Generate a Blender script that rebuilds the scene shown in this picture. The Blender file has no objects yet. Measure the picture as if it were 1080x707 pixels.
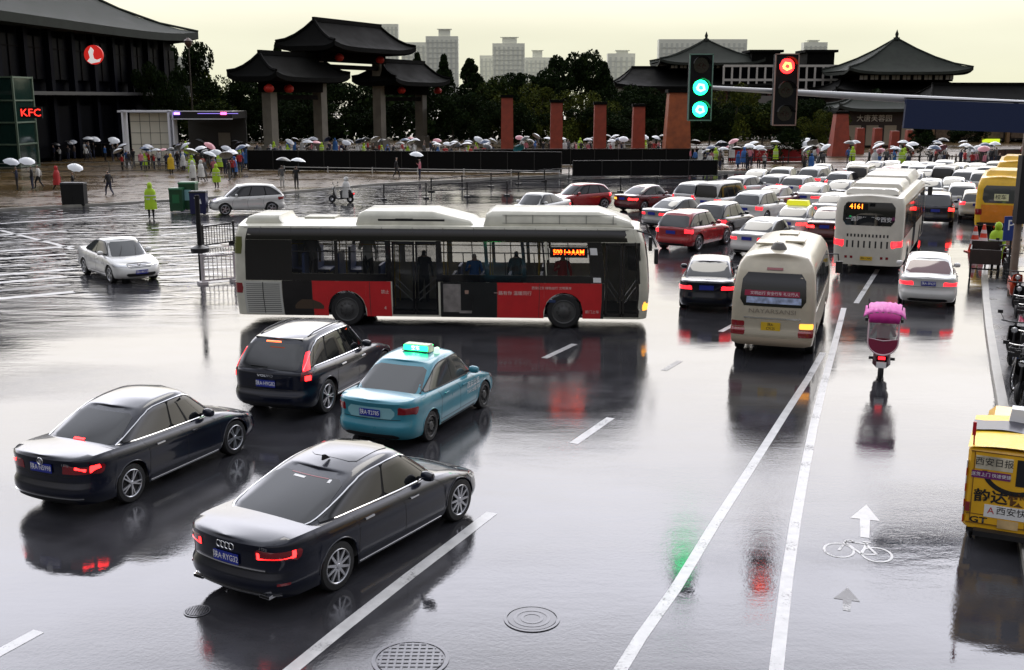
import bpy, bmesh, math, random
import numpy as np
from mathutils import Vector, Matrix

# ------------------------------------------------------------------ camera, sky, sun
SC = bpy.context.scene
COL = SC.collection
R = math.radians
CAM_H, PITCH, FPX = 6.5, math.atan((353.5 - 104) / 1150.0), 1150.0
cam_d = bpy.data.cameras.new('camera'); cam = bpy.data.objects.new('camera', cam_d); COL.objects.link(cam)
cam.location = (0, 0, CAM_H); cam.rotation_euler = (R(90) - PITCH, 0, 0)
cam_d.sensor_width = 36; cam_d.lens = FPX / 1080 * 36; cam_d.clip_start = .1; cam_d.clip_end = 6000
SC.camera = cam
SC.render.resolution_x, SC.render.resolution_y = 1024, 670
SC.view_settings.view_transform = 'Standard'; SC.view_settings.look = 'None'
SC.view_settings.exposure = 0.0; SC.view_settings.gamma = 1.0
SC.cycles.max_bounces = 6; SC.cycles.diffuse_bounces = 2; SC.cycles.glossy_bounces = 4
SC.cycles.transmission_bounces = 4; SC.cycles.transparent_max_bounces = 8; SC.cycles.volume_bounces = 0
SC.cycles.use_denoising = True
SC.cycles.sample_clamp_indirect = 6

SUN_EL, SUN_AZ = R(48), R(8)          # behind the cloud, ahead of the camera and a little to the right
w = bpy.data.worlds.new('World'); SC.world = w; w.use_nodes = True
nt = w.node_tree; N = nt.nodes; LK = nt.links
for n in list(N): N.remove(n)
def wn(t, **k):
    n = N.new(t)
    for a, b in k.items(): setattr(n, a, b)
    return n
out = wn('ShaderNodeOutputWorld'); bg = wn('ShaderNodeBackground'); bg.inputs['Strength'].default_value = .1
sky = wn('ShaderNodeTexSky', sky_type='NISHITA'); sky.sun_disc = False
sky.sun_elevation = SUN_EL; sky.sun_rotation = SUN_AZ; sky.dust_density = 6; sky.air_density = 1.0
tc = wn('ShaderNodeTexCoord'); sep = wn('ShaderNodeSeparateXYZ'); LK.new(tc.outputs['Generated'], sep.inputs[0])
# overcast deck: pale cream at the horizon, brighter and cooler higher up, added dimming behind the camera keeps facing sides dark
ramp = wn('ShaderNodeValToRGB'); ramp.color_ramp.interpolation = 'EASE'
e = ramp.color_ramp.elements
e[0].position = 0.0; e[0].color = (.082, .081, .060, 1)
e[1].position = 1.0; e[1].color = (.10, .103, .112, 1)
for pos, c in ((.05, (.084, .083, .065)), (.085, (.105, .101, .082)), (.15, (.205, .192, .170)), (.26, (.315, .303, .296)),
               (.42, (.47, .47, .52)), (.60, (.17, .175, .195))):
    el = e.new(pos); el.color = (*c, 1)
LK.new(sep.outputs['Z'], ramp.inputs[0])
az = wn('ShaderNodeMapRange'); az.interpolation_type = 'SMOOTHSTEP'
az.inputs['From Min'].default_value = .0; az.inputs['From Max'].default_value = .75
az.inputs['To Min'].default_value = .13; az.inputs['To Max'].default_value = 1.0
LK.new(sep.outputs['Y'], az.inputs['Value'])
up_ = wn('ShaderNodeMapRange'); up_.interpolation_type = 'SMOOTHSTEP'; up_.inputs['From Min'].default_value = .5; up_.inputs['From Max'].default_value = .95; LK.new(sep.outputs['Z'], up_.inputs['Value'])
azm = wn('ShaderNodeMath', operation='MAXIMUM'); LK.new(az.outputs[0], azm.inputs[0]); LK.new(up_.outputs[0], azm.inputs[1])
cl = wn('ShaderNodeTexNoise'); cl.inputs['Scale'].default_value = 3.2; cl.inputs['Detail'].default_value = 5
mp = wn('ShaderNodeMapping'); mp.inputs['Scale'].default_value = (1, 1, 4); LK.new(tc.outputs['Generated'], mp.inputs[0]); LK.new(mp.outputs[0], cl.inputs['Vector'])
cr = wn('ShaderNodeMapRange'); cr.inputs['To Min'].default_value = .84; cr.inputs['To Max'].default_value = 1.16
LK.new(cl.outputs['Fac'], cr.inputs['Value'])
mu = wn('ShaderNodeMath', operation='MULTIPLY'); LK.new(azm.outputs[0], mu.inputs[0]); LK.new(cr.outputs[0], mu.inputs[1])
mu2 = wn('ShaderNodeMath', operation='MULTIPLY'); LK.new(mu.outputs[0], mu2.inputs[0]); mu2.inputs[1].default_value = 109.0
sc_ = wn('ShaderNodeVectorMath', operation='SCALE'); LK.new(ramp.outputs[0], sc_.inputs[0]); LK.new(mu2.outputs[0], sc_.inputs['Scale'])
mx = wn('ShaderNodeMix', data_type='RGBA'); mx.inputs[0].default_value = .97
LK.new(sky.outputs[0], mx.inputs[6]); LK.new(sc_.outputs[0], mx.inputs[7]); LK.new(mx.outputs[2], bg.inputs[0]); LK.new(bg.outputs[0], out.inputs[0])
sl = bpy.data.lights.new('sun', 'SUN'); sl.energy = .6; sl.angle = R(25); sl.color = (1, .95, .86)
so = bpy.data.objects.new('sun', sl); COL.objects.link(so)
so.rotation_euler = (R(90) - SUN_EL, 0, math.pi - SUN_AZ); so.location = (0, 0, 60)

# ------------------------------------------------------------------ helpers
def ray(px, py):
    a, b = (px - 540) / FPX, -(py - 353.5) / FPX
    return Vector((a, math.cos(PITCH) + b * math.sin(PITCH), -math.sin(PITCH) + b * math.cos(PITCH)))
def G(px, py, z=0.0):
    d = ray(px, py); t = (z - CAM_H) / d.z
    return Vector((d.x * t, d.y * t, z))
def AY(px, py, Y):
    d = ray(px, py); t = Y / d.y
    return Vector((d.x * t, Y, CAM_H + d.z * t))

MATS = {}
def mat(name, col, rough=.5, metal=0.0, coat=0.0, emit=None, es=0.0, var=0.0, vscale=3.0, bump=0.0, bscale=20.0, ior=1.5, spec=.5, alpha=1.0, trans=0.0):
    if name in MATS: return MATS[name]
    m = bpy.data.materials.new(name); m.use_nodes = True; t = m.node_tree; b = t.nodes['Principled BSDF']
    b.inputs['Base Color'].default_value = (*col, 1); b.inputs['Roughness'].default_value = rough
    b.inputs['Metallic'].default_value = metal; b.inputs['Coat Weight'].default_value = coat; b.inputs['Coat Roughness'].default_value = .04
    b.inputs['IOR'].default_value = ior; b.inputs['Specular IOR Level'].default_value = spec
    if trans: b.inputs['Transmission Weight'].default_value = trans
    if alpha < 1: b.inputs['Alpha'].default_value = alpha
    if emit: b.inputs['Emission Color'].default_value = (*emit, 1); b.inputs['Emission Strength'].default_value = es
    if var or bump:
        g = t.nodes.new('ShaderNodeTexCoord'); n = t.nodes.new('ShaderNodeTexNoise'); n.inputs['Scale'].default_value = vscale; n.inputs['Detail'].default_value = 6
        t.links.new(g.outputs['Object'], n.inputs['Vector'])
    if var:
        r_ = t.nodes.new('ShaderNodeMapRange'); r_.inputs['From Min'].default_value = .3; r_.inputs['From Max'].default_value = .7
        r_.inputs['To Min'].default_value = 1 - var; r_.inputs['To Max'].default_value = 1 + var
        t.links.new(n.outputs['Fac'], r_.inputs['Value'])
        s = t.nodes.new('ShaderNodeVectorMath'); s.operation = 'SCALE'; s.inputs[0].default_value = col
        t.links.new(r_.outputs[0], s.inputs['Scale']); t.links.new(s.outputs[0], b.inputs['Base Color'])
        r2 = t.nodes.new('ShaderNodeMapRange'); r2.inputs['To Min'].default_value = max(.02, rough * .75); r2.inputs['To Max'].default_value = min(1, rough * 1.3)
        t.links.new(n.outputs['Fac'], r2.inputs['Value']); t.links.new(r2.outputs[0], b.inputs['Roughness'])
    if bump:
        n2 = t.nodes.new('ShaderNodeTexNoise'); n2.inputs['Scale'].default_value = bscale; n2.inputs['Detail'].default_value = 4
        t.links.new(g.outputs['Object'], n2.inputs['Vector'])
        bp = t.nodes.new('ShaderNodeBump'); bp.inputs['Distance'].default_value = bump; t.links.new(n2.outputs['Fac'], bp.inputs['Height'])
        t.links.new(bp.outputs[0], b.inputs['Normal'])
    MATS[name] = m; return m

class MB:
    """collects shapes; build() links them as ONE mesh object"""
    def __init__(s): s.v = []; s.f = []; s.m = []
    def add(s, vs, fs, mi=0):
        o = len(s.v); s.v += [tuple(v) for v in vs]; s.f += [tuple(i + o for i in f) for f in fs]; s.m += [mi] * len(fs); return s
    def box(s, c, d, mi=0, rz=0.0, taper=1.0, M=None):
        x, y, z = [k / 2 for k in d]; vs = []
        for k in (-1, 1):
            t = taper if k > 0 else 1
            for a, b in ((-1, -1), (1, -1), (1, 1), (-1, 1)):
                p = Vector((a * x * t, b * y * t, k * z))
                if M: p = M @ p
                if rz: p.rotate(Matrix.Rotation(rz, 3, 'Z'))
                vs.append(p + Vector(c))
        return s.add(vs, [(3, 2, 1, 0), (4, 5, 6, 7), (0, 1, 5, 4), (1, 2, 6, 5), (2, 3, 7, 6), (3, 0, 4, 7)], mi)
    def tube(s, pts, r, n=8, mi=0, caps=True):
        pts = [Vector(p) for p in pts]; rs = r if isinstance(r, (list, tuple)) else [r] * len(pts); vs = []; fs = []
        up = None
        for i, p in enumerate(pts):
            d = (pts[min(i + 1, len(pts) - 1)] - pts[max(i - 1, 0)]).normalized()
            if up is None: up = d.orthogonal().normalized()
            a = (up - d * up.dot(d)); a = a.normalized() if a.length > 1e-6 else d.orthogonal().normalized(); b = d.cross(a); up = a
            for k in range(n):
                t = 2 * math.pi * k / n; vs.append(p + (a * math.cos(t) + b * math.sin(t)) * rs[i])
        for i in range(len(pts) - 1):
            for k in range(n):
                k2 = (k + 1) % n; fs.append((i * n + k, i * n + k2, (i + 1) * n + k2, (i + 1) * n + k))
        if caps: fs += [tuple(range(n - 1, -1, -1)), tuple(range((len(pts) - 1) * n, len(pts) * n))]
        return s.add(vs, fs, mi)
    def lathe(s, prof, n=16, mi=0, axis='Z', c=(0, 0, 0), a0=0, a1=2 * math.pi):
        vs = []; fs = []; full = abs(a1 - a0 - 2 * math.pi) < 1e-6; m = n if full else n + 1
        for r, h in prof:
            for k in range(m):
                t = a0 + (a1 - a0) * k / n; p = (r * math.cos(t), r * math.sin(t), h)
                if axis == 'Y': p = (p[0], p[2], p[1])
                if axis == 'X': p = (p[2], p[0], p[1])
                vs.append((p[0] + c[0], p[1] + c[1], p[2] + c[2]))
        for i in range(len(prof) - 1):
            for k in range(n if full else n):
                k2 = (k + 1) % m; fs.append((i * m + k, i * m + k2, (i + 1) * m + k2, (i + 1) * m + k))
        return s.add(vs, fs, mi)
    def grid(s, P, mi=0, loop=False):
        a, b = len(P), len(P[0]); vs = [p for r_ in P for p in r_]
        return s.add(vs, [(i * b + j, i * b + (j + 1) % b, (i + 1) * b + (j + 1) % b, (i + 1) * b + j) for i in range(a - 1) for j in range(b if loop else b - 1)], mi)
    def prism(s, poly, z0, z1, mi=0, T=None):
        n = len(poly); vs = [Vector((p[0], p[1], z0)) for p in poly] + [Vector((p[0], p[1], z1)) for p in poly]
        if T: vs = [T @ v for v in vs]
        return s.add(vs, [tuple(range(n - 1, -1, -1)), tuple(range(n, 2 * n))] + [(i, (i + 1) % n, (i + 1) % n + n, i + n) for i in range(n)], mi)
    def build(s, name, mats, parent=None, smooth=None, merge=False, loc=None):
        me = bpy.data.meshes.new(name); me.from_pydata(s.v, [], s.f)
        if not isinstance(mats, (list, tuple)): mats = [mats]
        for m in mats: me.materials.append(m)
        me.polygons.foreach_set('material_index', s.m)
        if merge:
            bm = bmesh.new(); bm.from_mesh(me); bmesh.ops.remove_doubles(bm, verts=bm.verts, dist=1e-4); bmesh.ops.dissolve_degenerate(bm, edges=bm.edges, dist=1e-5)
            bmesh.ops.recalc_face_normals(bm, faces=bm.faces); bm.to_mesh(me); bm.free()
        if smooth is not None:
            me.polygons.foreach_set('use_smooth', [True] * len(me.polygons)); me.set_sharp_from_angle(angle=R(smooth))
        me.update()
        o = bpy.data.objects.new(name, me); COL.objects.link(o)
        if parent: o.parent = parent
        if loc: o.location = loc
        return o

def tag(o, label=None, cat=None, group=None, kind=None):
    if label: o['label'] = label
    if cat: o['category'] = cat
    if group: o['group'] = group
    if kind: o['kind'] = kind
    return o
def empty(name, loc=(0, 0, 0), rz=0, label=None, cat=None, group=None):
    o = bpy.data.objects.new(name, None); COL.objects.link(o); o.location = loc; o.rotation_euler = (0, 0, rz)
    return tag(o, label, cat, group)
def copy_tree(o, parent=None, depth=0):
    c = o.copy(); COL.objects.link(c)
    if parent: c.parent = parent
    for ch in list(o.children): copy_tree(ch, c)
    return c
def retint(o, slot, m):
    s = o.material_slots[slot]; s.link = 'OBJECT'; s.material = m

TXT = {}
def text(body, size, m, parent, loc, right, up, name='lettering', ext=.003, align='CENTER', sx=1.0, bold=0.0):
    key = (body, align, bold)
    if key not in TXT:
        cu = bpy.data.curves.new('lettering', 'FONT'); cu.body = body; cu.size = 1; cu.extrude = 0; cu.offset = bold; cu.align_x = align; cu.align_y = 'CENTER'; cu.resolution_u = 2
        o = bpy.data.objects.new('lettering', cu); COL.objects.link(o)
        dg = bpy.context.evaluated_depsgraph_get(); dg.update()
        me = bpy.data.meshes.new_from_object(o.evaluated_get(dg)); bpy.data.objects.remove(o); bpy.data.curves.remove(cu)
        TXT[key] = me
    me = TXT[key].copy(); me.name = name; me.materials.clear(); me.materials.append(m)
    o = bpy.data.objects.new(name, me); COL.objects.link(o)
    right, up = Vector(right).normalized(), Vector(up).normalized(); n = right.cross(up)
    M = Matrix((right, up, n)).transposed().to_4x4() @ Matrix.Diagonal((size * sx, size, 1, 1))
    me.transform(M)
    if parent: o.parent = parent
    o.location = Vector(loc) + n * ext
    return o

def curve(pts):
    xs = np.array([p[0] for p in pts], float); ys = np.array([p[1] for p in pts], float)
    d = np.diff(ys) / np.diff(xs); m = np.zeros(len(xs)); m[0], m[-1] = d[0], d[-1]
    for i in range(1, len(xs) - 1):
        m[i] = 0 if d[i - 1] * d[i] <= 0 else 2 * d[i - 1] * d[i] / (d[i - 1] + d[i])
    def f(x):
        x = min(max(x, xs[0]), xs[-1]); i = min(max(int(np.searchsorted(xs, x) - 1), 0), len(xs) - 2)
        h = xs[i + 1] - xs[i]; t = (x - xs[i]) / h; t2, t3 = t * t, t * t * t
        return float((2 * t3 - 3 * t2 + 1) * ys[i] + (t3 - 2 * t2 + t) * h * m[i] + (3 * t2 - 2 * t3) * ys[i + 1] + (t3 - t2) * h * m[i + 1])
    return f

class Outline:
    """half plan outline from the rear centre round one side to the front centre, unit box, by arc length in metres"""
    def __init__(s, pts, L, W):
        P = [np.array(p, float) for p in pts]; dense = []
        P2 = [P[0] * [1, -1] * 1.0 if 0 else np.array([P[1][0], -P[1][1]])] + P + [np.array([P[-2][0], -P[-2][1]])]
        for i in range(1, len(P2) - 2):
            for k in range(16):
                t = k / 16; a, b, c, d = P2[i - 1:i + 3]
                q = .5 * ((2 * b) + (-a + c) * t + (2 * a - 5 * b + 4 * c - d) * t * t + (-a + 3 * b - 3 * c + d) * t ** 3)
                dense.append(np.clip(q, 0, 1))
        dense.append(P[-1]); D = np.array(dense)
        seg = np.hypot(np.diff(D[:, 0]) * L, np.diff(D[:, 1]) * W / 2); s.a = np.concatenate([[0], np.cumsum(seg)]); s.D = D; s.S = s.a[-1]
        s.imax = int(np.argmax(D[:, 1] > .985)); s.iend = len(D) - 1 - int(np.argmax(D[::-1, 1] > .985))
    def at(s, d):
        return float(np.interp(d, s.a, s.D[:, 0])), float(np.interp(d, s.a, s.D[:, 1]))
    def s_u(s, u): return float(np.interp(u, s.D[:, 0], s.a))
    def s_rear(s, uy): return float(np.interp(uy, s.D[:s.imax + 1, 1], s.a[:s.imax + 1]))
    def s_front(s, uy): return float(np.interp(uy, s.D[s.iend:, 1][::-1], s.a[s.iend:][::-1]))

OUT_CAR = [(0, 0), (.004, .35), (.016, .68), (.04, .86), (.085, .955), (.18, .99), (.35, 1), (.6, 1), (.78, .99), (.88, .96), (.94, .86), (.975, .66), (.994, .35), (1, 0)]
OUT_BOX = [(0, 0), (.001, .45), (.004, .80), (.012, .95), (.032, .995), (.10, 1), (.5, 1), (.93, 1), (.975, .985), (.991, .88), (.997, .62), (1, 0)]
OUT_GH = [(0, 0), (.006, .42), (.02, .76), (.045, .90), (.11, .965), (.25, .99), (.5, 1), (.7, .985), (.84, .95), (.92, .88), (.955, .70), (.988, .38), (1, 0)]
OUT_GHB = [(0, 0), (.006, .45), (.02, .8), (.05, .93), (.12, .98), (.3, 1), (.5, 1), (.7, .985), (.82, .94), (.9, .82), (.95, .62), (.985, .33), (1, 0)]

class Shell:
    def __init__(s, L, W, sill, B, wprof, xr, xf, crown, axles=(), ar=.36, out=OUT_CAR, gh=None, wr=.33):
        s.L, s.W, s.sill, s.axles, s.ar, s.wr = L, W, sill, axles, ar, wr
        s.B = curve(B); s.wp = curve(wprof); s.xr = curve(xr); s.xf = curve(xf); s.crown = crown
        s.O = Outline(out, L, W); s.S = s.O.S; s.gh = gh
        if gh:
            g0, g1, r0, r1 = gh['x']; s.GO = Outline(gh.get('out', OUT_GH), g1 - g0, W * .9); s.Rz = curve(gh['R']); s.g = (g0, g1, r0, r1)
            s.er, s.ef = gh.get('e', (1.2, 1.15)); s.hw = W / 2 * gh.get('bw', .9); s.tum = gh.get('tum', .2)
    def arch(s, x):
        z = s.sill
        for a in s.axles:
            d = abs(x - a)
            if d < s.ar: z = max(z, s.wr + math.sqrt(s.ar ** 2 - d * d) * 1.0)
        return z
    def xtop(s, x): return s.B(x)
    def pt(s, d, z):
        sg = 1 if d >= 0 else -1; u, v = s.O.at(abs(d)); B = s.B(u * s.L); t = min(max((z - s.sill) / (B - s.sill), 0), 1)
        a, b = s.xr(t), s.L - s.xf(t)
        return np.array([a + u * (b - a), sg * v * s.W / 2 * s.wp(t), z])
    # surface points by familiar coordinates; y > 0 is the left side
    def side(s, sg): return lambda x, z: s.pt(s.O.s_u(x / s.L), z) * [1, sg, 1]
    def rear(s): return lambda y, z: s.pt(s.O.s_rear(abs(y) / (s.W / 2)), z) * [1, 1 if y >= 0 else -1, 1]
    def front(s): return lambda y, z: s.pt(s.O.s_front(abs(y) / (s.W / 2)), z) * [1, 1 if y >= 0 else -1, 1]
    def wrap(s, sg): return lambda d, z: s.pt(abs(d), z) * [1, sg, 1]
    def wrapf(s, sg): return lambda d, z: s.pt(s.S - abs(d), z) * [1, sg, 1]
    def deck(s, sg=1):
        def f(x, y):
            d = s.O.s_u(x / s.L); e = s.pt(d, s.B(x)); q = min(abs(y) / max(abs(e[1]), 1e-4), 1)
            return np.array([e[0], y, e[2] + s.crown * (1 - q * q)])
        return f
    def ghp(s, d, p):
        u, v = s.GO.at(abs(d)); g0, g1, r0, r1 = s.g; xa = g0 + (r0 - g0) * p ** s.er; xb = g1 + (r1 - g1) * p ** s.ef
        z0 = s.B(g0 + u * (g1 - g0)) - .02; z1 = s.Rz(r0 + u * (r1 - r0))
        h = s.hw * (1 - s.tum * p - .07 * max(0, (p - .8) / .2) ** 2)
        return np.array([xa + u * (xb - xa), (1 if d >= 0 else -1) * v * h, z0 + (z1 - z0) * p])
    def gside(s, sg): return lambda u, p: s.ghp(s.GO.s_u(u), p) * [1, sg, 1]
    def grear(s): return lambda y, p: s.ghp(s.GO.s_rear(abs(y)), p) * [1, 1 if y >= 0 else -1, 1]
    def gfront(s): return lambda y, p: s.ghp(s.GO.s_front(abs(y)), p) * [1, 1 if y >= 0 else -1, 1]
    def body(s, mb, ns=90, nz=12, nq=6, mi=0, xl=None, zl=None, hole=None):
        if xl is None:
            ds = list(np.linspace(0, s.S, ns))
            for a in s.axles:
                for k in np.linspace(-1, 1, 15): ds.append(s.O.s_u((a + s.ar * math.sin(k * math.pi / 2) * 1.002) / s.L))
            ds = sorted(ds); ds = [ds[0]] + [b for a, b in zip(ds, ds[1:]) if b - a > .004]
        else: ds = xl
        for sg in (1, -1):
            P = []
            for d in ds:
                u, v = s.O.at(d); B = s.B(u * s.L)
                lo = max(s.sill, s.arch(s.pt(d, .4)[0])) if v > .8 else s.sill
                if zl is None:
                    zs = [lo + (B - lo) * (k / nz) ** .9 for k in range(nz - 2)] + [lo + (B - lo) * q for q in (.86, .92, .965, 1)]
                else: zs = [max(min(z, B - .001 * (len(zl) - i)), lo) for i, z in enumerate(zl)] + [B]
                P.append([s.pt(d, z) * [1, sg, 1] for z in zs])
            if hole is None: mb.grid(P, mi)
            else:
                b = len(P[0]); vs = [p for r_ in P for p in r_]; fs = []
                for i in range(len(P) - 1):
                    for j in range(b - 1):
                        c = (P[i][j] + P[i + 1][j + 1]) / 2
                        if not hole(c, sg): fs.append((i * b + j, i * b + j + 1, (i + 1) * b + j + 1, (i + 1) * b + j))
                mb.add(vs, fs, mi)
            mb.grid([[np.array([r_[-1][0], r_[-1][1] * (1 - q / nq), r_[-1][2] + s.crown * (1 - (1 - q / nq) ** 2)]) for q in range(nq + 1)] for r_ in P], mi)
    def green(s, mb, n=60, nz=8, nq=6, mi=0):
        for sg in (1, -1):
            P = [[s.ghp(d, p) * [1, sg, 1] for p in [*np.linspace(0, .8, nz - 2), .88, .95, 1]] for d in np.linspace(0, s.GO.S, n)]
            mb.grid(P, mi)
            rc = s.gh.get('rc', .035)
            mb.grid([[np.array([r_[-1][0], r_[-1][1] * (1 - q / nq), r_[-1][2] + rc * (1 - (1 - q / nq) ** 2)]) for q in range(nq + 1)] for r_ in P], mi)

def patch(mb, surf, poly, off=.004, nu=10, nv=5, mi=0, ch=2, cx=None, skirt=.008):
    """a panel lying on a surface function: polygon in its parameters, raised by off, closed down to the surface"""
    P = [np.array(p, float) for p in poly]
    for _ in range(ch):
        Q = []
        for a, b in zip(P, P[1:] + P[:1]): Q += [a * .93 + b * .07, a * .07 + b * .93]
        P = Q
    bs = [p[1] for p in P]; lo, hi = min(bs), max(bs); e = (hi - lo) * .004
    rows = []
    for j in range(nv + 1):
        b = lo + e + (hi - lo - 2 * e) * j / nv; xs = []
        for p, q in zip(P, P[1:] + P[:1]):
            if (p[1] - b) * (q[1] - b) <= 0 and p[1] != q[1]: xs.append(p[0] + (q[0] - p[0]) * (b - p[1]) / (q[1] - p[1]))
        rows.append((b, min(xs), max(xs)))
    h = 1e-3; G1 = []; G0 = []
    for b, x0, x1 in rows:
        r1 = []; r0 = []
        for i in range(nu + 1):
            a = x0 + (x1 - x0) * i / nu; c = surf(a, b)
            n = np.cross(surf(a + h, b) - surf(a - h, b), surf(a, b + h) - surf(a, b - h)); n = n / (np.linalg.norm(n) + 1e-12)
            ref = c - np.array([min(max(c[0], cx[0]), cx[1]), 0, cx[2]]) if cx else c
            if n.dot(ref) < 0: n = -n
            r1.append(c + n * off); r0.append(c + n * (off - skirt))
        G1.append(r1); G0.append(r0)
    mb.grid(G1, mi)
    bd = [(0, i) for i in range(nu + 1)] + [(j, nu) for j in range(1, nv + 1)] + [(nv, i) for i in range(nu - 1, -1, -1)] + [(j, 0) for j in range(nv - 1, 0, -1)]
    ring = [[G1[j][i] for j, i in bd], [G0[j][i] for j, i in bd]]
    mb.grid(ring, mi, loop=True)
    return mb

def aim(rear_px, front_px, track_half, side=-1):
    """vehicle frame from the two wheel contacts seen on one side (side -1: its right wheels)"""
    a, b = G(*rear_px), G(*front_px); d = (b - a); d.z = 0; d.normalize(); lf = Vector((-d.y, d.x, 0))
    c = (a + b) / 2 - lf * side * track_half
    return c, math.atan2(d.y, d.x)
# ------------------------------------------------------------------ materials
BLACKP = mat('black_paint', (.003, .005, .015), .3, coat=.8, var=.15, vscale=2, spec=.25)
DARKP = mat('dark_grey_paint', (.016, .016, .018), .25, coat=1, var=.15, vscale=2)
WHITEP = mat('white_paint', (.62, .62, .60), .3, coat=.8, var=.05)
CREAMP = mat('cream_paint', (.56, .53, .45), .35, coat=.5, var=.07)
SILVERP = mat('silver_paint', (.36, .36, .36), .3, metal=.5, coat=.8, var=.05)
REDP = mat('red_paint', (.30, .012, .015), .25, coat=1, var=.1)
DREDP = mat('dark_red_paint', (.10, .01, .012), .25, coat=1, var=.1)
BUSRED = mat('bus_red_paint', (.55, .014, .018), .33, coat=.3, var=.08)
TEALP = mat('teal_paint', (.035, .225, .30), .3, coat=.6, var=.08)
TEALD = mat('dark_teal_paint', (.012, .14, .19), .3, coat=.6, var=.08)
GOLDP = mat('champagne_paint', (.47, .42, .32), .4, metal=.1, coat=.4, var=.10)
YELP = mat('yellow_paint', (.75, .44, .015), .35, coat=.4, var=.1)
ORGP = mat('orange_paint', (.70, .22, .01), .35, coat=.4, var=.1)
GLASS = mat('tinted_glass', (.006, .007, .008), .03, spec=.8)
GLASSG = mat('grey_glass', (.055, .06, .06), .04, spec=.9)
SEEG = mat('clear_dark_glass', (.01, .012, .014), .03, alpha=.42)
CHROME = mat('chrome', (.75, .75, .76), .12, metal=1)
ALLOY = mat('alloy', (.50, .51, .54), .3, metal=.75, var=.08, vscale=9)
RUBBER = mat('rubber', (.012, .012, .013), .55, var=.2, vscale=8)
PLASTIC = mat('black_plastic', (.010, .010, .011), .5, var=.2, vscale=6)
BLACKM = mat('matt_black', (.004, .004, .004), .9)
TLIT = mat('lit_tail_light', (.5, .01, .01), .2, coat=1, emit=(1, .015, .015), es=9)
TLITS = mat('soft_lit_tail_light', (.5, .01, .02), .2, coat=1, emit=(1, .02, .03), es=2.6)
TOFF = mat('tail_light_lens', (.22, .006, .012), .12, coat=1)
AMBER = mat('lit_amber_lamp', (.7, .3, .02), .2, emit=(1, .38, .05), es=2.2)
HLAMP = mat('headlight_lens', (.45, .46, .47), .08, coat=1, metal=.4)
PBLUE = mat('blue_plate', (.015, .03, .30), .35)
PYEL = mat('yellow_plate', (.65, .42, .02), .4)
WTXT = mat('white_letters', (.8, .8, .8), .5)
BTXT = mat('black_letters', (.01, .01, .012), .5)
RTXT = mat('red_letters', (.5, .02, .02), .5)

WHEELS = {}
def wheel_meshes(r, wd, spokes, alloy=True):
    k = (r, wd, spokes, alloy)
    if k in WHEELS: return WHEELS[k]
    t = MB(); h = wd / 2; ri = r * .70
    t.lathe([(ri * .2, -h + .05), (ri, -h + .045), (ri, -h + .01), (ri + .012, -h), (r * .93, -h + .004), (r * .985, -h + .025), (r, -h + .05), (r, h - .05), (r * .97, h - .01), (ri, h), (ri * .3, h - .03)], 40, 0, 'Y')
    rm = MB()
    rm.lathe([(ri + .004, -h + .002), (ri - .006, -h - .004), (ri * .93, -h + .006), (ri * .93, -h + .04)], 40, 0, 'Y')
    rm.lathe([(0, -h - .004), (ri * .13, -h - .002), (ri * .2, -h + .012), (ri * .2, -h + .04)], 16, 0, 'Y')
    for i in range(spokes):
        a = 2 * math.pi * i / spokes
        if alloy:
            for off in ((-.16, .16) if spokes <= 6 else (0,)):
                ww = ri * (.13 if spokes <= 6 else .2)
                p0 = Vector((math.cos(a + off * .4) * ri * .14, 0, math.sin(a + off * .4) * ri * .14)); p1 = Vector((math.cos(a + off) * ri * .95, 0, math.sin(a + off) * ri * .95))
                d = (p1 - p0); sd = Vector((-d.z, 0, d.x)).normalized(); vs = []
                for q, (p, wq) in enumerate(((p0, ww * .9), (p1, ww * .62))):
                    for sgn in (-1, 1):
                        for y in (-h + (.006 if q == 0 else .004), -h + .03): vs.append(p + sd * sgn * wq / 2 + Vector((0, y, 0)))
                rm.add(vs, [(0, 2, 6, 4), (1, 5, 7, 3), (0, 4, 5, 1), (2, 3, 7, 6), (4, 6, 7, 5)], 0)
        else:
            rm.lathe([(ri * .09, -h + .0), (ri * .09, -h + .02)], 8, 0, 'Y', c=(math.cos(a) * ri * .55, 0, math.sin(a) * ri * .55))
    if not alloy: rm.lathe([(ri * .1, -h - .01), (ri * .35, -h - .005), (ri * .5, -h + .03), (ri * .93, -h + .035)], 24, 0, 'Y')
    to = t.build('wheel', RUBBER, smooth=35); ro = rm.build('rim', ALLOY if alloy else mat('steel_rim', (.09, .09, .09), .5, metal=.5), smooth=35)
    WHEELS[k] = (to.data, ro.data); bpy.data.objects.remove(to); bpy.data.objects.remove(ro)
    return WHEELS[k]
def add_wheel(parent, x, y, r, wd=.22, spokes=5, alloy=True, side=-1, rim=True, rot=0, steer=0.0):
    tm, rmm = wheel_meshes(r, wd, spokes, alloy)
    o = bpy.data.objects.new('wheel', tm); COL.objects.link(o); o.parent = parent; o.location = (x, y, r); o.rotation_euler = (0, rot if side < 0 else -rot, (0 if side < 0 else math.pi) + steer)
    c = bpy.data.objects.new('rim', rmm); COL.objects.link(c); c.parent = o
    return o

def plate(root, surf_pt, w_, h_, body, size, m=PBLUE, tm=WTXT, front=False, tilt=0):
    x, y, z = surf_pt; s = 1 if front else -1
    b = MB(); b.box((0, 0, 0), (.012, w_, h_)); o = b.build('number_plate', m, root); o.location = (x + s * .012, y, z)
    if body: text(body, size, tm, o, (s * .006, 0, 0), (0, 1 if front else -1, 0), (0, 0, 1), ext=.002, sx=.80, bold=.008)
    return o

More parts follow.
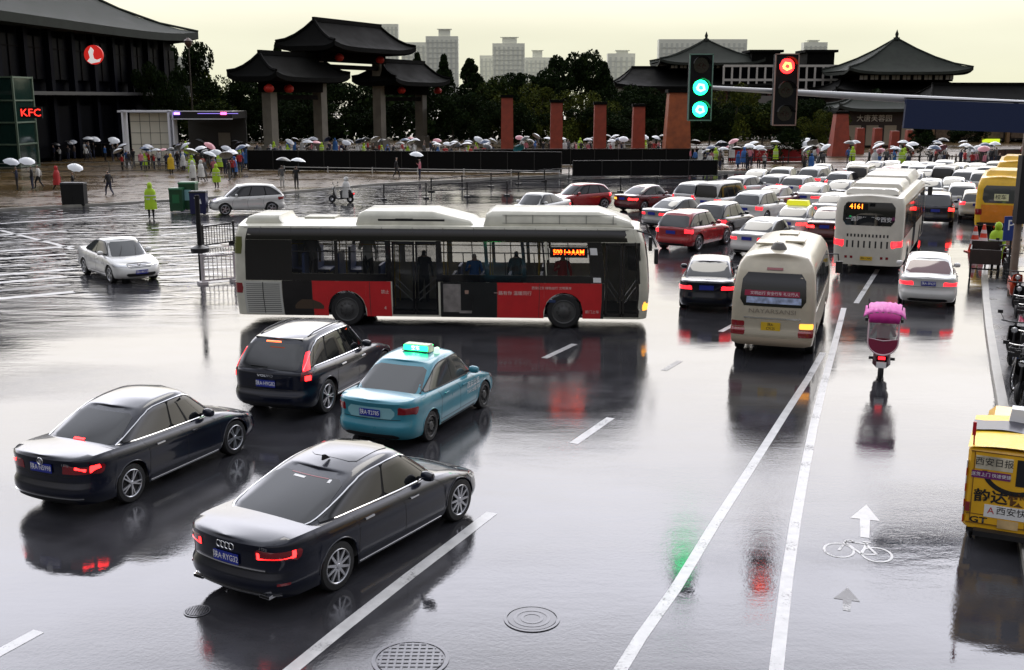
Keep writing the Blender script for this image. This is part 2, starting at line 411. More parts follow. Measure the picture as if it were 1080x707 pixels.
CARDEF = dict(sill=.2, crown=.03, ar=.37, wr=.325, wd=.22, spokes=5, alloy=True, paint=BLACKP, glass=GLASS, chrome=True,
    wprof=[(0, .93), (.10, .965), (.30, .992), (.55, .984), (.76, 1.0), (.83, .99), (.93, .962), (1, .918)],
    xr=[(0, .14), (.08, .06), (.28, .0), (.42, .01), (.46, .05), (.7, .055), (.88, .045), (.95, .022), (1, .05)],
    xf=[(0, .16), (.12, .04), (.35, 0), (.55, .02), (.8, .12), (1, .42)], hi=True)
SEDAN = dict(L=4.7, W=1.8, H=1.47, ax=(1.05, 3.75), B=[(0, .98), (.5, 1.0), (1.4, .97), (2.8, .93), (3.55, .90), (4.2, .80), (4.7, .66)],
    gh=dict(x=(.78, 3.55, 1.62, 2.85), R=[(1.62, 1.38), (2.1, 1.45), (2.5, 1.465), (2.85, 1.43)], e=(1.15, 1.1), tum=.22, bw=.885),
    side=((.05, .49), (.51, .89)), tail=(.44, 1.12, .70, .86), plate_z=.80, head=(.46, 1.15, .56, .70), plate='陕A·N5998')
SUVD = dict(L=4.64, W=1.88, H=1.71, ax=(1.0, 3.77), sill=.27, ar=.42, wr=.365, wd=.24, B=[(0, 1.06), (.5, 1.09), (1.5, 1.06), (2.9, 1.02), (3.5, 1.0), (4.2, .90), (4.64, .76)],
    gh=dict(x=(.10, 3.5, .62, 2.75), R=[(.62, 1.60), (1.1, 1.66), (1.9, 1.69), (2.75, 1.62)], e=(1.35, 1.1), tum=.2, bw=.90, out=OUT_GHB),
    side=((.05, .30), (.32, .58), (.60, .90)), tail=(.62, 1.12, .80, 1.02), plate_z=.86, head=(.46, 1.15, .68, .82), plate='陕A·H9G82',
    xr=[(0, .16), (.08, .06), (.25, .0), (.38, .01), (.44, .06), (.7, .06), (.93, .05), (1, .09)])

def make_car(name, label, cat, spec, loc=(0, 0, 0), rz=0, group=None, **kw):
    p = dict(CARDEF); p.update(spec); p.update(kw); hi = p['hi']
    L, W = p['L'], p['W']; xm = sum(p['ax']) / 2
    sh = Shell(L, W, p['sill'], p['B'], p['wprof'], p['xr'], p['xf'], p['crown'], p['ax'], p['ar'], gh=p['gh'], wr=p['wr'])
    root = empty(name, loc, rz, label, cat, group); off = (-xm, 0, 0); cx = (1.3, L - 1.3, .6)
    def B_(mb, nm, ms, sm=35, par=None, **k): return mb.build(nm, ms, par or root, smooth=sm, loc=off if par is None else None, **k)
    rear, front = sh.rear(), sh.front()
    # body with its seams and lower trim
    b = MB(); sh.body(b, ns=90 if hi else 40, nz=14 if hi else 8, nq=6 if hi else 3); sh.green(b, n=60 if hi else 28, nz=8 if hi else 6, nq=6 if hi else 3)
    b.box((L / 2, 0, p['sill'] + .16), (L - .5, W - .5, .3), 1)
    zm = p['sill']
    if hi:
        for sg in (1, -1):
            sd = sh.side(sg); gs = sh.gside(sg)
            doorx = p.get('doors', (p['ax'][0] + .42, (p['ax'][0] + p['ax'][1]) / 2 + .03, p['ax'][1] - .42))
            for x in doorx:
                zt = sh.B(x) - .01
                patch(b, sd, [(x, zm + .12), (x + .010, zm + .12), (x + .010, zt), (x, zt)], .0015, 1, 12, 1, 0, cx, .004)
            patch(b, sd, [(doorx[0], zm + .12), (doorx[2], zm + .12), (doorx[2], zm + .13), (doorx[0], zm + .13)], .0015, 16, 1, 1, 0, cx, .004)
            patch(b, sd, [(p['ax'][0] + .44, zm + .015), (p['ax'][1] - .44, zm + .015), (p['ax'][1] - .44, zm + .045), (p['ax'][0] + .44, zm + .045)], .006, 16, 1, 2 if p['chrome'] else 1, 0, cx, .01)
            for a in p['ax']:      # arch lips
                pts = [sd(a + (p['ar'] + .004) * math.cos(t), p['wr'] + (p['ar'] + .004) * math.sin(t)) for t in np.linspace(.02 * math.pi, .98 * math.pi, 25)]
                b.tube(pts, .010, 6, p.get('lip', 0))
        dz = .003 if not p.get('hatch') else .0
        lidb = p.get('lid', .93)
        if not p.get('hatch'):      # boot lid and bonnet shut lines on the deck
            for sg in (1, -1):
                dk = sh.deck(); xe = p['gh']['x'][0]; yw = W * .395
                patch(b, dk, [(.10, sg * (yw - .02)), (xe + .12, sg * yw), (xe + .12, sg * (yw + .010)), (.10, sg * (yw - .010))], .0015, 10, 1, 1, 0, cx, .004)
        for sg in (1, -1):
            dk = sh.deck(); xb = p['gh']['x'][1] + .02; yw = W * .385
            patch(b, dk, [(xb, sg * yw), (L - .42, sg * (yw - .10)), (L - .42, sg * (yw - .088)), (xb, sg * (yw + .010))], .0015, 10, 1, 1, 0, cx, .004)
        # boot lid cut line across the tail
        z_ = p['plate_z'] - .12; wy = W * .36
        patch(b, rear, [(-wy, z_), (wy, z_), (wy, z_ + .010), (-wy, z_ + .010)], .0015, 18, 1, 1, 0, cx, .004)
    body = B_(b, 'body', [p['paint'], PLASTIC, CHROME], 42, merge=True)
    # glass
    gl = p['glass']; PT = p.get('ptop', .86)
    m = MB(); patch(m, sh.grear(), [(-.92, .06), (.92, .06), (.88, PT + .03), (-.88, PT + .03)], .005, 16, 8, 0, 2, cx); B_(m, 'rear_window', gl)
    m = MB(); patch(m, sh.gfront(), [(-.93, .04), (.93, .04), (.89, PT + .05), (-.89, PT + .05)], .005, 16, 8, 0, 2, cx); B_(m, 'windshield', p.get('wglass', gl))
    for sg in (1, -1):
        gs = sh.gside(sg); wins = p['side']; u0, u1 = wins[0][0], wins[-1][1]
        tp = MB(); ol = [(u0 - .01, .05), (u0 + .035, .45), (u0 + .08, .72), (u0 + .14, .86), (u0 + .22, PT + .03), (u1 - .06, PT + .03), (u1 - .01, PT - .04), (u1 + .012, .30), (u1 + .014, .05)]; pp = []
        for (ua, pa_), (ub, pb_) in zip(ol, ol[1:] + ol[:1]):
            for q_ in np.linspace(0, 1, 7)[:-1]: c_ = gs(ua + (ub - ua) * q_, pa_ + (pb_ - pa_) * q_); pp.append(c_ + np.array([0, sg * .007, .002]))
        tp.tube(pp + [pp[0]], .013 if p['chrome'] else .009, 6)
        tr = B_(tp, 'window_trim', CHROME if p['chrome'] else PLASTIC)
        tp = MB(); patch(tp, gs, [(u0 - .01, .05), (u1 + .012, .05), (u1 + .01, .30), (u1 - .01, PT - .04), (u1 - .06, PT + .02), (u0 + .22, PT + .02), (u0 + .14, .86), (u0 + .08, .72), (u0 + .035, .45)], .004, 24, 10, 0, 1, cx)
        tp.build('pillar_cover', BLACKM if gl is GLASS else PLASTIC, tr, smooth=35)
        for i, (a, c) in enumerate(wins):
            first, last = i == 0, i == len(wins) - 1
            poly = ([(a + .005, .08)] if first else [(a, .08)]) + [(c, .08)] + ([(c - .002, .30), (c - .03, PT - .05), (c - .07, PT)] if last else [(c, PT)]) + ([(a + .22, PT), (a + .15, .83), (a + .09, .69), (a + .045, .42)] if first and c > a + .24 else [(a + (.10 if first else 0), PT)])
            m = MB(); patch(m, gs, poly, .008, 10, 10, 0, 1, cx); B_(m, 'side_window', gl)
    # lamps
    d0, d1, z0, z1 = p['tail']; tm = p.get('tailmat', TOFF)
    for sg in (1, -1):
        wr_ = sh.wrap(sg); m = MB()
        poly = p.get('tailpoly') or [(d0, z0 + .02), (d1 - .06, z0), (d1, z1 - .03), (d0 + .02, z1)]
        patch(m, wr_, poly, .006, 14, 6, 0, 2, cx)
        if p.get('led'):
            for pl in p['led']: patch(m, wr_, pl, .010, 14, 2, 1, 1, cx)
        B_(m, 'tail_light', [TOFF if p.get('led') else tm, TLIT])
        h0, h1, hz0, hz1 = p['head']; m = MB(); wf = sh.wrapf(sg)
        patch(m, wf, [(h0, hz0), (h1 - .1, hz0 + .02), (h1, hz1), (h0 + .05, hz1 - .01)], .006, 12, 5, 0, 2, cx); B_(m, 'headlight', HLAMP)
        # mirrors
        if p.get('mirrors', True):
            xa = p['gh']['x'][1] - (.62 if not p.get('hatch') else .55); e_ = sh.ghp(sh.GO.s_u(.80), .10); m = MB()
            mp_ = [(0, 0, 0), (0, sg * .10, .03), (0, sg * .16, .05)]
            m.lathe([(.001, -.11), (.055, -.10), (.075, -.05), (.08, .03), (.06, .09), (.001, .11)], 12, 0, 'Y')
            m.v = [(v[0] * .9, v[1], v[2] * 1.0) for v in m.v]
            m.v = [(v[0] + e_[0] + .02, v[1] + sg * (e_[1] + .16), v[2] + e_[2] + .06) for v in m.v]
            m.tube([(e_[0] + .02, sg * e_[1] * .96, e_[2] + .01), (e_[0] + .02, sg * (e_[1] + .12), e_[2] + .03)], .022, 6, 1)
            B_(m, 'door_mirror', [p.get('paint2', p['paint']), PLASTIC])
    # front: grille and intake
    m = MB(); hz = p['head'][2]
    patch(m, front, [(-.42, hz - .02), (.42, hz - .02), (.46, hz + .11), (-.46, hz + .11)], .005, 12, 4, 0, 1, cx)
    patch(m, front, [(-.5, p['sill'] + .08), (.5, p['sill'] + .08), (.55, p['sill'] + .2), (-.55, p['sill'] + .2)], .005, 12, 4, 0, 1, cx)
    if hi:
        for q in range(3): patch(m, front, [(-.42, hz + q * .035), (.42, hz + q * .035), (.42, hz + .01 + q * .035), (-.42, hz + .01 + q * .035)], .009, 12, 1, 1, 0, cx)
    B_(m, 'grille', [PLASTIC, CHROME])
    # rear lower valance
    m = MB(); v0 = p['sill'] + .02
    patch(m, rear, [(-W * .36, v0), (W * .36, v0), (W * .33, v0 + .10), (-W * .33, v0 + .10)], .006, 14, 3, 0, 1, cx); B_(m, 'rear_valance', PLASTIC)
    if hi:
        for sg in (1, -1):
            sd = sh.side(sg)
            for hx in p.get('handles', (doorx[0] + .30, doorx[1] + .28)):
                zz = sh.B(hx) - .13; q = sd(hx, zz); m = MB(); m.box((q[0], q[1] + sg * .018, zz), (.19, .022, .024)); m.box((q[0] - .08, q[1] + sg * .006, zz), (.02, .03, .02)); m.box((q[0] + .08, q[1] + sg * .006, zz), (.02, .03, .02)); B_(m, 'door_handle', CHROME if p['chrome'] else p['paint'])
    # plate
    pz = p['plate_z']; q = rear(0, pz); pc = p.get('plate_y', 0)
    if p.get('plate') is not None:
        plate(root, (q[0] - xm - .004, pc, pz), .44, .14, p['plate'] if hi else None, .115, p.get('pmat', PBLUE))
    # wheels
    tr = W / 2 - p['wd'] / 2 - .025
    for x in p['ax']:
        for sg in (1, -1): add_wheel(root, x - xm, sg * tr, p['wr'], p['wd'], p['spokes'], p['alloy'], sg, rot=.4 + x)
    root['xm'] = xm
    return root, sh, off

def sub(mb, name, ms, root, off, sm=35, **k): return mb.build(name, ms, root, smooth=sm, loc=off, **k)

# ------------------------------------------------------------------ near vehicles
def near_cars():
    # large black saloon, nearest the camera
    A6 = dict(SEDAN); A6.update(L=5.0, W=1.88, H=1.455, ax=(1.18, 4.09), wr=.345, wd=.25, ar=.385, spokes=10, led=[
            [(.50, .755), (1.02, .765), (1.02, .79), (.50, .775)], [(.97, .765), (1.03, .765), (1.05, .86), (.99, .86)], [(.50, .755), (.54, .755), (.545, .845), (.505, .845)]],
        B=[(0, .97), (.5, 1.0), (1.3, .985), (2.6, .945), (3.7, .91), (4.5, .80), (5.0, .66)],
        gh=dict(x=(.72, 3.80, 1.85, 3.02), R=[(1.85, 1.36), (2.3, 1.43), (2.65, 1.452), (3.02, 1.42)], e=(1.1, 1.1), tum=.23, bw=.90),
        tail=(.47, 1.16, .72, .89), plate_z=.70, plate='陕A·RYG32', side=((.03, .49), (.51, .90)), tailmat=TLIT, glass=GLASS, head=(.5, 1.2, .56, .70))
    c, rz = aim((345, 624), (484, 545), .80)
    root, sh, off = make_car('black_sedan', 'large black saloon with chrome window arch and multi-spoke wheels, nearest to the camera', 'car', A6, c, rz, handles=(1.85, 2.92), lip=0)
    cx = (1.3, 3.7, .6); rear = sh.rear()
    m = MB()
    for i in range(4):
        y = (i - 1.5) * .072; q = rear(y, .845)
        m.tube([(q[0] - .014, y + .045 * math.cos(t), .865 + .045 * math.sin(t)) for t in np.linspace(0, 2 * math.pi, 21)], .008, 6)
    sub(m, 'ring_badge', CHROME, root, off)
    q = rear(.6, .9); text('50 TFSI', .055, CHROME, root, (q[0] + off[0] - .01, -.60, .915), (0, -1, 0), (0, 0, 1), 'badge_lettering', .004)
    text('A6L', .055, CHROME, root, (q[0] + off[0] - .01, .60, .915), (0, -1, 0), (0, 0, 1), 'badge_lettering', .004)
    m = MB(); patch(m, rear, [(-.62, .60), (.62, .60), (.62, .618), (-.62, .618)], .012, 18, 1, 0, 0, cx); patch(m, rear, [(-.80, .27), (.80, .27), (.80, .285), (-.80, .285)], .014, 18, 1, 0, 0, cx)
    sub(m, 'chrome_strip', CHROME, root, off)
    for sg in (1, -1):
        m = MB(); m.box((.15, sg * .60, .265), (.12, .17, .045)); m.box((.088, sg * .60, .265), (.008, .15, .03), 1); sub(m, 'exhaust_tip', [CHROME, BLACKM], root, off)
        m = MB(); patch(m, sh.wrap(sg), [(.80, .42), (.98, .42), (.98, .45), (.80, .45)], .008, 6, 1, 0, 0, cx); sub(m, 'reflector', TOFF, root, off)
    m = MB(); m.prism([(0, 0), (.16, 0), (.07, .07), (.02, .075)], -.015, .015, T=Matrix.Translation((1.95, 0, 1.455)) @ Matrix.Rotation(R(90), 4, 'X')); sub(m, 'roof_antenna', BLACKM, root, off)
    m = MB(); patch(m, sh.grear(), [(-.5, .86), (.5, .86), (.5, .875), (-.5, .875)], .008, 10, 1, 0, 0, cx); sub(m, 'brake_lamp_strip', TOFF, root, off)
    m = MB(); patch(m, sh.grear(), [(-.60, .80), (-.53, .80), (-.53, .86), (-.60, .86)], .009, 3, 2, 0, 0, cx); sub(m, 'window_sticker', WTXT, root, off)
    m = MB(); patch(m, sh.grear(), [(.05, .80), (.35, .80), (.35, .835), (.05, .835)], .009, 6, 1, 0, 0, cx)
    sub(m, 'window_sticker', WTXT, root, off)
    m = MB()   # sunroof glass
    dk = lambda x, y: np.array([x, y, sh.Rz(x) + .035 * (1 - (y / .66) ** 2)])
    patch(m, dk, [(2.15, -.42), (2.95, -.42), (2.95, .42), (2.15, .42)], .004, 8, 8, 0, 2, cx); sub(m, 'sunroof', GLASS, root, off)

    # black saloon on the left
    c, rz = aim((137, 528), (243, 479), .77)
    S1 = dict(SEDAN); S1.update(L=4.75, W=1.82, plate='陕A·N5998', paint=BLACKP, tail=(.40, 1.14, .70, .88), tailmat=TLIT, spokes=5, wr=.33,
        led=[[(.62, .78), (.80, .775), (.80, .85), (.62, .855)], [(.84, .75), (1.04, .76), (1.04, .86), (.86, .86)]])
    root, sh, off = make_car('black_sedan', 'black saloon with five-spoke wheels and lit brake lamps, leftmost car on the wet road', 'car', S1, c, rz)
    rear = sh.rear(); q = rear(0, .9); m = MB(); m.tube([(q[0] - .012, .055 * math.cos(t), .905 + .055 * math.sin(t)) for t in np.linspace(0, 2 * math.pi, 21)], .010, 6); m.box((q[0] - .012, 0, .905), (.01, .05, .06)); sub(m, 'round_badge', CHROME, root, off)
    m = MB(); patch(m, sh.grear(), [(-.14, .12), (.14, .12), (.14, .17), (-.14, .17)], .010, 4, 1, 0, 0, (1.3, 3.4, .6)); sub(m, 'high_brake_lamp', TLIT, root, off)
    text('1.8TSI', .06, CHROME, root, (q[0] + off[0] - .012, -.52, .90), (0, -1, 0), (0, 0, 1), 'badge_lettering', .004)
    m = MB(); patch(m, rear, [(-.74, .33), (.74, .33), (.74, .345), (-.74, .345)], .012, 18, 1, 0, 0, (1.3, 3.4, .6)); sub(m, 'chrome_strip', CHROME, root, off)

    # black SUV
    c, rz = aim((340, 436), (403, 401), .80)
    V = dict(SUVD); V.update(tailpoly=[(.74, .86), (1.02, .84), (1.10, 1.02), (.98, 1.06), (.82, 1.06)], tail=(.74, 1.1, .84, 1.06), chrome=True, plate='陕A·H9G82', plate_z=.80,
        led=[[(.84, .87), (1.0, .87), (1.02, .97), (.86, .97)]])
    root, sh, off = make_car('black_suv', 'black hatchback SUV with tall red tail lamps beside the teal taxi', 'car', V, c, rz, hatch=True)
    for sg in (1, -1):     # the lamps climb the rear pillars
        m = MB(); patch(m, lambda d, p, sg=sg: sh.ghp(d, p) * [1, sg, 1], [(.78, .0), (1.02, .0), (.99, .62), (.84, .62)], .012, 5, 8, 0, 1, (1.3, 3.4, 1.0)); sub(m, 'pillar_lamp', TLITS, root, off)
        m = MB(); m.tube([sh.ghp(sh.GO.s_u(u), 1) * [1, sg, 1] + np.array([0, -sg * .05, .045 if 0 < i < 7 else .01]) for i, u in enumerate(np.linspace(.12, .86, 8))], .014, 6); sub(m, 'roof_rail', PLASTIC, root, off)
    m = MB(); g = sh.ghp(0, 1); m.prism([(-.55, 0), (.55, 0), (.48, -.20), (-.48, -.20)], -.015, .015, T=Matrix.Translation((g[0] + .04, 0, g[2] + .02)) @ Matrix.Rotation(R(90), 4, 'Z')); sub(m, 'roof_spoiler', BLACKP, root, off)
    m = MB(); m.box((g[0] - .17, 0, g[2] + .0), (.02, .34, .03)); sub(m, 'high_brake_lamp', mat('lit_orange_brake', (.6, .1, .02), .2, emit=(1, .16, .05), es=3), root, off)
    m = MB(); q = sh.grear()(.0, .16); m.tube([(q[0] - .02, .0, q[2]), (q[0] - .02, .42, q[2] + .02)], .010, 6); sub(m, 'rear_wiper', PLASTIC, root, off)
    q = sh.rear()(0, .97); text('VOLVO', .07, CHROME, root, (q[0] + off[0] - .01, 0, .965), (0, -1, 0), (0, 0, 1), 'badge_lettering', .004, sx=1.6)

    # teal taxi
    c, rz = aim((453, 463), (505, 431), .74)
    T = dict(SEDAN); T.update(L=4.35, W=1.72, ax=(.95, 3.45), wr=.30, ar=.34, wd=.19, alloy=False, spokes=8, chrome=False, paint=TEALP, glass=GLASSG,
        B=[(0, .94), (.5, .97), (1.4, .95), (2.6, .92), (3.3, .89), (3.9, .79), (4.35, .64)],
        gh=dict(x=(.62, 3.35, 1.42, 2.6), R=[(1.42, 1.40), (1.9, 1.455), (2.3, 1.465), (2.6, 1.43)], e=(1.1, 1.1), tum=.2, bw=.90),
        tail=(.56, 1.06, .68, .86), plate_z=.72, plate='陕A·T2785', handles=(1.62, 2.45))
    root, sh, off = make_car('taxi', 'teal and white city taxi with a green lit roof sign between black cars', 'taxi', T, c, rz)
    cx = (1.2, 3.1, .6)
    for sg in (-1, 1):
        for i, (tx, tz, sz) in enumerate((('西安出租', .72, .15), ('TAXI 出租汽车', .57, .10))):
            q = sh.side(sg)(2.85, tz); text(tx, sz, WTXT, root, (q[0] + off[0], q[1], tz), (-sg, 0, 0), (0, 0, 1), 'door_lettering', .012)
    rf = sh.Rz(2.05) + .035; m = MB(); m.box((0, 0, .07), (.24, .62, .14), taper=.86); m.box((0, 0, .003), (.30, .50, .02), 1); s_ = m.build('roof_sign', [mat('taxi_sign_plastic', (.5, .5, .4), .4), PLASTIC], root, smooth=30); s_.location = (2.05 + off[0], 0, rf)
    m = MB(); m.box((-.124, 0, .072), (.006, .54, .10)); m.box((.124, 0, .072), (.006, .54, .10)); m.build('lit_panel', mat('green_led', (.02, .4, .1), .4, emit=(.01, 1, .22), es=7), s_)
    text('空车', .10, mat('green_led_bright', (.1, .6, .2), .4, emit=(.3, 1, .5), es=9), s_, (-.129, 0, .072), (0, -1, 0), (0, 0, 1), 'lettering', .003)
    m = MB(); m.lathe([(.001, .13), (.05, .11), (.07, .0)], 14, 0, 'Z'); d_ = m.build('sign_lamp', mat('clear_white_lamp', (.6, .7, .6), .2, emit=(.5, 1, .6), es=1.2), root, smooth=40); d_.location = (2.05 + off[0], -.42, rf - .02)
    m = MB(); patch(m, sh.rear(), [(-.50, .615), (.50, .615), (.50, .83), (-.50, .83)], .003, 10, 3, 0, 1, cx); sub(m, 'plate_recess', mat('pale_teal', (.25, .5, .55), .4), root, off)

    # white saloon crossing on the left
    c, rz = aim((81, 288), (115, 301), .75)
    c = (G(104, 292) + G(112, 296)) / 2 + Vector((.45, .55, 0)); rz = R(-50)
    Wc = dict(SEDAN); Wc.update(L=4.55, W=1.76, ax=(1.0, 3.62), wr=.315, ar=.36, spokes=5, paint=WHITEP, glass=GLASSG, wglass=GLASSG, chrome=False, plate='陕A·8K516', head=(.44, 1.16, .60, .72))
    root, sh, off = make_car('white_sedan', 'pearl white saloon crossing the flooded junction at the left', 'car', Wc, c, rz)
    cx = (1.2, 3.3, .6); m = MB(); g = sh.gfront()
    for a in (-.5, .25): patch(m, g, [(a, .07), (a + .04, .07), (a + .30, .62), (a + .27, .62)], .012, 2, 8, 0, 0, cx)
    sub(m, 'wiper', PLASTIC, root, off)
    q = sh.front()(0, .66); m = MB(); m.tube([(q[0] + .014, .055 * math.cos(t), .66 + .055 * math.sin(t)) for t in np.linspace(0, 2 * math.pi, 19)], .010, 6); sub(m, 'round_badge', CHROME, root, off)
    q = sh.front()(0, .42); plate(root, (q[0] + off[0], 0, .44), .44, .14, '陕A·8K516', .115, front=True)

    # white crossover by the bins
    c = G(257, 227) + Vector((0, 1.0, 0))
    Wh = dict(SUVD); Wh.update(L=4.3, W=1.8, ax=(.85, 3.45), wr=.34, ar=.39, paint=WHITEP, chrome=False, plate='', head=(.44, 1.1, .66, .80), hi=True)
    make_car('white_crossover', 'white crossover by the green bins beyond the left junction', 'car', Wh, c, R(198), hatch=True)
near_cars()

# queue of waiting traffic: prototypes, then copies
PAINTS = dict(white=WHITEP, black=BLACKP, red=REDP, silver=SILVERP, dred=DREDP, dark=DARKP, cream=CREAMP)
PROTO = {}
def proto(kind):
    if kind in PROTO: return PROTO[kind]
    sp = dict(sedan=SEDAN, suv=SUVD, hatch=dict(SUVD, L=4.15, H=1.55, wr=.33, ar=.38, ax=(.75, 3.3), B=[(0, .98), (.5, 1.0), (1.5, .98), (2.6, .94), (3.2, .92), (3.8, .82), (4.15, .70)],
            gh=dict(x=(.10, 3.2, .55, 2.45), R=[(.55, 1.44), (1.0, 1.50), (1.7, 1.53), (2.45, 1.47)], e=(1.35, 1.1), tum=.2, bw=.90, out=OUT_GHB), sill=.22),
        van=dict(SUVD, L=4.7, W=1.78, B=[(0, 1.06), (2.0, 1.05), (3.6, 1.03), (4.3, .98), (4.7, .86)], ax=(.95, 3.6),
            gh=dict(x=(.06, 4.35, .20, 3.5), R=[(.2, 1.84), (1.2, 1.88), (2.8, 1.88), (3.5, 1.82)], e=(1.3, 1.1), tum=.12, bw=.92, out=OUT_GHB)))[kind]
    r, sh, off = make_car('car', None, None, dict(sp, hi=False), (0, -400, -50), 0, tailmat=TLITS, chrome=False, plate='')
    PROTO[kind] = r
    return r
USED = set()
def qcar(kind, colour, px, py, deg, label, lit=False, ind=False):
    """px,py: where the middle of its rear bumper meets the road"""
    pr = proto(kind); o = pr if kind not in USED else copy_tree(pr); USED.add(kind)
    nm = {'sedan': 'sedan', 'suv': 'suv', 'hatch': 'hatchback', 'van': 'minivan'}[kind]
    o.name = nm; r = R(90 - deg); L = pr['xm']; g = G(px, py)
    o.location = g + Vector((math.cos(r), math.sin(r), 0)) * L; o.rotation_euler = (0, 0, r)
    tag(o, label, 'car', 'cars waiting in the traffic queue')
    for ch in o.children:
        if ch.name.split('.')[0] in ('body', 'door_mirror'): retint(ch, 0, PAINTS[colour])
        if lit and ch.name.startswith('tail_light'): retint(ch, 0, TLIT)
    return o
QUEUE = [
 ('sedan', 'white', 592, 228, 215, 'white saloon nose just showing above the red bus roof'),
 ('hatch', 'red', 640, 219, -118, 'small red hatchback facing the camera above the bus roof'),
 ('sedan', 'dred', 655, 224, 48, 'dark maroon saloon with one lit amber lamp right of the red hatchback', 1),
 ('sedan', 'silver', 686, 242, 46, 'silver saloon directly behind the bright red hatchback'),
 ('suv', 'red', 706, 266, 36, 'bright red SUV just right of the bus front'),
 ('suv', 'white', 718, 224, 44, 'white SUV beyond the silver saloon, left of the white minivan'),
 ('van', 'white', 741, 229, 40, 'white minivan with spare wheel beside the white SUV'),
 ('suv', 'dark', 742, 254, 34, 'dark grey boxy SUV right of the bright red SUV'),
 ('sedan', 'black', 744, 331, 13, 'black saloon seen from behind, left of the beige minibus'),
 ('suv', 'white', 783, 238, 36, 'white SUV behind the large white saloon, right of the grey SUV'),
 ('sedan', 'white', 786, 272, 34, 'white saloon directly beyond the beige minibus roof'),
 ('hatch', 'white', 770, 212, 44, 'white hatchback at the left edge of the far queue by the railing'),
 ('sedan', 'dred', 800, 226, 38, 'maroon saloon between white cars, left of the white taxi'),
 ('hatch', 'white', 808, 210, 40, 'white hatchback beyond the maroon saloon near the railing'),
 ('sedan', 'white', 828, 254, 28, 'white taxi with yellow roof board beyond the minibus', 1),
 ('sedan', 'dred', 868, 258, 24, 'dark red saloon half hidden between the minibus and the white city bus', 1),
 ('hatch', 'white', 832, 212, 38, 'white hatchback, third along the railing beyond the queue'),
 ('sedan', 'white', 846, 222, 34, 'white saloon just beyond the white taxi roof board'),
 ('suv', 'white', 849, 203, 38, 'white SUV in the far row, in front of the dark round shrub'),
 ('hatch', 'white', 880, 206, 36, 'white hatchback in the far row left of the cream van'),
 ('sedan', 'dark', 876, 218, 34, 'dark saloon just left of the white city bus roof'),
 ('sedan', 'white', 869, 236, 30, 'white saloon tucked left of the white city bus'),
 ('van', 'cream', 901, 204, 30, 'cream van rising beyond the white city bus roof'),
 ('sedan', 'red', 932, 198, 32, 'red saloon beyond the white city bus roof'),
 ('suv', 'black', 985, 240, 22, 'black SUV with lit brake lamps reflected in red on the wet lane', 1),
 ('sedan', 'white', 978, 216, 24, 'white saloon in front of the black SUV with red reflections'),
 ('suv', 'white', 1013, 227, 22, 'white SUV left of the yellow bus, last in its lane'),
 ('hatch', 'cream', 1029, 233, 22, 'cream hatchback touching the left edge of the yellow bus'),
 ('sedan', 'white', 1003, 214, 24, 'white saloon two cars ahead of the white SUV by the yellow bus'),
 ('sedan', 'dark', 958, 206, 27, 'dark saloon in the far queue right of the white bus roof'),
]
for q in QUEUE: qcar(*q[:6], lit=len(q) > 6)
far = [(948, 196), (966, 197), (984, 198), (1002, 199), (1020, 200), (1038, 202), (1056, 203), (957, 191.5), (975, 192.5), (993, 193), (1011, 193.5), (1029, 194), (1047, 195), (1064, 196),
       (972, 203), (992, 205), (1013, 207), (1034, 209), (1052, 212), (916, 191), (936, 190.5), (898, 192), (862, 195), (820, 200), (790, 203)]
rf_ = random.Random(4); fk = ['sedan', 'hatch', 'suv', 'sedan', 'van']; fc = ['white', 'white', 'silver', 'white', 'black', 'white', 'dred', 'cream']
FARN = {'white': 'white', 'silver': 'silver', 'black': 'black', 'dred': 'dark red', 'cream': 'cream'}
FARK = {'sedan': 'saloon', 'hatch': 'hatchback', 'suv': 'SUV', 'van': 'minivan'}
for i, (x, y) in enumerate(far):
    k, c_ = fk[rf_.randrange(5)], fc[rf_.randrange(8)]
    row = 'frontmost row' if y > 202 else 'middle rows' if y > 195.5 else 'rearmost row'
    qcar(k, c_, x, y, 28 + rf_.uniform(-5, 5), f'{FARN[c_]} {FARK[k]} in the {row} of the far queue, ' + ('right of the white bus roof' if x > 940 else 'left of the white bus roof'), lit=rf_.random() < .6)
# roof board of the white taxi in the queue: part of that car
for o in list(COL.objects):
    if o.get('label', '').startswith('white taxi'):
        m = MB(); m.box((-.2, 0, 1.60), (.5, 1.05, .22), taper=.9); m.build('roof_sign', mat('taxi_board_yellow', (.75, .75, .02), .4, emit=(1, 1, .05), es=.35), o); o.name = 'taxi'; o['category'] = 'taxi'
    if o.get('label', '').startswith('dark maroon saloon with'):
        for ch in o.children:
            if ch.name.startswith('tail_light'): retint(ch, 0, AMBER); break
# white saloon ahead on the right, tail towards the camera
c = G(977, 326); r_ = R(90 - 20); Wd = dict(SEDAN, paint=WHITEP, glass=mat('rose_tinted_glass', (.10, .03, .035), .05, spec=.9), plate='陕A·3F627', hi=True, tailmat=TLITS)
root, sh, off = make_car('white_sedan', 'white saloon with rosy rear window in the right lane behind the pink-hooded scooter', 'car', Wd, c + Vector((math.cos(r_), math.sin(r_), 0)) * 2.4, r_)
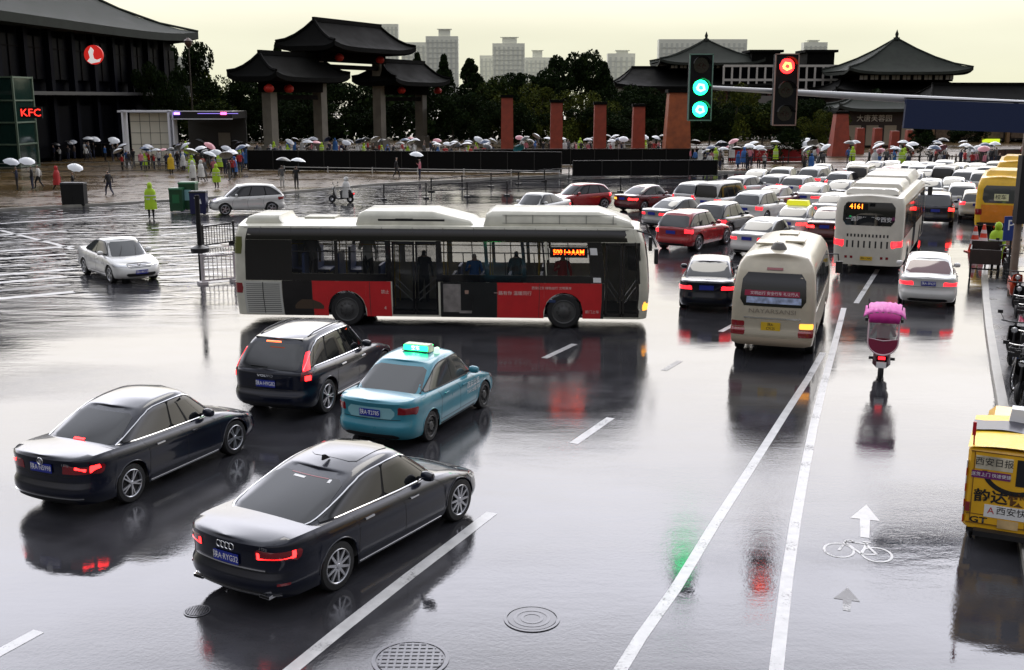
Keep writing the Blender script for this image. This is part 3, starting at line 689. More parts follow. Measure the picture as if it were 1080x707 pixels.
# ------------------------------------------------------------------ buses
def red_bus():
    L, W = 12.0, 2.5; k = 36.9; XM = 6.44
    rp, fp = G(366, 343), G(596, 346); d = (fp - rp).normalized(); rz = math.atan2(d.y, d.x)
    lf = Vector((-d.y, d.x, 0)); c = (rp + fp) / 2 + lf * 1.12
    root = empty('city_bus', c, rz, 'long red and black city bus with white roof turning across the junction', 'bus')
    root.scale = (1.015, 1, 1); root_off = (-XM, 0, 0)
    sh = Shell(L, W, .30, [(0, 2.90), (6, 2.92), (11.2, 2.92), (12, 2.86)], [(0, .985), (.3, 1), (.75, 1), (.90, .99), (1, .93)], [(0, .06), (.3, 0), (.8, .03), (1, .14)],
               [(0, .05), (.3, 0), (.5, .03), (.8, .12), (1, .30)], .10, (3.33, 9.55), .56, OUT_BOX, wr=.49)
    wins = [(1.78, 3.02), (3.12, 4.50), (6.12, 7.34), (7.44, 8.40), (8.5, 9.0)]
    doors = [(4.66, 5.98), (10.70, 11.66)]
    ZW = (1.55, 2.52); ZD = (.36, 2.50)
    xs = set([0.02, 11.9]);
    for a, b in wins + [(9.05, 10.3)] + doors: xs |= {a, b}
    ds = [0, .1, .25, .4, .6, .8, 1.0, 1.1] + [1.15 + .05 * i for i in range(9)]
    ds += [sh.O.s_u(x / L) for x in sorted(xs)]
    for a in (3.33, 9.55):
        for q in np.linspace(-1, 1, 17): ds.append(sh.O.s_u((a + .561 * math.sin(q * math.pi / 2)) / L))
    ds += list(np.linspace(sh.O.s_u(.97), sh.S, 26)); ds = sorted(set(round(float(v), 5) for v in ds))
    ds = [ds[0]] + [b for a, b in zip(ds, ds[1:]) if b - a > .0008]
    zl = [.30, .36, .6, .9, 1.05, 1.30, 1.38, ZW[0], 2.0, 2.50, 2.52, 2.58, 2.66, 2.74, 2.80, 2.85, 2.885]
    def hole(p, sg):
        x, z = p[0], p[2]
        if abs(p[1]) < 1.15: return False
        for a, b in wins + [(9.05, 10.3)]:
            if a < x < b and ZW[0] < z < ZW[1] - .01: return True
        if sg < 0:
            for a, b in doors:
                if a < x < b and ZD[0] < z < ZD[1] + .01: return True
        elif 4.66 < x < 5.98 and ZW[0] < z < ZW[1] - .01: return True
        return False
    b = MB(); sh.body(b, xl=ds, zl=zl, hole=hole, nq=5)
    body = b.build('body', [CREAMW], root, smooth=30, merge=True, loc=root_off)
    cx = (1, 11, 1.5)
    def S(poly, nm, m, off=.004, sg=-1, nu=8, nv=4, ch=0, **kk):
        q = MB(); patch(q, sh.side(sg), poly, off, nu, nv, 0, ch, cx, .012); return q.build(nm, m, root, smooth=30, loc=root_off)
    def rect(a, b_, c_, d_): return [(a, c_), (b_, c_), (b_, d_), (a, d_)]
    for sg in (-1, 1):
        # black window band around the openings, one sheet of strips
        q = MB(); sd = sh.side(sg)
        op = wins + [(9.05, 10.3)] + (doors if sg < 0 else [(4.66, 5.98)]); op.sort(); e0 = .42
        def P_(a, b_, c_, d_, m_=0):
            if b_ - a > .005: patch(q, sd, rect(a, b_, c_, d_), .005, max(2, int((b_ - a) * 3)), 3, m_, 0, cx, .012)
        P_(e0, 11.72, 2.52, 2.84)
        lo = 1.33
        for a, b_ in op: P_(e0, a, lo, 2.52); e0 = b_
        P_(e0, 11.72, lo, 2.52)
        for a, b_ in op:
            if (a, b_) not in doors or sg > 0: P_(a, b_, lo, ZW[0])
        q.build('window_band', GLOSSBLK, root, smooth=30, loc=root_off)
        # lower panels
        def low(a, b_, m, nm, z0=.30, z1=1.33):
            q = MB()
            cuts = [a] + [v for ax in (3.33, 9.55) for v in np.linspace(ax - .56, ax + .56, 15) if a < v < b_] + [b_]; cuts = sorted(cuts)
            for x0, x1 in zip(cuts, cuts[1:]):
                if x1 - x0 < .01: continue
                xa, xb = sh.arch(x0 + .001), sh.arch(x1 - .001); lo0, lo1 = max(z0, xa + (0 if xa <= .31 else .0)), max(z0, xb)
                rows = [[sd(x, l + (z1 - l) * t) + np.array([0, sg * .006, 0]) for t in (0, .5, 1)] for x, l in ((x0, lo0), (x1, lo1))]
                q.grid(rows, 0)
            return q.build(nm, m, root, smooth=30, loc=root_off)
        if sg < 0:
            low(1.48, 2.33, ADBLK, 'advert_panel'); low(2.33, 4.62, BUSRED, 'side_panel')
            low(6.05, 7.65, ADBLK, 'advert_panel'); low(7.65, 10.62, BUSRED, 'side_panel'); low(10.62, 10.70, GLOSSBLK, 'side_panel')
            S(rect(.35, 1.46, .34, 1.30), 'engine_grille', mat('grille_white', (.5, .5, .46), .5), .008)
            q = MB()
            for i in range(15): patch(q, sd, rect(.42, 1.40, .40 + i * .058, .415 + i * .058), .012, 4, 1, 0, 0, cx)
            for x in (.9,): patch(q, sd, rect(x, x + .02, .36, 1.28), .013, 1, 4, 0, 0, cx)
            q.build('grille_slat', PLASTIC, root, smooth=30, loc=root_off)
        else:
            low(.4, 11.3, BUSRED, 'side_panel')
        for a, b_ in wins + [(9.05, 10.3)] + ([] if sg < 0 else [(4.66, 5.98)]):
            S(rect(a - .01, b_ + .01, ZW[0] - .01, ZW[1] + .01), 'side_window', SEEG, -.010, sg, 2, 2)
            q = MB(); z_ = ZW[0] + .62
            patch(q, sd, rect(a, b_, z_, z_ + .03), .004, 3, 1, 0, 0, cx); patch(q, sd, rect((a + b_) / 2 - .015, (a + b_) / 2 + .015, ZW[0], z_), .004, 1, 3, 0, 0, cx)
            q.build('window_bar', PLASTIC, root, smooth=30, loc=root_off)
    # doors: two glazed leaves each, slanting grab rails
    for a, b_ in doors:
        mid = (a + b_) / 2
        for x0, x1, fl in ((a, mid - .01, 1), (mid + .01, b_, -1)):
            fr = MB(); y = -W / 2 + .03
            for p_, q_ in (((x0, ZD[0]), (x1, ZD[0] + .10)), ((x0, ZD[1] - .08), (x1, ZD[1])), ((x0, ZD[0]), (x0 + .06, ZD[1])), ((x1 - .06, ZD[0]), (x1, ZD[1]))):
                fr.box(((p_[0] + q_[0]) / 2, y, (p_[1] + q_[1]) / 2), (abs(q_[0] - p_[0]), .04, abs(q_[1] - p_[1])))
            do = fr.build('door', GLOSSBLK, root, loc=root_off)
            g = MB(); g.box(((x0 + x1) / 2, y + .005, (ZD[0] + ZD[1]) / 2), (x1 - x0 - .1, .006, ZD[1] - ZD[0] - .16)); g.build('door_glass', SEEG, do)
            h = MB()
            for zz in (1.15, .95):
                ends = ((x0 + .08, zz + .28), (x1 - .08, zz - .18)) if fl > 0 else ((x0 + .08, zz - .18), (x1 - .08, zz + .28))
                h.tube([(ends[0][0], y + .05, ends[0][1]), (ends[1][0], y + .05, ends[1][1])], .018, 8)
            h.build('grab_rail', mat('grab_rail_steel', (.6, .6, .6), .3, metal=.7), do)
    # roof fittings
    def pod(x0, x1, w_, h_, nm, chamf=.5):
        zb = 2.92; prof = [(x0, 0), (x0 + .08, h_ * .8), (x0 + .25, h_), (x1 - chamf, h_), (x1 - .12, h_ * .35), (x1, 0)]
        m = MB(); P = []
        for x, z in prof:
            P.append([(x, -w_ / 2, zb), (x, -w_ / 2 + .01, zb + z * .6), (x, -w_ / 2 + .10, zb + z * .93), (x, -w_ / 2 + .25, zb + z), (x, w_ / 2 - .25, zb + z), (x, w_ / 2 - .10, zb + z * .93), (x, w_ / 2 - .01, zb + z * .6), (x, w_ / 2, zb)])
        m.grid(P, 0)
        o = m.build(nm, CREAMW, root, smooth=50, loc=root_off)
        return o
    p1 = pod(.35, 1.55, 1.7, .26, 'roof_hatch_box', .2)
    p2 = pod(3.6, 7.0, 2.0, .42, 'air_conditioner', 1.2)
    p3 = pod(7.25, 11.5, 2.1, .44, 'battery_pod', 1.0)
    m = MB(); m.box((5.2, -.98, 3.08), (1.9, .03, .06)); m.box((5.0, -.99, 3.10), (.5, .03, .05)); m.build('vent_slot', PLASTIC, p2)
    m = MB()
    for i in range(5): m.box((7.9 + i * .75, -1.03, 3.13), (.02, .05, .26))
    m.box((9.4, -1.035, 3.25), (3.2, .02, .015)); m.box((9.4, -1.045, 3.02), (3.2, .02, .015)); m.build('panel_joint', mat('joint_grey', (.25, .25, .22), .6), p3)
    m = MB(); m.box((2.35, .3, 3.03), (.9, .7, .06)); sub(m, 'roof_vent', CREAMW, root, root_off)
    m = MB(); m.box((0, 0, 0), (1.06, .02, .30)); s_ = m.build('route_display', BLACKM, root); s_.location = (9.67 - XM, -1.235, 2.22)
    text('500 I→AAM', .20, mat('orange_led_bright', (.8, .2, .02), .5, emit=(1, .05, .003), es=20), s_, (0, -.012, 0), (1, 0, 0), (0, 0, 1), 'lettering', .004, sx=.86, bold=.012)
    m = MB(); patch(m, sh.side(-1), rect(10.35, 10.55, 2.15, 2.35), .012, 2, 2, 0, 0, cx); patch(m, sh.side(-1), rect(10.38, 10.60, 1.36, 1.50), .012, 2, 2, 0, 0, cx); sub(m, 'white_sticker', WTXT, root, root_off)
    for x, z, t_, s in ((9.2, 1.18, '西安公交 绿色出行 文明乘车', .09), (8.1, 1.02, '一路有你 温暖同行', .13), (10.35, .50, '前门上车', .10), (4.45, 1.02, '禁止', .12), (4.45, .55, '4', .14)):
        text(t_, s, mat('pale_lettering', (.75, .6, .55), .5), root, (x - XM, -1.252, z), (1, 0, 0), (0, 0, 1), 'side_lettering', .008)
    m = MB(); rr_ = random.Random(3)      # panel joints and rivets along the skirt and cant rail
    for x in (1.47, 2.33, 4.0, 6.04, 7.65, 8.85, 10.62): patch(m, sh.side(-1), rect(x, x + .012, .32, 1.32), .011, 1, 6, 0, 0, cx)
    for x in np.arange(.8, 11.6, .9): patch(m, sh.side(-1), rect(x, x + .010, 2.70, 2.885), .008, 1, 3, 0, 0, cx)
    patch(m, sh.side(-1), rect(.3, 11.6, 2.845, 2.853), .010, 40, 1, 0, 0, cx); sub(m, 'panel_joint', mat('joint_dark', (.04, .035, .03), .6), root, root_off)
    # advert: pale doorway and a dark seated figure
    m = MB(); sd = sh.side(-1)
    patch(m, sd, rect(6.12, 6.62, .45, 1.28), .012, 3, 3, 0, 0, cx); patch(m, sd, rect(6.55, 6.95, .42, .62), .013, 3, 2, 0, 1, cx); sub(m, 'advert_print', mat('advert_pale', (.22, .20, .19), .5, var=.3, vscale=5), root, root_off)
    m = MB(); patch(m, sd, [(6.60, .50), (6.98, .50), (6.94, .85), (6.86, .98), (6.72, .98), (6.66, .85)], .016, 4, 4, 1, 1, cx); patch(m, sd, [(6.74, .99), (6.84, .99), (6.85, 1.10), (6.73, 1.10)], .017, 3, 3, 0, 2, cx)
    sub(m, 'advert_figure', [mat('advert_skin', (.35, .22, .17), .5), ADBLK], root, root_off)
    m = MB(); patch(m, sd, [(1.75, .50), (2.7, .50), (2.62, .66), (2.35, .78), (2.0, .78), (1.85, .66)], .010, 6, 3, 0, 1, cx); sub(m, 'advert_print', mat('advert_bronze', (.10, .07, .05), .3, metal=.5), root, root_off)
    # rear and front lights, windscreen, mirror
    for z0, z1, m_ in ((.95, 1.25, TOFF), (2.1, 2.6, mat('olive_lens', (.12, .13, .04), .2))):
        for sg in (1, -1):
            m = MB(); patch(m, sh.wrap(sg), [(1.02, z0), (1.42, z0), (1.42, z1), (1.02, z1)], .006, 8, 2, 0, 1, cx); sub(m, 'tail_light', m_, root, root_off)
    m = MB(); patch(m, sh.front(), [(-.93, 1.0), (.93, 1.0), (.93, 2.75), (-.93, 2.75)], .006, 16, 8, 0, 1, cx); sub(m, 'windshield', GLASS, root, root_off)
    for sg in (1, -1):
        m = MB(); patch(m, sh.wrapf(sg), [(.85, .55), (1.28, .55), (1.25, .80), (.85, .78)], .006, 6, 3, 0, 2, cx); sub(m, 'headlight', AMBER if sg < 0 else HLAMP, root, root_off)
        m = MB(); m.tube([(11.5, sg * 1.05, 2.85), (11.95, sg * 1.25, 2.75), (12.1, sg * 1.35, 2.4)], .025, 6); m.box((12.1, sg * 1.36, 2.15), (.10, .22, .42)); sub(m, 'side_mirror', PLASTIC, root, root_off)
    # inside: floor, seats with backs, hand poles, people are too dark to show
    m = MB(); m.box((6, 0, .34), (11.2, 2.3, .06)); m.box((2.2, 0, .70), (3.4, 2.2, .5)); m.box((3.33, .85, .62), (1.3, .5, .7)); m.box((9.55, .85, .62), (1.3, .5, .7)); sub(m, 'cabin_floor', mat('cabin_grey', (.06, .06, .065), .6), root, root_off)
    m = MB(); m.box((5.8, 0, 2.78), (11.0, 2.2, .04)); sub(m, 'cabin_ceiling', mat('cabin_ceiling', (.12, .12, .12), .6), root, root_off)
    for i, x in enumerate((1.5, 2.3, 3.3, 6.6, 7.4, 8.2, 9.1, 4.2)):
        for y in (-.8, .8):
            if x == 4.2 and y < 0: continue
            zf = .95 if x < 4 else .38; m = MB(); m.box((x, y, zf + .42), (.42, .85, .08)); m.box((x - .2, y, zf + .80), (.08, .85, .72), taper=.9); m.tube([(x - .05, y, zf), (x - .05, y, zf + .4)], .04, 6); sub(m, 'seat', mat('seat_blue', (.02, .04, .12), .5), root, root_off)
    m = MB()
    for x in (3.0, 4.6, 6.05, 7.4, 8.8, 10.5):
        for y in (-.45, .45): m.tube([(x, y, .4), (x, y, 2.76)], .018, 6)
    for y in (-.45, .45): m.tube([(1.5, y, 2.3), (10.5, y, 2.3)], .016, 6)
    sub(m, 'hand_pole', mat('hand_pole_yellow', (.5, .35, .03), .4), root, root_off)
    m = MB(); m.box((6, 0, .38), (11.4, 1.7, .16)); m.box((1.2, 0, .7), (1.9, 2.3, .7)); sub(m, 'underframe', BLACKM, root, root_off)
    for x in (3.33, 9.55):
        for sg in (1, -1): add_wheel(root, x - XM, sg * 1.08, .49, .28, 10, False, sg)
CREAMW = mat('bus_roof_cream', (.58, .565, .47), .4, coat=.3, var=.16, vscale=2.2)
GLOSSBLK = mat('gloss_black_panel', (.005, .005, .006), .12, coat=.5)
ADBLK = mat('advert_black', (.010, .009, .010), .3, var=.3, vscale=2)
red_bus()

def boxy(name, label, L, W, H, sill, c, rz, axles, paint, wr, ar, xr, xf, cat='bus', xm=None, crown=.10, wp=None, group=None):
    root = empty(name, c, rz, label, cat, group); xm = xm if xm is not None else sum(axles) / 2
    sh = Shell(L, W, sill, [(0, H - .08), (L * .1, H - .02), (L * .8, H), (L, H - .2)], wp or [(0, .97), (.2, 1), (.5, 1), (.85, .965), (1, .86)], xr, xf, crown, axles, ar, OUT_BOX, wr=wr)
    b = MB(); sh.body(b, ns=110, nz=18, nq=6); b.box((L / 2, 0, sill + .2), (L - .5, W - .7, .35), 1)
    b.build('body', [paint, BLACKM], root, smooth=40, merge=True, loc=(-xm, 0, 0))
    for x in axles:
        for sg in (1, -1): add_wheel(root, x - xm, sg * (W / 2 - .14), wr, .24, 8, False, sg)
    off = (-xm, 0, 0); cx = (1, L - 1, H * .5)
    def pa(surf, poly, nm, m, o=.005, nu=10, nv=5, ch=0, par=None):
        q = MB(); patch(q, surf, poly, o, nu, nv, 0, ch, cx, .012); return q.build(nm, m, par or root, smooth=35, loc=off if par is None else None)
    return root, sh, off, pa

def R4(a, b, c, d): return [(a, c), (b, c), (b, d), (a, d)]

def minibus():
    c, rz = aim((857, 357), (880, 322), 1.02); rz = R(90 - 19)
    c = G(812, 379) + Vector((math.cos(rz), math.sin(rz), 0)) * 3.1
    root, sh, off, pa = boxy('minibus', 'beige minibus seen from behind with dark rear window and yellow number plate', 6.99, 2.08, 2.62, .38, c, rz, (1.25, 5.2), GOLDP, .37, .44,
        [(0, .10), (.06, .0), (.16, .0), (.19, .06), (.5, .10), (.8, .24), (1, .48)], [(0, .05), (.3, 0), (.6, .25), (1, .9)], wp=[(0, .965), (.15, 1), (.45, 1), (.7, .965), (.9, .90), (1, .76)], crown=.13)
    rear = sh.rear(); xm = 3.225
    pa(rear, R4(-.82, .82, 1.36, 2.20), 'rear_window', GLASS, ch=1)
    pa(rear, R4(-.66, .72, 1.62, 1.76), 'window_banner', mat('red_banner', (.30, .01, .05), .5), .012)
    pa(rear, R4(-.70, .66, 1.44, 1.60), 'window_banner', mat('sticker_blue_white', (.35, .42, .6), .5, var=.5, vscale=7), .012)
    q = rear(0, 1.69); text('文明出行 安全行车 礼让行人', .095, WTXT, root, (q[0] + off[0] - .015, -.03, 1.69), (0, -1, 0), (.12, 0, 1), 'banner_lettering', .006)
    q = rear(0, 1.22); text('NAYARSANSI', .16, mat('grey_letters', (.22, .19, .15), .5), root, (q[0] + off[0] - .010, 0, 1.24), (0, -1, 0), (0, 0, 1), 'badge_lettering', .006, sx=1.25)
    pa(rear, R4(-.70, .70, 1.05, 1.09), 'chrome_strip', CHROME, .014)
    pa(rear, R4(-.68, .68, .62, 1.02), 'tailgate_ribs', mat('champagne_ribs', (.38, .34, .26), .5), .004)
    q = rear(0, .84); plate(root, (q[0] + off[0] - .01, .02, .86), .48, .22, '陕A·\nC9125', .10, PYEL, BTXT)
    for sg in (1, -1):
        pa(sh.wrap(sg), R4(.66, 1.08, .62, .82), 'tail_light', TOFF, ch=1); pa(sh.wrap(sg), R4(.68, 1.04, .83, .97), 'indicator_light', AMBER if sg < 0 else TOFF, ch=1)
        m = MB(); m.tube([(6.2, sg * .95, 1.95), (6.6, sg * 1.25, 1.9), (6.6, sg * 1.28, 1.7)], .02, 6); m.box((6.6, sg * 1.3, 1.5), (.08, .2, .36)); sub(m, 'side_mirror', PLASTIC, root, off)
        sd = sh.side(sg)
        for x0, x1 in ((.55, 1.6), (1.68, 2.75), (2.83, 3.9), (3.98, 5.0), (5.1, 5.95)): pa(sd, R4(x0, x1, 1.42, 2.14), 'side_window', GLASSG, ch=1)
        q = MB(); patch(q, sd, R4(.42, 6.1, 1.36, 2.20), .002, 20, 5, 0, 1, (1, 6, 1.3), .01); q.build('window_band', PLASTIC, root, smooth=35, loc=off)
        pa(sd, R4(.5, 6.4, 1.18, 1.22), 'side_moulding', CHROME, .006, 20, 1)
    pa(rear, R4(-.98, .98, .40, .58), 'rear_bumper', mat('bumper_beige', (.42, .34, .25), .4, coat=.3), .05, 16, 4, 1)
    pa(rear, R4(-.22, .22, 2.26, 2.32), 'high_brake_lamp', TOFF, .02)
    m = MB(); m.lathe([(.001, .14), (.12, .12), (.20, 0), (.22, -.08)], 14, 0, 'Z', c=(1.0, 0, 2.76)); sub(m, 'roof_ventilator', mat('grey_vent', (.12, .11, .10), .6), root, off)
    m = MB()
    for x, y in ((2.0, .4), (2.6, -.3), (4.2, 0)): m.box((x, y, 2.755), (.7, .5, .05))
    sub(m, 'roof_hatch', GOLDP, root, off)
    pa(sh.front(), R4(-.85, .85, 1.3, 2.25), 'windshield', GLASS)
minibus()

def white_bus():
    c, rz = aim((940, 279), (971, 243), 1.25)
    L = 12; rz = R(90 - 24); c = G(912, 290) + Vector((math.cos(rz), math.sin(rz), 0)) * 6.0
    root, sh, off, pa = boxy('city_bus', 'white city bus seen from behind with orange route number above a black rear window', 12, 2.5, 2.95, .36, c, rz, (2.9, 9.3), mat('bus_white', (.60, .57, .49), .4, coat=.3, var=.06), .48, .55,
        [(0, .05), (.3, 0), (.8, .03), (1, .12)], [(0, .05), (.3, 0), (.6, .1), (1, .5)], wp=[(0, .98), (.3, 1), (.75, 1), (.92, .985), (1, .93)], xm=6.0)
    rear = sh.rear()
    pa(rear, R4(-.93, .93, 1.85, 2.72), 'rear_window', GLASS, ch=1)
    q = rear(0, 2.5); s_ = MB(); s_.box((0, 0, 0), (.03, .8, .26)); so_ = s_.build('route_display', BLACKM, root); so_.location = (q[0] + off[0] - .012, .45, 2.55)
    text('4161', .26, mat('orange_led', (.8, .2, .02), .5, emit=(1, .20, .015), es=6), so_, (-.016, 0, 0), (0, -1, 0), (0, 0, 1), 'lettering', .004)
    text('一路同行 平安西安', .20, WTXT, root, (q[0] + off[0] - .02, 0, 2.08), (0, -1, 0), (0, 0, 1), 'window_lettering', .006)
    m = MB(); patch(m, rear, R4(-.80, .80, .96, 1.60), .004, 8, 4, 1, 0, (1, 11, 1.5))
    for z, h_, n_ in ((1.42, .11, 12), (1.02, .26, 8)):
        for i in range(n_):
            y = -.72 + 1.44 * i / (n_ - 1); patch(m, rear, R4(y - .03, y + .03, z, z + h_), .008, 1, 1, 0, 0, (1, 11, 1.5))
    sub(m, 'engine_cover', [PLASTIC, mat('bus_white', (1, 1, 1))], root, off)
    for sg in (1, -1):
        pa(sh.wrap(sg), [(.86, 1.02), (1.38, 1.10), (1.40, 1.36), (.84, 1.30)], 'tail_light', TLITS, ch=1)
        for y in (.55, .75): pa(rear, R4(sg * y - .05, sg * y + .05, .60, .70), 'fog_lamp', TOFF, ch=2)
        sd = sh.side(sg)
        q = MB(); patch(q, sd, R4(.5, 11.6, 1.35, 2.62), .003, 30, 5, 0, 0, (1, 11, 1.5), .01); q.build('window_band', mat('brown_band', (.05, .02, .015), .25, coat=.4), root, smooth=35, loc=off)
        for i in range(7): pa(sd, R4(.8 + i * 1.5, 2.1 + i * 1.5, 1.55, 2.5), 'side_window', GLASSG, ch=1, nu=4)
        pa(sd, R4(5.0, 6.3, .42, 2.5), 'door', GLASSG, .010); pa(sd, R4(10.3, 11.4, .42, 2.5), 'door', GLASSG, .010)
        m = MB(); m.tube([(11.5, sg * 1.1, 2.7), (11.9, sg * 1.4, 2.6)], .02, 6); m.box((11.9, sg * 1.42, 2.3), (.1, .2, .4)); sub(m, 'side_mirror', PLASTIC, root, off)
    q = rear(0, .62); plate(root, (q[0] + off[0], 0, .62), .44, .14, '陕A·13642', .11, PYEL, BTXT)
    for x0, x1, h_ in ((.6, 1.6, .22), (2.2, 5.6, .34), (6.0, 10.8, .42)):
        m = MB(); zb = 2.97; w_ = .95
        m.grid([[(x, y, zb + z * s) for y, z in ((-w_, 0), (-w_ + .02, h_ * .6), (-w_ + .15, h_), (w_ - .15, h_), (w_ - .02, h_ * .6), (w_, 0))] for x, s in ((x0, 0), (x0 + .1, .85), (x0 + .3, 1), (x1 - .4, 1), (x1 - .1, .6), (x1, 0))], 0)
        for yy in (-.6, -.2, .2, .6): m.box((x0 + .16, yy, zb + h_ * .75), (.1, .3, .06), 1)
        sub(m, 'roof_pod', [mat('bus_white', (1, 1, 1)), PLASTIC], root, off, sm=40)
white_bus()

def yellow_bus(px, py, L, H, W, label, board):
    rz = R(90 - 25); c = G(px, py) + Vector((math.cos(rz), math.sin(rz), 0)) * L / 2
    root, sh, off, pa = boxy('yellow_bus', label, L, W, H, .38, c, rz, (1.6, L - 1.7), YELP, .42, .5, [(0, .05), (.3, 0), (.8, .04), (1, .2)], [(0, .05), (.3, 0), (.6, .1), (1, .5)], xm=L / 2)
    rear = sh.rear()
    pa(rear, R4(-.85, .85, .55, 1.42), 'lower_panel', ORGP, .004); pa(rear, R4(-.82, .82, 1.5, 2.35), 'rear_window', GLASSG, ch=1)
    if board: pa(rear, R4(-.35, .3, 1.62, 1.95), 'window_notice', mat('cream_notice', (.7, .68, .4), .5), .012); text('校车', .26, BTXT, root, (rear(0, 1.78)[0] + off[0] - .02, .0, 1.785), (0, -1, 0), (0, 0, 1), 'lettering', .006)
    for sg in (1, -1):
        pa(sh.wrap(sg), R4(.8, 1.15, .9, 1.2), 'tail_light', TOFF if board else TLITS, ch=1)
        for i in range(int((L - 1.5) // 1.3)): pa(sh.side(sg), R4(.7 + i * 1.3, 1.85 + i * 1.3, 1.5, 2.3), 'side_window', GLASSG, ch=1, nu=4)
    m = MB(); m.grid([[(x, y, H - .02 + z * s) for y, z in ((-.8, 0), (-.75, .2), (-.6, .3), (.6, .3), (.75, .2), (.8, 0))] for x, s in ((.8, 0), (1.0, 1), (3.6, 1), (3.9, 0))], 0); sub(m, 'roof_pod', YELP, root, off, sm=40)
    pa(rear, R4(-1.0, 1.0, .40, .55), 'rear_bumper', PLASTIC, .05, ch=1)
yellow_bus(1052, 247, 7.5, 2.75, 2.25, 'yellow and orange bus seen from behind at the right kerb', True)
yellow_bus(1068, 220, 8, 2.8, 2.3, 'second yellow bus just ahead of the yellow and orange bus', False)
# ------------------------------------------------------------------ ground, road, kerbs
def wet(name, base, tile=None, rmin=.02, rmax=.15, amp=1.0, puddle=.5, ior=1.5, left=False):
    m = bpy.data.materials.new(name); m.use_nodes = True; t = m.node_tree; b = t.nodes['Principled BSDF']; L_ = t.links
    def nn(ty, **k):
        n = t.nodes.new(ty)
        for a, v in k.items(): setattr(n, a, v)
        return n
    def noise(scale, det, vec, rough=.55):
        n = nn('ShaderNodeTexNoise'); n.inputs['Scale'].default_value = scale; n.inputs['Detail'].default_value = det; n.inputs['Roughness'].default_value = rough; L_.new(vec, n.inputs['Vector']); return n.outputs['Fac']
    def mr(v, a, b_, c, d):
        n = nn('ShaderNodeMapRange'); n.inputs['From Min'].default_value = a; n.inputs['From Max'].default_value = b_; n.inputs['To Min'].default_value = c; n.inputs['To Max'].default_value = d; L_.new(v, n.inputs['Value']); return n.outputs[0]
    def math_(op, a, b_):
        n = nn('ShaderNodeMath', operation=op)
        for i, v in enumerate((a, b_)):
            if isinstance(v, (int, float)): n.inputs[i].default_value = v
            else: L_.new(v, n.inputs[i])
        return n.outputs[0]
    g = nn('ShaderNodeTexCoord'); ob = g.outputs['Object']
    st = nn('ShaderNodeMapping'); st.inputs['Scale'].default_value = (.45, 1.0, 1); L_.new(ob, st.inputs[0]); ob2 = st.outputs[0]
    big = noise(.16, 5, ob2); mid = noise(1.1, 6, ob); fine = noise(60, 3, ob)
    wetm = mr(big, puddle - .10, puddle + .07, 0, 1)             # 1 = thin rough film, 0 = standing water
    worn = mr(mid, .35, .65, 0, 1)
    c1 = nn('ShaderNodeMix', data_type='RGBA'); c1.inputs[6].default_value = (*[v * .55 for v in base], 1); c1.inputs[7].default_value = (*[v * 1.6 for v in base], 1)
    L_.new(math_('ADD', math_('MULTIPLY', worn, .5), math_('MULTIPLY', fine, .5)), c1.inputs[0])
    col = c1.outputs[2]
    if tile:
        br = nn('ShaderNodeTexBrick'); br.inputs['Scale'].default_value = 1; br.inputs['Brick Width'].default_value = tile; br.inputs['Row Height'].default_value = tile * .5; br.inputs['Mortar Size'].default_value = .012
        br.inputs['Color1'].default_value = (1, 1, 1, 1); br.inputs['Color2'].default_value = (.6, .6, .6, 1); br.inputs['Mortar'].default_value = (.3, .3, .3, 1); L_.new(ob, br.inputs['Vector'])
        mm = nn('ShaderNodeMix', data_type='RGBA', blend_type='MULTIPLY'); mm.inputs[0].default_value = 1; L_.new(col, mm.inputs[6]); L_.new(br.outputs['Color'], mm.inputs[7]); col = mm.outputs[2]
    L_.new(col, b.inputs['Base Color'])
    r = math_('ADD', mr(wetm, 0, 1, rmin, rmax * .55), math_('MULTIPLY', math_('MULTIPLY', worn, wetm), rmax * .45)); L_.new(r, b.inputs['Roughness'])
    b.inputs['IOR'].default_value = ior; b.inputs['Specular IOR Level'].default_value = .5
    # ripples: soft swell in the standing water, tiny grain in the film
    sw = nn('ShaderNodeMapping'); sw.inputs['Scale'].default_value = (.5, 1.6, 1); L_.new(ob, sw.inputs[0])
    w1 = noise(.9, 3, sw.outputs[0]); w2 = noise(5, 2, ob)
    if left:   # the flooded left side of the junction has wind-driven ripples
        sp = nn('ShaderNodeSeparateXYZ'); L_.new(ob, sp.inputs[0])
        lx = mr(sp.outputs['X'], -3.0, -11.0, 0, 1); ly = mr(sp.outputs['Y'], 30.0, 44.0, 0, 1); mask = math_('MULTIPLY', lx, ly); amp_ = math_('ADD', math_('MULTIPLY', mask, 24.0), 1.0)
        h = math_('MULTIPLY', w1, math_('MULTIPLY', amp_, .0042 * amp))
    else: h = math_('MULTIPLY', w1, .012 * amp)
    w3 = noise(14, 3, ob, .7); h = math_('ADD', h, math_('MULTIPLY', w2, .0007 * amp)); h = math_('ADD', h, math_('MULTIPLY', math_('MULTIPLY', w3, math_('ADD', wetm, .25)), .0022)); h = math_('ADD', h, math_('MULTIPLY', math_('MULTIPLY', fine, wetm), .0010))
    bp = nn('ShaderNodeBump'); bp.inputs['Distance'].default_value = 1.0; bp.inputs['Strength'].default_value = 1; L_.new(h, bp.inputs['Height']); L_.new(bp.outputs[0], b.inputs['Normal'])
    MATS[name] = m; return m
ROAD = wet('wet_asphalt', (.030, .030, .034), left=True)
PAVE = wet('wet_brown_paving', (.10, .062, .022), tile=.8, rmin=.08, rmax=.42, amp=1.5, puddle=.44, ior=1.30)
WALK = wet('wet_grey_paving', (.07, .07, .075), tile=.5, rmin=.10, rmax=.45, puddle=.42)
KERB = mat('kerb_concrete', (.30, .29, .26), .35, var=.2, vscale=2)
PAINT = None
PAINTW = None
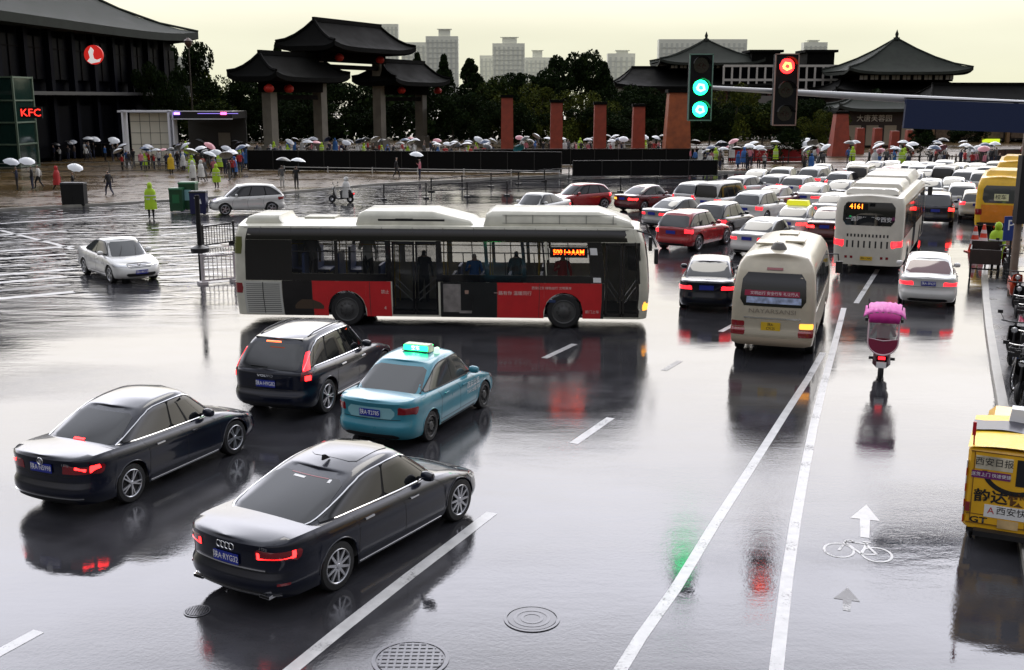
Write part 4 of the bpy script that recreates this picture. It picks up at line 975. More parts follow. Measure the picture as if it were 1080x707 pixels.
def chipped(name, c, lo, hi):
    m = mat(name, c, .3, var=.15, vscale=5); t = m.node_tree; b = t.nodes['Principled BSDF']; g = t.nodes.new('ShaderNodeTexCoord')
    a = t.nodes.new('ShaderNodeTexNoise'); a.inputs['Scale'].default_value = 22; a.inputs['Detail'].default_value = 8; a.inputs['Roughness'].default_value = .7; t.links.new(g.outputs['Object'], a.inputs['Vector'])
    a2 = t.nodes.new('ShaderNodeTexNoise'); a2.inputs['Scale'].default_value = 1.3; a2.inputs['Detail'].default_value = 4; t.links.new(g.outputs['Object'], a2.inputs['Vector'])
    ad = t.nodes.new('ShaderNodeMath'); ad.operation = 'ADD'; t.links.new(a.outputs['Fac'], ad.inputs[0]); t.links.new(a2.outputs['Fac'], ad.inputs[1])
    r = t.nodes.new('ShaderNodeMapRange'); r.inputs['From Min'].default_value = lo; r.inputs['From Max'].default_value = hi; t.links.new(ad.outputs[0], r.inputs['Value'])
    mx = t.nodes.new('ShaderNodeMix'); mx.data_type = 'RGBA'; mx.inputs[6].default_value = (.035, .035, .04, 1); t.links.new(r.outputs[0], mx.inputs[0])
    src = b.inputs['Base Color'].links[0].from_socket; t.links.new(src, mx.inputs[7]); t.links.new(mx.outputs[2], b.inputs['Base Color']); return m
PAINT = chipped('road_paint_white', (.46, .46, .46), .74, .90); PAINTW = chipped('worn_road_paint', (.30, .30, .30), .98, 1.14)

gnd = MB(); ys = [-60, -10, 0, 10, 20, 30, 45, 65, 95, 150, 300, 800, 3000]; xs_ = [-1900, -600, -200, -80, -40, -20, 0, 20, 40, 80, 200, 600, 1900]
gnd.grid([[(x, y, 0) for x in xs_] for y in ys]); tag(gnd.build('road', ROAD), kind='structure')

def slab(name, pts, z, m, kerb=None, kw=.15):
    b = MB(); n = len(pts); b.prism([(p.x, p.y) for p in pts], -.05, z, 0); o = b.build(name, m); tag(o, kind='structure')
    return o
def strip(path, w0, w1=None, z=.004, mb=None, mi=0):
    w1 = w1 or w0; mb = mb or MB(); P = []
    for i, p in enumerate(path):
        d = (path[min(i + 1, len(path) - 1)] - path[max(i - 1, 0)]).normalized(); nrm = Vector((-d.y, d.x, 0)); w_ = (w0 + (w1 - w0) * i / (len(path) - 1)) / 2
        P.append([(p.x + nrm.x * w_, p.y + nrm.y * w_, z), (p.x - nrm.x * w_, p.y - nrm.y * w_, z)])
    mb.grid(P, mi); return mb
def kerbline(name, path, h=.13, w_=.16):
    b = MB(); P = []
    for i, p in enumerate(path):
        d = (path[min(i + 1, len(path) - 1)] - path[max(i - 1, 0)]).normalized(); n = Vector((-d.y, d.x, 0)) * w_ / 2
        P.append([(p.x + n.x, p.y + n.y, -.02), (p.x + n.x, p.y + n.y, h), (p.x - n.x, p.y - n.y, h), (p.x - n.x, p.y - n.y, -.02)])
    b.grid(P); tag(b.build(name, KERB), kind='structure')
front_edge = [Vector((-160, 48, 0)), G(-80, 228), G(0, 222), G(120, 216), G(200, 211), G(300, 204), G(400, 195), G(560, 187), G(760, 182), G(1080, 180), G(1400, 178)]
slab('plaza_pavement', front_edge + [Vector((400, 500, 0)), Vector((-400, 500, 0)), Vector((-400, 60, 0))], .12, PAVE)
kerbline('kerb', [p - Vector((0, .1, 0)) for p in front_edge])
redge = [G(1128, 760), G(1094, 600), G(1075, 500), G(1062, 430), G(1054, 390), G(1047, 350), G(1043, 320), G(1041, 290), G(1046, 265), G(1066, 240), G(1100, 222), G(1180, 205)]
slab('pavement', redge + [Vector((130, 70, 0)), Vector((60, 10, 0)), Vector((20, 5, 0))], .12, WALK)
kerbline('kerb', [p + Vector((-.1, 0, 0)) for p in redge], .13, .2)

def marking(path, w_, m=PAINT, name='lane_marking', w1=None, seg=1):
    p = [G(*q) for q in path]
    tag(strip(p, w_, w1).build(name, m), kind='structure')
marking([(640, 730), (676, 672), (712, 622), (752, 556), (790, 497), (828, 437), (852, 400), (868, 372)], .16)
marking([(816, 730), (823, 670), (830, 610), (839, 550), (848, 500), (858, 450), (868, 408), (878, 372), (890, 325)], .165)
marking([(295, 717), (360, 664), (430, 609), (480, 571), (519, 541)], .19)
marking([(-20, 699), (41, 666)], .18); marking([(605, 468), (644, 441)], .18); marking([(574, 378), (606, 363)], .18)
marking([(700, 391), (717, 381)], .16, PAINTW); marking([(903, 320), (926, 284)], .17); marking([(760, 350), (775, 342)], .16); marking([(935, 268), (950, 246)], .16)
marking([(0, 236), (120, 228), (238, 222)], .35); marking([(0, 243), (60, 258), (76, 263)], .25)
# zebra bars of the left crossing, worn
for i in range(9):
    y = 240 + i * 7.5; marking([(-30, y + 10 + i), (70 + 4 * (i % 3), y + 4 + i * .5)], .42, PAINT if i % 3 != 1 else PAINTW, 'zebra_crossing'); marking([(160 + 9 * (i % 3), y + 1), (246 - 13 * (i % 2), y - 4)], .38, PAINT if i % 3 != 2 else PAINTW, 'zebra_crossing')
# arrow and bicycle symbol of the cycle lane
def symbol():
    c = G(905, 583); d = (G(912, 545) - c).normalized(); r = Vector((d.y, -d.x, 0)); d, r = Vector((math.sin(R(18)), math.cos(R(18)), 0)), Vector((math.cos(R(18)), -math.sin(R(18)), 0))
    def w_(u, v): return c + r * u + d * v
    b = MB(); a = G(911, 550); sx, sy = .18, .9
    def aw(u, v, o=a): q = o + r * u * .85 + d * v * .8; return (q.x, q.y, .004)
    b.add([aw(-.05, -.85), aw(.05 + .05, -.85), aw(.11, .1), aw(.28, .1), aw(.04, .95), aw(-.24, .1), aw(-.07, .1)], [(0, 1, 2, 6), (3, 4, 5), (2, 3, 5, 6)])
    tag(b.build('lane_arrow', PAINT), kind='structure')
    b = MB(); a2 = G(893, 636); aw2 = lambda u, v: aw(u, v, a2)
    b.add([aw2(-.05, -.3), aw2(.06, -.3), aw2(.07, .1), aw2(.2, .1), aw2(.0, .6), aw2(-.2, .1), aw2(-.06, .1)], [(0, 1, 2, 6), (3, 4, 5), (2, 3, 5, 6)])
    tag(b.build('lane_arrow', PAINTW), kind='structure')
    b = MB()
    def ring(u, v, ru, rv, t=.035): strip([w_(u + ru * math.cos(q), v + rv * math.sin(q)) for q in np.linspace(0, 2 * math.pi, 29)], t, mb=b)
    ring(-.27, 0, .21, .26); ring(.26, 0, .21, .26)
    def seg(*p): strip([w_(*q) for q in p], .04, mb=b)
    z = [.004]
    seg((-.27, 0), (-.17, .42), (-.10, .44)); seg((-.19, .34), (.05, -.05)); seg((.05, -.05), (.12, .40)); seg((-.18, .38), (.11, .36)); seg((.26, 0), (.11, .34)); seg((.05, -.05), (.26, 0)); seg((.06, .44), (.18, .44)); seg((-.10, .44), (-.07, .36))
    for i, v in enumerate(b.v): b.v[i] = (v[0], v[1], .004 + .0004 * (i // 58))
    tag(b.build('bicycle_symbol', PAINT), kind='structure')
symbol()
IRON = mat('cast_iron', (.04, .04, .045), .16, metal=.1, var=.3, vscale=6)
def manhole(px, py, r, label, grate=False, rough=False):
    c = G(px, py); t = empty('manhole_cover', (c.x, c.y, .004), 0, label, 'manhole cover')
    b = MB(); b.lathe([(.001, .006), (r * .86, .006), (r * .86, .002)], 40); b.build('lid', IRON, t, smooth=30)
    b = MB(); b.lathe([(r * .90, .002), (r * .90, .008), (r, .008), (r, .0)], 40)
    if grate:
        for i in range(-4, 5):
            h = math.sqrt(max(0, (r * .84) ** 2 - (i * r * .19) ** 2)); b.box((i * r * .19, 0, .010), (r * .06, 2 * h, .006)); b.box((0, i * r * .19, .0115), (2 * h, r * .06, .005))
    else:
        for k in (.35, .6): b.lathe([(r * k - .02, .0062), (r * k - .02, .010), (r * k + .02, .010), (r * k + .02, .0062)], 40)
    b.build('ring', mat('worn_iron', (.09, .09, .10), .22, metal=.15, var=.3, vscale=5), t, smooth=30)
manhole(433, 696, .46, 'round manhole cover with square grid at the bottom edge of the road', True)
manhole(561, 653, .36, 'round manhole cover with plain rings right of the nearest black saloon')
manhole(208, 645, .17, 'small dark drain cover below the rear bumper of the nearest black saloon', True)

# ------------------------------------------------------------------ railings and hoardings
RAILM = mat('dark_railing', (.015, .015, .017), .4, metal=.3); RAILW = mat('white_railing', (.5, .5, .48), .4); REDB = mat('red_banner_cloth', (.35, .012, .015), .7)
def railing(a, b, h, label, m, step=3.0, bars=(.95, .5), base=True, pickets=False, mp=None, group=None, post=.07, z0=0.0):
    a, b = Vector(a), Vector(b); a.z = b.z = z0; L = (b - a).length; t = empty('railing', a, math.atan2((b - a).y, (b - a).x), label, 'railing', group); n = max(1, round(L / step))
    for i in range(n + 1):
        p = MB(); p.box((L * i / n, 0, h / 2), (post, post, h)); 
        if base: p.box((L * i / n, 0, .05), (.3, .4, .1))
        p.box((L * i / n, 0, h + .02), (post * 1.3, post * 1.3, .04)); p.build('post', mp or m, t)
    q = MB()
    for k in bars: q.box((L / 2, 0, h * k), (L, .045, .06))
    if pickets:
        for i in range(int(L / .16)): q.box((i * .16 + .08, 0, h * (bars[0] + bars[-1]) / 2), (.022, .022, h * (bars[0] - bars[-1])))
    q.build('rails', m, t); return t
railing(G(405, 211), G(765, 199), 1.0, 'dark metal road divider running behind the red bus roof', RAILM, group=None)
railing(G(455, 203), G(600, 190), 1.0, 'dark metal divider on the far wet lane, left of the low black hoarding', RAILM, z0=0.0)
railing(G(752, 181), G(1072, 178), 1.15, 'long railing in front of the crowd beyond the car queue', RAILM, step=3.2, pickets=False, mp=RAILM, z0=.12)
railing(G(300, 183), G(590, 188), .5, 'low white rail along the foot of the long black hoarding', RAILW, step=4, bars=(.9,), z0=.12, base=False)
railing(G(0, 186), G(190, 183), 1.0, 'grey pedestrian railing behind the people at the far left', mat('grey_rail', (.12, .12, .11), .4, metal=.4), step=3, bars=(.95, .6, .2), z0=.12, base=False)
railing(G(214, 262), G(247, 257), 1.0, 'dark picket railing behind the bollard post, left of the bus', RAILM, step=1.5, bars=(.95, .12), pickets=True)
railing(G(214, 300), G(248, 297), 1.05, 'white picket railing touching the rear of the red bus', mat('worn_white_rail', (.45, .42, .42), .5), step=1.5, bars=(.95, .12), pickets=True)
def hoarding(a, b, h, label, m, z0=.12, panel=2.4):
    a, b = Vector(a), Vector(b); L = (b - a).length; t = empty('hoarding', (a.x, a.y, z0), math.atan2((b - a).y, (b - a).x), label, 'hoarding'); n = round(L / panel)
    q = MB()
    for i in range(n): q.box((L * (i + .5) / n, 0, h / 2), (L / n - .03, .06, h - .08))
    q.build('panel', m, t); q = MB()
    for i in range(n + 1): q.box((L * i / n, 0, h / 2), (.08, .12, h))
    q.box((L / 2, 0, h), (L, .14, .06)); q.build('frame', mat('hoarding_frame', (.01, .01, .01), .4), t); return t
HB = mat('black_hoarding', (.003, .003, .003), .6, var=.2, spec=.15)
hoarding(G(262, 181), G(592, 184), 1.8, 'long black hoarding in front of the stone gate and crowd', HB)
hoarding(G(604, 188), G(756, 187), 1.3, 'lower black hoarding in front of the red brick pillars', HB)
hoarding(G(500, 176), G(752, 175), 1.55, 'black hedge-high screen directly below the red brick pillars', HB)
hoarding(G(-60, 168), G(132, 167), 1.5, 'low black wall below the red lit sign at far left', HB)
t = hoarding(G(768, 172), G(850, 172), 1.3, 'red and white banner hung on the fence behind the railing', REDB)
hoarding(G(1020, 172), G(1078, 171), 1.2, 'brown low wall behind the railing at the far right', mat('brown_wall', (.06, .03, .02), .6))

# ------------------------------------------------------------------ buildings
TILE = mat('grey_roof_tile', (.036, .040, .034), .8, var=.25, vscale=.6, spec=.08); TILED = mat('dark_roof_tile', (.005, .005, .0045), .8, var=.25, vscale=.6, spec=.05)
WOOD = mat('dark_timber', (.005, .0035, .003), .8, spec=.05); WALLW = mat('pale_wall', (.5, .47, .43), .6, var=.1); STONE = mat('gate_stone', (.15, .135, .105), .6, var=.2, vscale=1)
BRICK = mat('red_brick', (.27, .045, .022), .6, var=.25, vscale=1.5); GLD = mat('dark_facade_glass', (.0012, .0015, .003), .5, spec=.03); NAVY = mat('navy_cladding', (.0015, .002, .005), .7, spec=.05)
def hip(mb, c, L, W, z, h, ridge, lift=.5, mi=0, n=14, thick=.35, rz=0, pw=1.7):
    """curved hip roof: eave L by W at height z, ridge of given length h higher, upturned corners"""
    M = Matrix.Translation(Vector((c[0], c[1], z))) @ Matrix.Rotation(rz, 4, 'Z')
    def q(a, t, ax):   # a along -1..1, t 0 eave..1 ridge
        zz = h * (.38 * t + .62 * t ** pw) + lift * abs(a) ** 5 * (1 - t) ** 2
        if ax: return (a * (L / 2 * (1 - t) + ridge / 2 * t), W / 2 * (1 - t), zz)
        return (L / 2 * (1 - t) + ridge / 2 * t, a * W / 2 * (1 - t), zz)
    for ax in (1, 0):
        for s in (1, -1):
            P = [[M @ Vector((lambda p: (p[0], s * p[1], p[2]) if ax else (s * p[0], p[1], p[2]))(q(-1 + 2 * i / n, j / 8, ax))) for i in range(n + 1)] for j in range(9)]
            mb.grid(P, mi); mb.grid([[p - Vector((0, 0, thick)) for p in P[0]], P[0]], mi)
    mb.grid([[M @ Vector((q(-1 + 2 * i / n, 0, 1)[0], s * W / 2, q(-1 + 2 * i / n, 0, 1)[2] - thick)) for i in range(n + 1)] for s in (-1, 1)], mi)
    mb.box(tuple(M @ Vector((0, 0, h + .15))), (ridge + .3, .35, .5), mi, rz)
    for s in (-1, 1):
        for e in (-1, 1): mb.tube([M @ Vector((s * (L / 2 * (1 - t) + ridge / 2 * t), e * W / 2 * (1 - t), h * (.38 * t + .62 * t ** pw) + lift * (1 - t) ** 2 + .1)) for t in (0, .25, .5, .75, 1)], .16, 5, mi)
def pillar_at(px, ytop, Z, w_, label, taper=.86, cap=True, m=BRICK, d=None, group=None):
    X = (px - 540) / FPX * Z; H = CAM_H + (104 - ytop) / FPX * Z; t = empty('brick_pillar', (X, Z, .12), 0, label, 'pillar', group)
    b = MB(); b.box((0, 0, H / 2), (w_, d or w_, H), taper=taper); b.build('shaft', m, t)
    if cap: b = MB(); b.box((0, 0, H + .1), (w_ * taper * 1.18, (d or w_) * taper * 1.18, .3)); b.build('cap', TILED, t)
for i, (px, yt, lb) in enumerate(((535, 104, 'leftmost slim red brick pillar by the black screen'), (586, 109, 'second slim red brick pillar from the left'), (631, 111, 'third slim red brick pillar from the left'), (671, 113, 'fourth slim red brick pillar, left of the broad tapering one'))):
    pillar_at(px, yt, 118, 1.35, lb, .9)
pillar_at(711, 99, 112, 2.7, 'broad tapering orange-red brick pillar left of the green signal', .72, m=mat('orange_brick', (.30, .075, .022), .6, var=.3, vscale=1.5))
pillar_at(880, 120, 125, 2.1, 'tall tapering red brick pillar in front of the pagoda hall', .62)
for px, yt, lb in ((901, 135, 'first short red pillar right of the tall tapering one'), (919, 135, 'second short red pillar right of the tall tapering one'), (937, 138, 'third short red pillar in front of the dark hall'), (953, 137, 'fourth short red pillar in front of the dark hall')): pillar_at(px, yt, 130, 1.0, lb, .85, False)

def gate():
    A, B = Vector(((290 - 540) / FPX * 120, 120, 0)), Vector(((446 - 540) / FPX * 150, 150, 0)); d = (B - A).normalized(); rz = math.atan2(d.y, d.x)
    def tpx(px):
        k = (px - 540) / FPX; return (A.x - k * A.y) / (k * d.y - d.x)
    ts = [tpx(p) for p in (290, 342, 403, 446)]; t = empty('stone_gate', (A.x, A.y, .12), rz, 'tiled three-bay ceremonial gate on four stone columns left of centre', 'gate')
    for i, x in enumerate(ts):
        h = 8.2 if i in (0, 3) else 11.6; b = MB(); b.box((x, 0, h / 2), (1.15, 1.15, h)); b.box((x, 0, .7), (1.7, 1.9, 1.4), taper=.85); b.build('column', STONE, t)
    def R_(x0, x1, ze, zr, ov, w_):
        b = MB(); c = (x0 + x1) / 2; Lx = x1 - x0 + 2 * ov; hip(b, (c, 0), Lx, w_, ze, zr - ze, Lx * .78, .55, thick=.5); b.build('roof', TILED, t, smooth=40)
        b = MB(); b.box((c, 0, ze - .9), (x1 - x0 + 1.2, 1.5, 1.3)); b.box((c, 0, ze - 2.1), (x1 - x0, .8, .5))
        n = int((x1 - x0) / 1.5)
        for i in range(n + 1): b.box((x0 + (x1 - x0) * i / n, 0, ze - .3), (.5, 3.4, .5)); b.box((x0 + (x1 - x0) * i / n, 0, ze + .1), (.7, 4.6, .3))
        b.build('bracket_beam', WOOD, t)
    R_(ts[1], ts[2], 12.1, 15.0, 2.6, 8.0); R_(ts[0] - .3, ts[1] - 1.0, 8.6, 11.0, 2.6, 6.4); R_(ts[2] + 1.0, ts[3] + .3, 8.4, 10.9, 2.2, 6.4)
    for x in (ts[0] + 1.5, ts[0] - 2, ts[1] + 2, ts[2] - 2, ts[2] + 3, ts[3] + 2):
        b = MB(); b.lathe([(.001, .9), (.2, .85), (.5, .6), (.55, .35), (.4, .08), (.2, 0), (.001, 0)], 12); o = b.build('red_lantern', mat('lantern_red', (.5, .02, .01), .6), t, smooth=40); o.location = (x, -1.5, 7.0 if x < ts[1] or x > ts[2] + .1 else 10.6)
gate()

def left_building():
    A, B = Vector((-51.2, 76, 0)), Vector((-45.0, 150, 0)); d = (B - A).normalized(); rz = math.atan2(d.y, d.x); L = (B - A).length
    t = empty('shop_building', (A.x, A.y, .12), rz, 'huge dark navy shopping building with tiled eave at the left edge', 'building')
    # local: x along the street front, y>0 away from the street
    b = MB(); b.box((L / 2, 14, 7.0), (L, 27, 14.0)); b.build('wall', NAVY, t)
    b = MB(); hip(b, (L / 2, 14), L + 5, 33, 14.2, 8.5, L * .75, .9, thick=.9); b.build('roof', TILE, t, smooth=40)
    b = MB(); b.box((L / 2, 13.5, 14.0), (L + 2.4, 30, .7)); b.build('eave_beam', WOOD, t)
    b = MB(); b.box((L / 2, -.9, 6.9), (L, 2.2, .35)); b.box((L - 3, -1.1, 7.5), (5, 1.9, 1.0), 1); b.build('podium_canopy', [mat('canopy_grey', (.05, .05, .05), .4), TILE], t)
    for i in range(15):
        x = L * (i + .5) / 15
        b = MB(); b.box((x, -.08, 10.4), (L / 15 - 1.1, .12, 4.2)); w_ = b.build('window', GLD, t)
        b = MB(); b.box((x, -.18, 10.4), (.10, .10, 4.2)); b.box((x, -.18, 11.4), (L / 15 - 1.1, .10, .10)); b.build('frame', WOOD, w_)
        b = MB(); b.box((L * i / 15, -.3, 6.9), (.7, .7, 13.8)); b.build('column', mat('navy_column', (.002, .0025, .006), .7, spec=.05), t)
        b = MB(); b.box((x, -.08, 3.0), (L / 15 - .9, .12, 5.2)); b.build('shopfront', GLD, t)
    # round red sign with a pale abstract shape, and small red lit letters, both facing the junction
    c = AY(93, 58, 119); s = MB(); s.lathe([(.001, -.12), (1.0, -.12), (1.0, .12), (.001, .12)], 32, 0, 'Y'); o = s.build('round_sign', mat('sign_red', (.5, .02, .02), .5, emit=(1, .03, .02), es=.4), t)
    Mi = t.matrix_world.copy() if False else (Matrix.Translation(t.location) @ Matrix.Rotation(rz, 4, 'Z')).inverted(); fr = Matrix.Rotation(-rz, 4, 'Z')
    o.matrix_local = Matrix.Translation(Mi @ (c + Vector((.6, 0, 0)))) @ fr
    q = MB(); q.prism([(-.80, -.75), (-.45, -.35), (-.60, .35), (-.25, .95), (.10, .55), (-.05, .05), (.05, -.45), (.40, -.60), (.95, -.40), (.70, -.85), (.15, -.95), (-.35, -1.05)], .13, .16, T=Matrix.Rotation(R(90), 4, 'X')); q.v = [(v[0] * .86, v[1], v[2] * .86) for v in q.v]; q.build('pale_mark', mat('sign_white', (.8, .8, .8), .5, emit=(1, .95, .9), es=.45), o)
    s = MB(); s.box((0, 1.5, 0), (.3, 3, .3)); s.build('bracket', WOOD, o)
    c = AY(33, 119, 101); s = MB(); s.box((0, 0, 0), (2.0, .2, 1.0)); o = s.build('lit_sign', BLACKM, t); o.matrix_local = Matrix.Translation(Mi @ c) @ fr
    text('KFC', .95, mat('red_led', (.8, .02, .02), .5, emit=(1, .03, .02), es=3), o, (0, -.11, -.03), (1, 0, 0), (0, 0, 1), 'lettering', .02, sx=1.1)
left_building()

def glass_booth():
    c = G(6, 179); t = empty('glass_lift_tower', (c.x - 1.2, c.y + 1.5, .12), 0, 'green framed glass tower at the left edge of the street', 'kiosk')
    b = MB(); b.box((0, 0, 4.2), (5.6, 4, 8.3)); b.build('glass', mat('green_glass', (.010, .030, .024), .08, spec=.8), t)
    b = MB()
    for z in (.1, 2.2, 4.2, 6.2, 8.3): b.box((0, 0, z), (5.8, 4.2, .14))
    for x in (-2.85, 0, 2.85):
        for y in (-2.08, 2.08): b.box((x, y, 4.2), (.16, .16, 8.4))
    b.build('frame', mat('sage_frame', (.12, .17, .12), .4, metal=.2), t)
glass_booth()

def subway():
    Z = 108; x0, x1 = (139 - 540) / FPX * Z, (252 - 540) / FPX * Z; W = x1 - x0; H = CAM_H + (104 - 117) / FPX * Z; t = empty('underpass_entrance', (x0, Z, .12), 0, 'white framed underpass entrance with purple and red lamps on its edge', 'entrance'); H -= .12
    FRM = mat('white_frame', (.75, .76, .80), .35); xm = 4.1
    b = MB(); b.box((xm / 2 + .3, .4, H / 2), (xm - .3, .3, H - .3)); b.build('tiled_wall', mat('cream_tile', (.70, .67, .55), .4), t)
    b = MB()
    for i in range(4): b.box((xm / 2 + .3, .235, .9 + i * 1.1), (xm - .3, .02, .04))
    for i in range(5): b.box((.45 + i * .95, .23, H / 2), (.04, .02, H - .3))
    b.build('tile_joint', mat('joint', (.12, .12, .1), .6), t)
    b = MB(); b.box((0, 0, H / 2), (.18, 1.2, H)); b.box((xm + .35, 0, H / 2), (.2, 1.2, H)); b.box((xm + .75, 0, H / 2), (.12, 1.2, H)); b.box((xm / 2, 0, H), (xm + .9, 1.2, .18)); b.build('portal_frame', FRM, t)
    b = MB(); b.box(((xm + W) / 2 + .3, 2.5, H - .35), (W - xm - .6, 6, .7)); b.build('canopy', mat('canopy_black', (.012, .012, .014), .3), t)
    b = MB(); b.box(((xm + W) / 2 + .3, -.55, H + .02), (W - xm - .6, .1, .1)); b.box(((xm + W) / 2 + .3, -.55, H - .72), (W - xm - .6, .1, .08)); b.build('canopy_edge', FRM, t)
    b = MB(); b.box(((xm + W) / 2 + .3, 5, H / 2), (W - xm - .6, .2, H)); b.build('rear_wall', mat('dark_rear_wall', (.015, .014, .013), .6), t)
    b = MB(); b.box(((xm + W) / 2 + 1.0, 4.85, H * .45), (1.2, .1, 1.3)); b.build('wall_panel', mat('panel_beige', (.16, .14, .11), .5), t)
    for x, c_ in ((xm + 1.2, (.3, .15, 1)), (W - .8, (1, .08, .25))):
        b = MB(); b.box((x, -.62, H - .2), (.55, .1, .22)); b.build('edge_lamp', mat('lamp_%d' % (x * 10), c_, .3, emit=c_, es=6), t)
    b = MB(); b.box((xm + 1.9 + (W - xm) / 2, -.60, H - .2), (W - xm - 2.6, .04, .05)); b.build('edge_strip', mat('purple_strip', (.3, .2, .6), .4, emit=(.35, .25, 1), es=1.2), t)
subway()

def pagoda(pxc, Z, half, ye, yp, label, lower, yl, name='pagoda_hall'):
    X = (pxc - 540) / FPX * Z; zc = lambda y: CAM_H + (104 - y) / FPX * Z; w_ = half * 2 / FPX * Z
    t = empty(name, (X, Z, .12), R(0), label, 'hall')
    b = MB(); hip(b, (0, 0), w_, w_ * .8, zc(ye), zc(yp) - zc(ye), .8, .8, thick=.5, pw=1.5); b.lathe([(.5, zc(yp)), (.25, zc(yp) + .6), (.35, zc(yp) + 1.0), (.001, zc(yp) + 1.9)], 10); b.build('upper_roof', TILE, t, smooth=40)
    zb, zt = zc(yl[0]), zc(ye) - .3
    b = MB(); b.box((0, 0, (zb + zt) / 2), (w_ * .76, w_ * .6, zt - zb)); b.build('upper_wall', WOOD, t)
    n = 9
    for i in range(n):
        x = -w_ * .35 + w_ * .7 * i / (n - 1); b = MB(); hh = (zt - zb) * .5
        b.box((x, -w_ * .305, zb + hh), (w_ * .062, .1, hh * 1.1)); wi = b.build('window', mat('pale_window', (.45, .43, .40), .4), t)  # even pale grey panes
        b = MB(); b.box((x, -w_ * .305 - .06, zb + hh), (.12, .06, hh * 1.1)); b.build('mullion', WOOD, wi)
    W2 = (lower[1] - lower[0]) / FPX * Z; xc = ((lower[0] + lower[1]) / 2 - pxc) / FPX * Z
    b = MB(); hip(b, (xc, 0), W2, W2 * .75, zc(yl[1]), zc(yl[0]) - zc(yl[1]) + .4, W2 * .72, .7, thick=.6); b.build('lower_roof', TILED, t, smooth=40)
    b = MB(); b.box((xc, 0, zc(yl[1]) / 2), (W2 * .84, W2 * .6, zc(yl[1]) - .3)); b.build('lower_wall', mat('dark_wall', (.03, .018, .015), .6), t)
    n = int(W2 / 3.2)
    for i in range(n + 1): b = MB(); b.box((xc - W2 * .43 + W2 * .86 * i / n, -W2 * .32, zc(yl[1]) / 2), (.6, .6, zc(yl[1]))); b.build('column', mat('dark_red_column', (.09, .015, .012), .5), t)
    return t
pagoda(932, 215, 61, 79, 46, 'tall pagoda hall with pyramid roof and pale window band at right', (858, 1000), (88, 98))
pagoda(738, 235, 52, 70, 47, 'grey tiled hall with pyramid roof behind the green signal', (640, 804), (76, 93))
def glazed_hall():
    Z = 225; zc = lambda y: CAM_H + (104 - y) / FPX * Z; xa = lambda p: (p - 540) / FPX * Z; t = empty('glazed_gallery', (xa(757), Z, .12), 0, 'long white framed glazed gallery between the two pagoda halls', 'building'); L = xa(876) - xa(757)
    b = MB(); b.box((L / 2, 6, zc(72) / 2), (L, 12, zc(72))); b.build('wall', GLD, t); b = MB()
    for y in (72, 86, 96): b.box((L / 2, -.15, zc(y)), (L, .4, .45))
    for i in range(15): b.box((L * i / 14, -.15, (zc(72) + zc(98)) / 2), (.35, .35, zc(72) - zc(98)))
    b.build('frame', WALLW, t)
    for a, c in ((787, 816), (844, 872)): b = MB(); b.box(((xa(a) + xa(c)) / 2 - xa(757), 5, (zc(58) + zc(72)) / 2), (xa(c) - xa(a), 7, zc(58) - zc(72))); b.box(((xa(a) + xa(c)) / 2 - xa(757), 5, zc(57)), (xa(c) - xa(a) + 1.2, 8, .5)); b.build('roof_block', TILED, t)
    b = MB(); b.box((L * .32, -2, zc(110)), (L * .5, 4, (zc(102) - zc(118)))); b.build('grey_annex', mat('annex_grey', (.14, .13, .12), .6), t)
glazed_hall()
def entry_hall():
    Z = 150; zc = lambda y: CAM_H + (104 - y) / FPX * Z; xa = lambda p: (p - 540) / FPX * Z; t = empty('entrance_hall', (xa(915), Z, .12), 0, 'dark hall with small grey roof and pale sign behind the short red pillars', 'hall'); L = xa(962) - xa(868)
    b = MB(); hip(b, (0, 0), L * 1.0, 9, zc(115), zc(104) - zc(115), L * .5, .5, thick=.4); b.build('roof', TILE, t, smooth=40)
    b = MB(); b.box((0, 0, zc(115) / 2), (L * .95, 6, zc(115) - .3)); b.build('wall', mat('dark_wall', (.03, .018, .015), .6), t)
    text('大唐芙蓉园', .95, mat('sign_pale', (.7, .65, .55), .5), t, (-1, -3.05, zc(125)), (1, 0, 0), (0, 0, 1), 'sign_lettering', .03)
    for x in (-3.5, -1.2, 1.2, 3.5): b = MB(); b.box((x, -3.05, 1.6), (1.6, .1, 2.6)); b.build('doorway', mat('warm_doorway', (.3, .25, .18), .5), t)
entry_hall()
def right_shops():
    Z = 165; xa = lambda p: (p - 540) / FPX * Z; zc = lambda y: CAM_H + (104 - y) / FPX * Z
    t = empty('shop_row', (xa(975), Z, .12), R(4), 'low dark shop row with tiled eaves at the far right', 'building'); L = xa(1110) - xa(975)
    b = MB(); b.box((L / 2, 5, zc(135) / 2 + 2), (L, 10, zc(112))); b.build('wall', mat('shop_dark', (.025, .02, .018), .6), t)
    b = MB(); hip(b, (L / 2, 5), L + 3, 14, zc(112), 3, L * .8, .5, thick=.5); b.build('roof', TILED, t, smooth=40)
    for i in range(5): b = MB(); b.box((L * (i + .5) / 5, -.1, 2.4), (L / 5 - 1.2, .2, 3.6)); b.build('shopfront', mat('brown_shopfront', (.12, .08, .05), .4, var=.4), t)
    for i in range(6): b = MB(); b.box((L * i / 5, -.3, 3), (.5, .5, 6)); b.build('column', mat('tan_column', (.22, .13, .06), .5), t)
    for px, py, w_, h_, m_ in ((1037, 150, 2.6, 1.2, mat('acid_sign', (.6, .75, .02), .5, emit=(.8, 1, .05), es=.7)), (1032, 160, 2.2, 1.4, mat('yellow_sign', (.6, .5, .1), .5, emit=(1, .85, .2), es=.3))):
        b = MB(); b.box((xa(px) - xa(975), -.8, zc(py)), (w_, .2, h_)); s_ = b.build('shop_sign', m_, t)
    text('唐', 1.0, BTXT, t, (xa(1032) - xa(975), -.92, zc(160)), (1, 0, 0), (0, 0, 1), 'sign_lettering', .02)
right_shops()
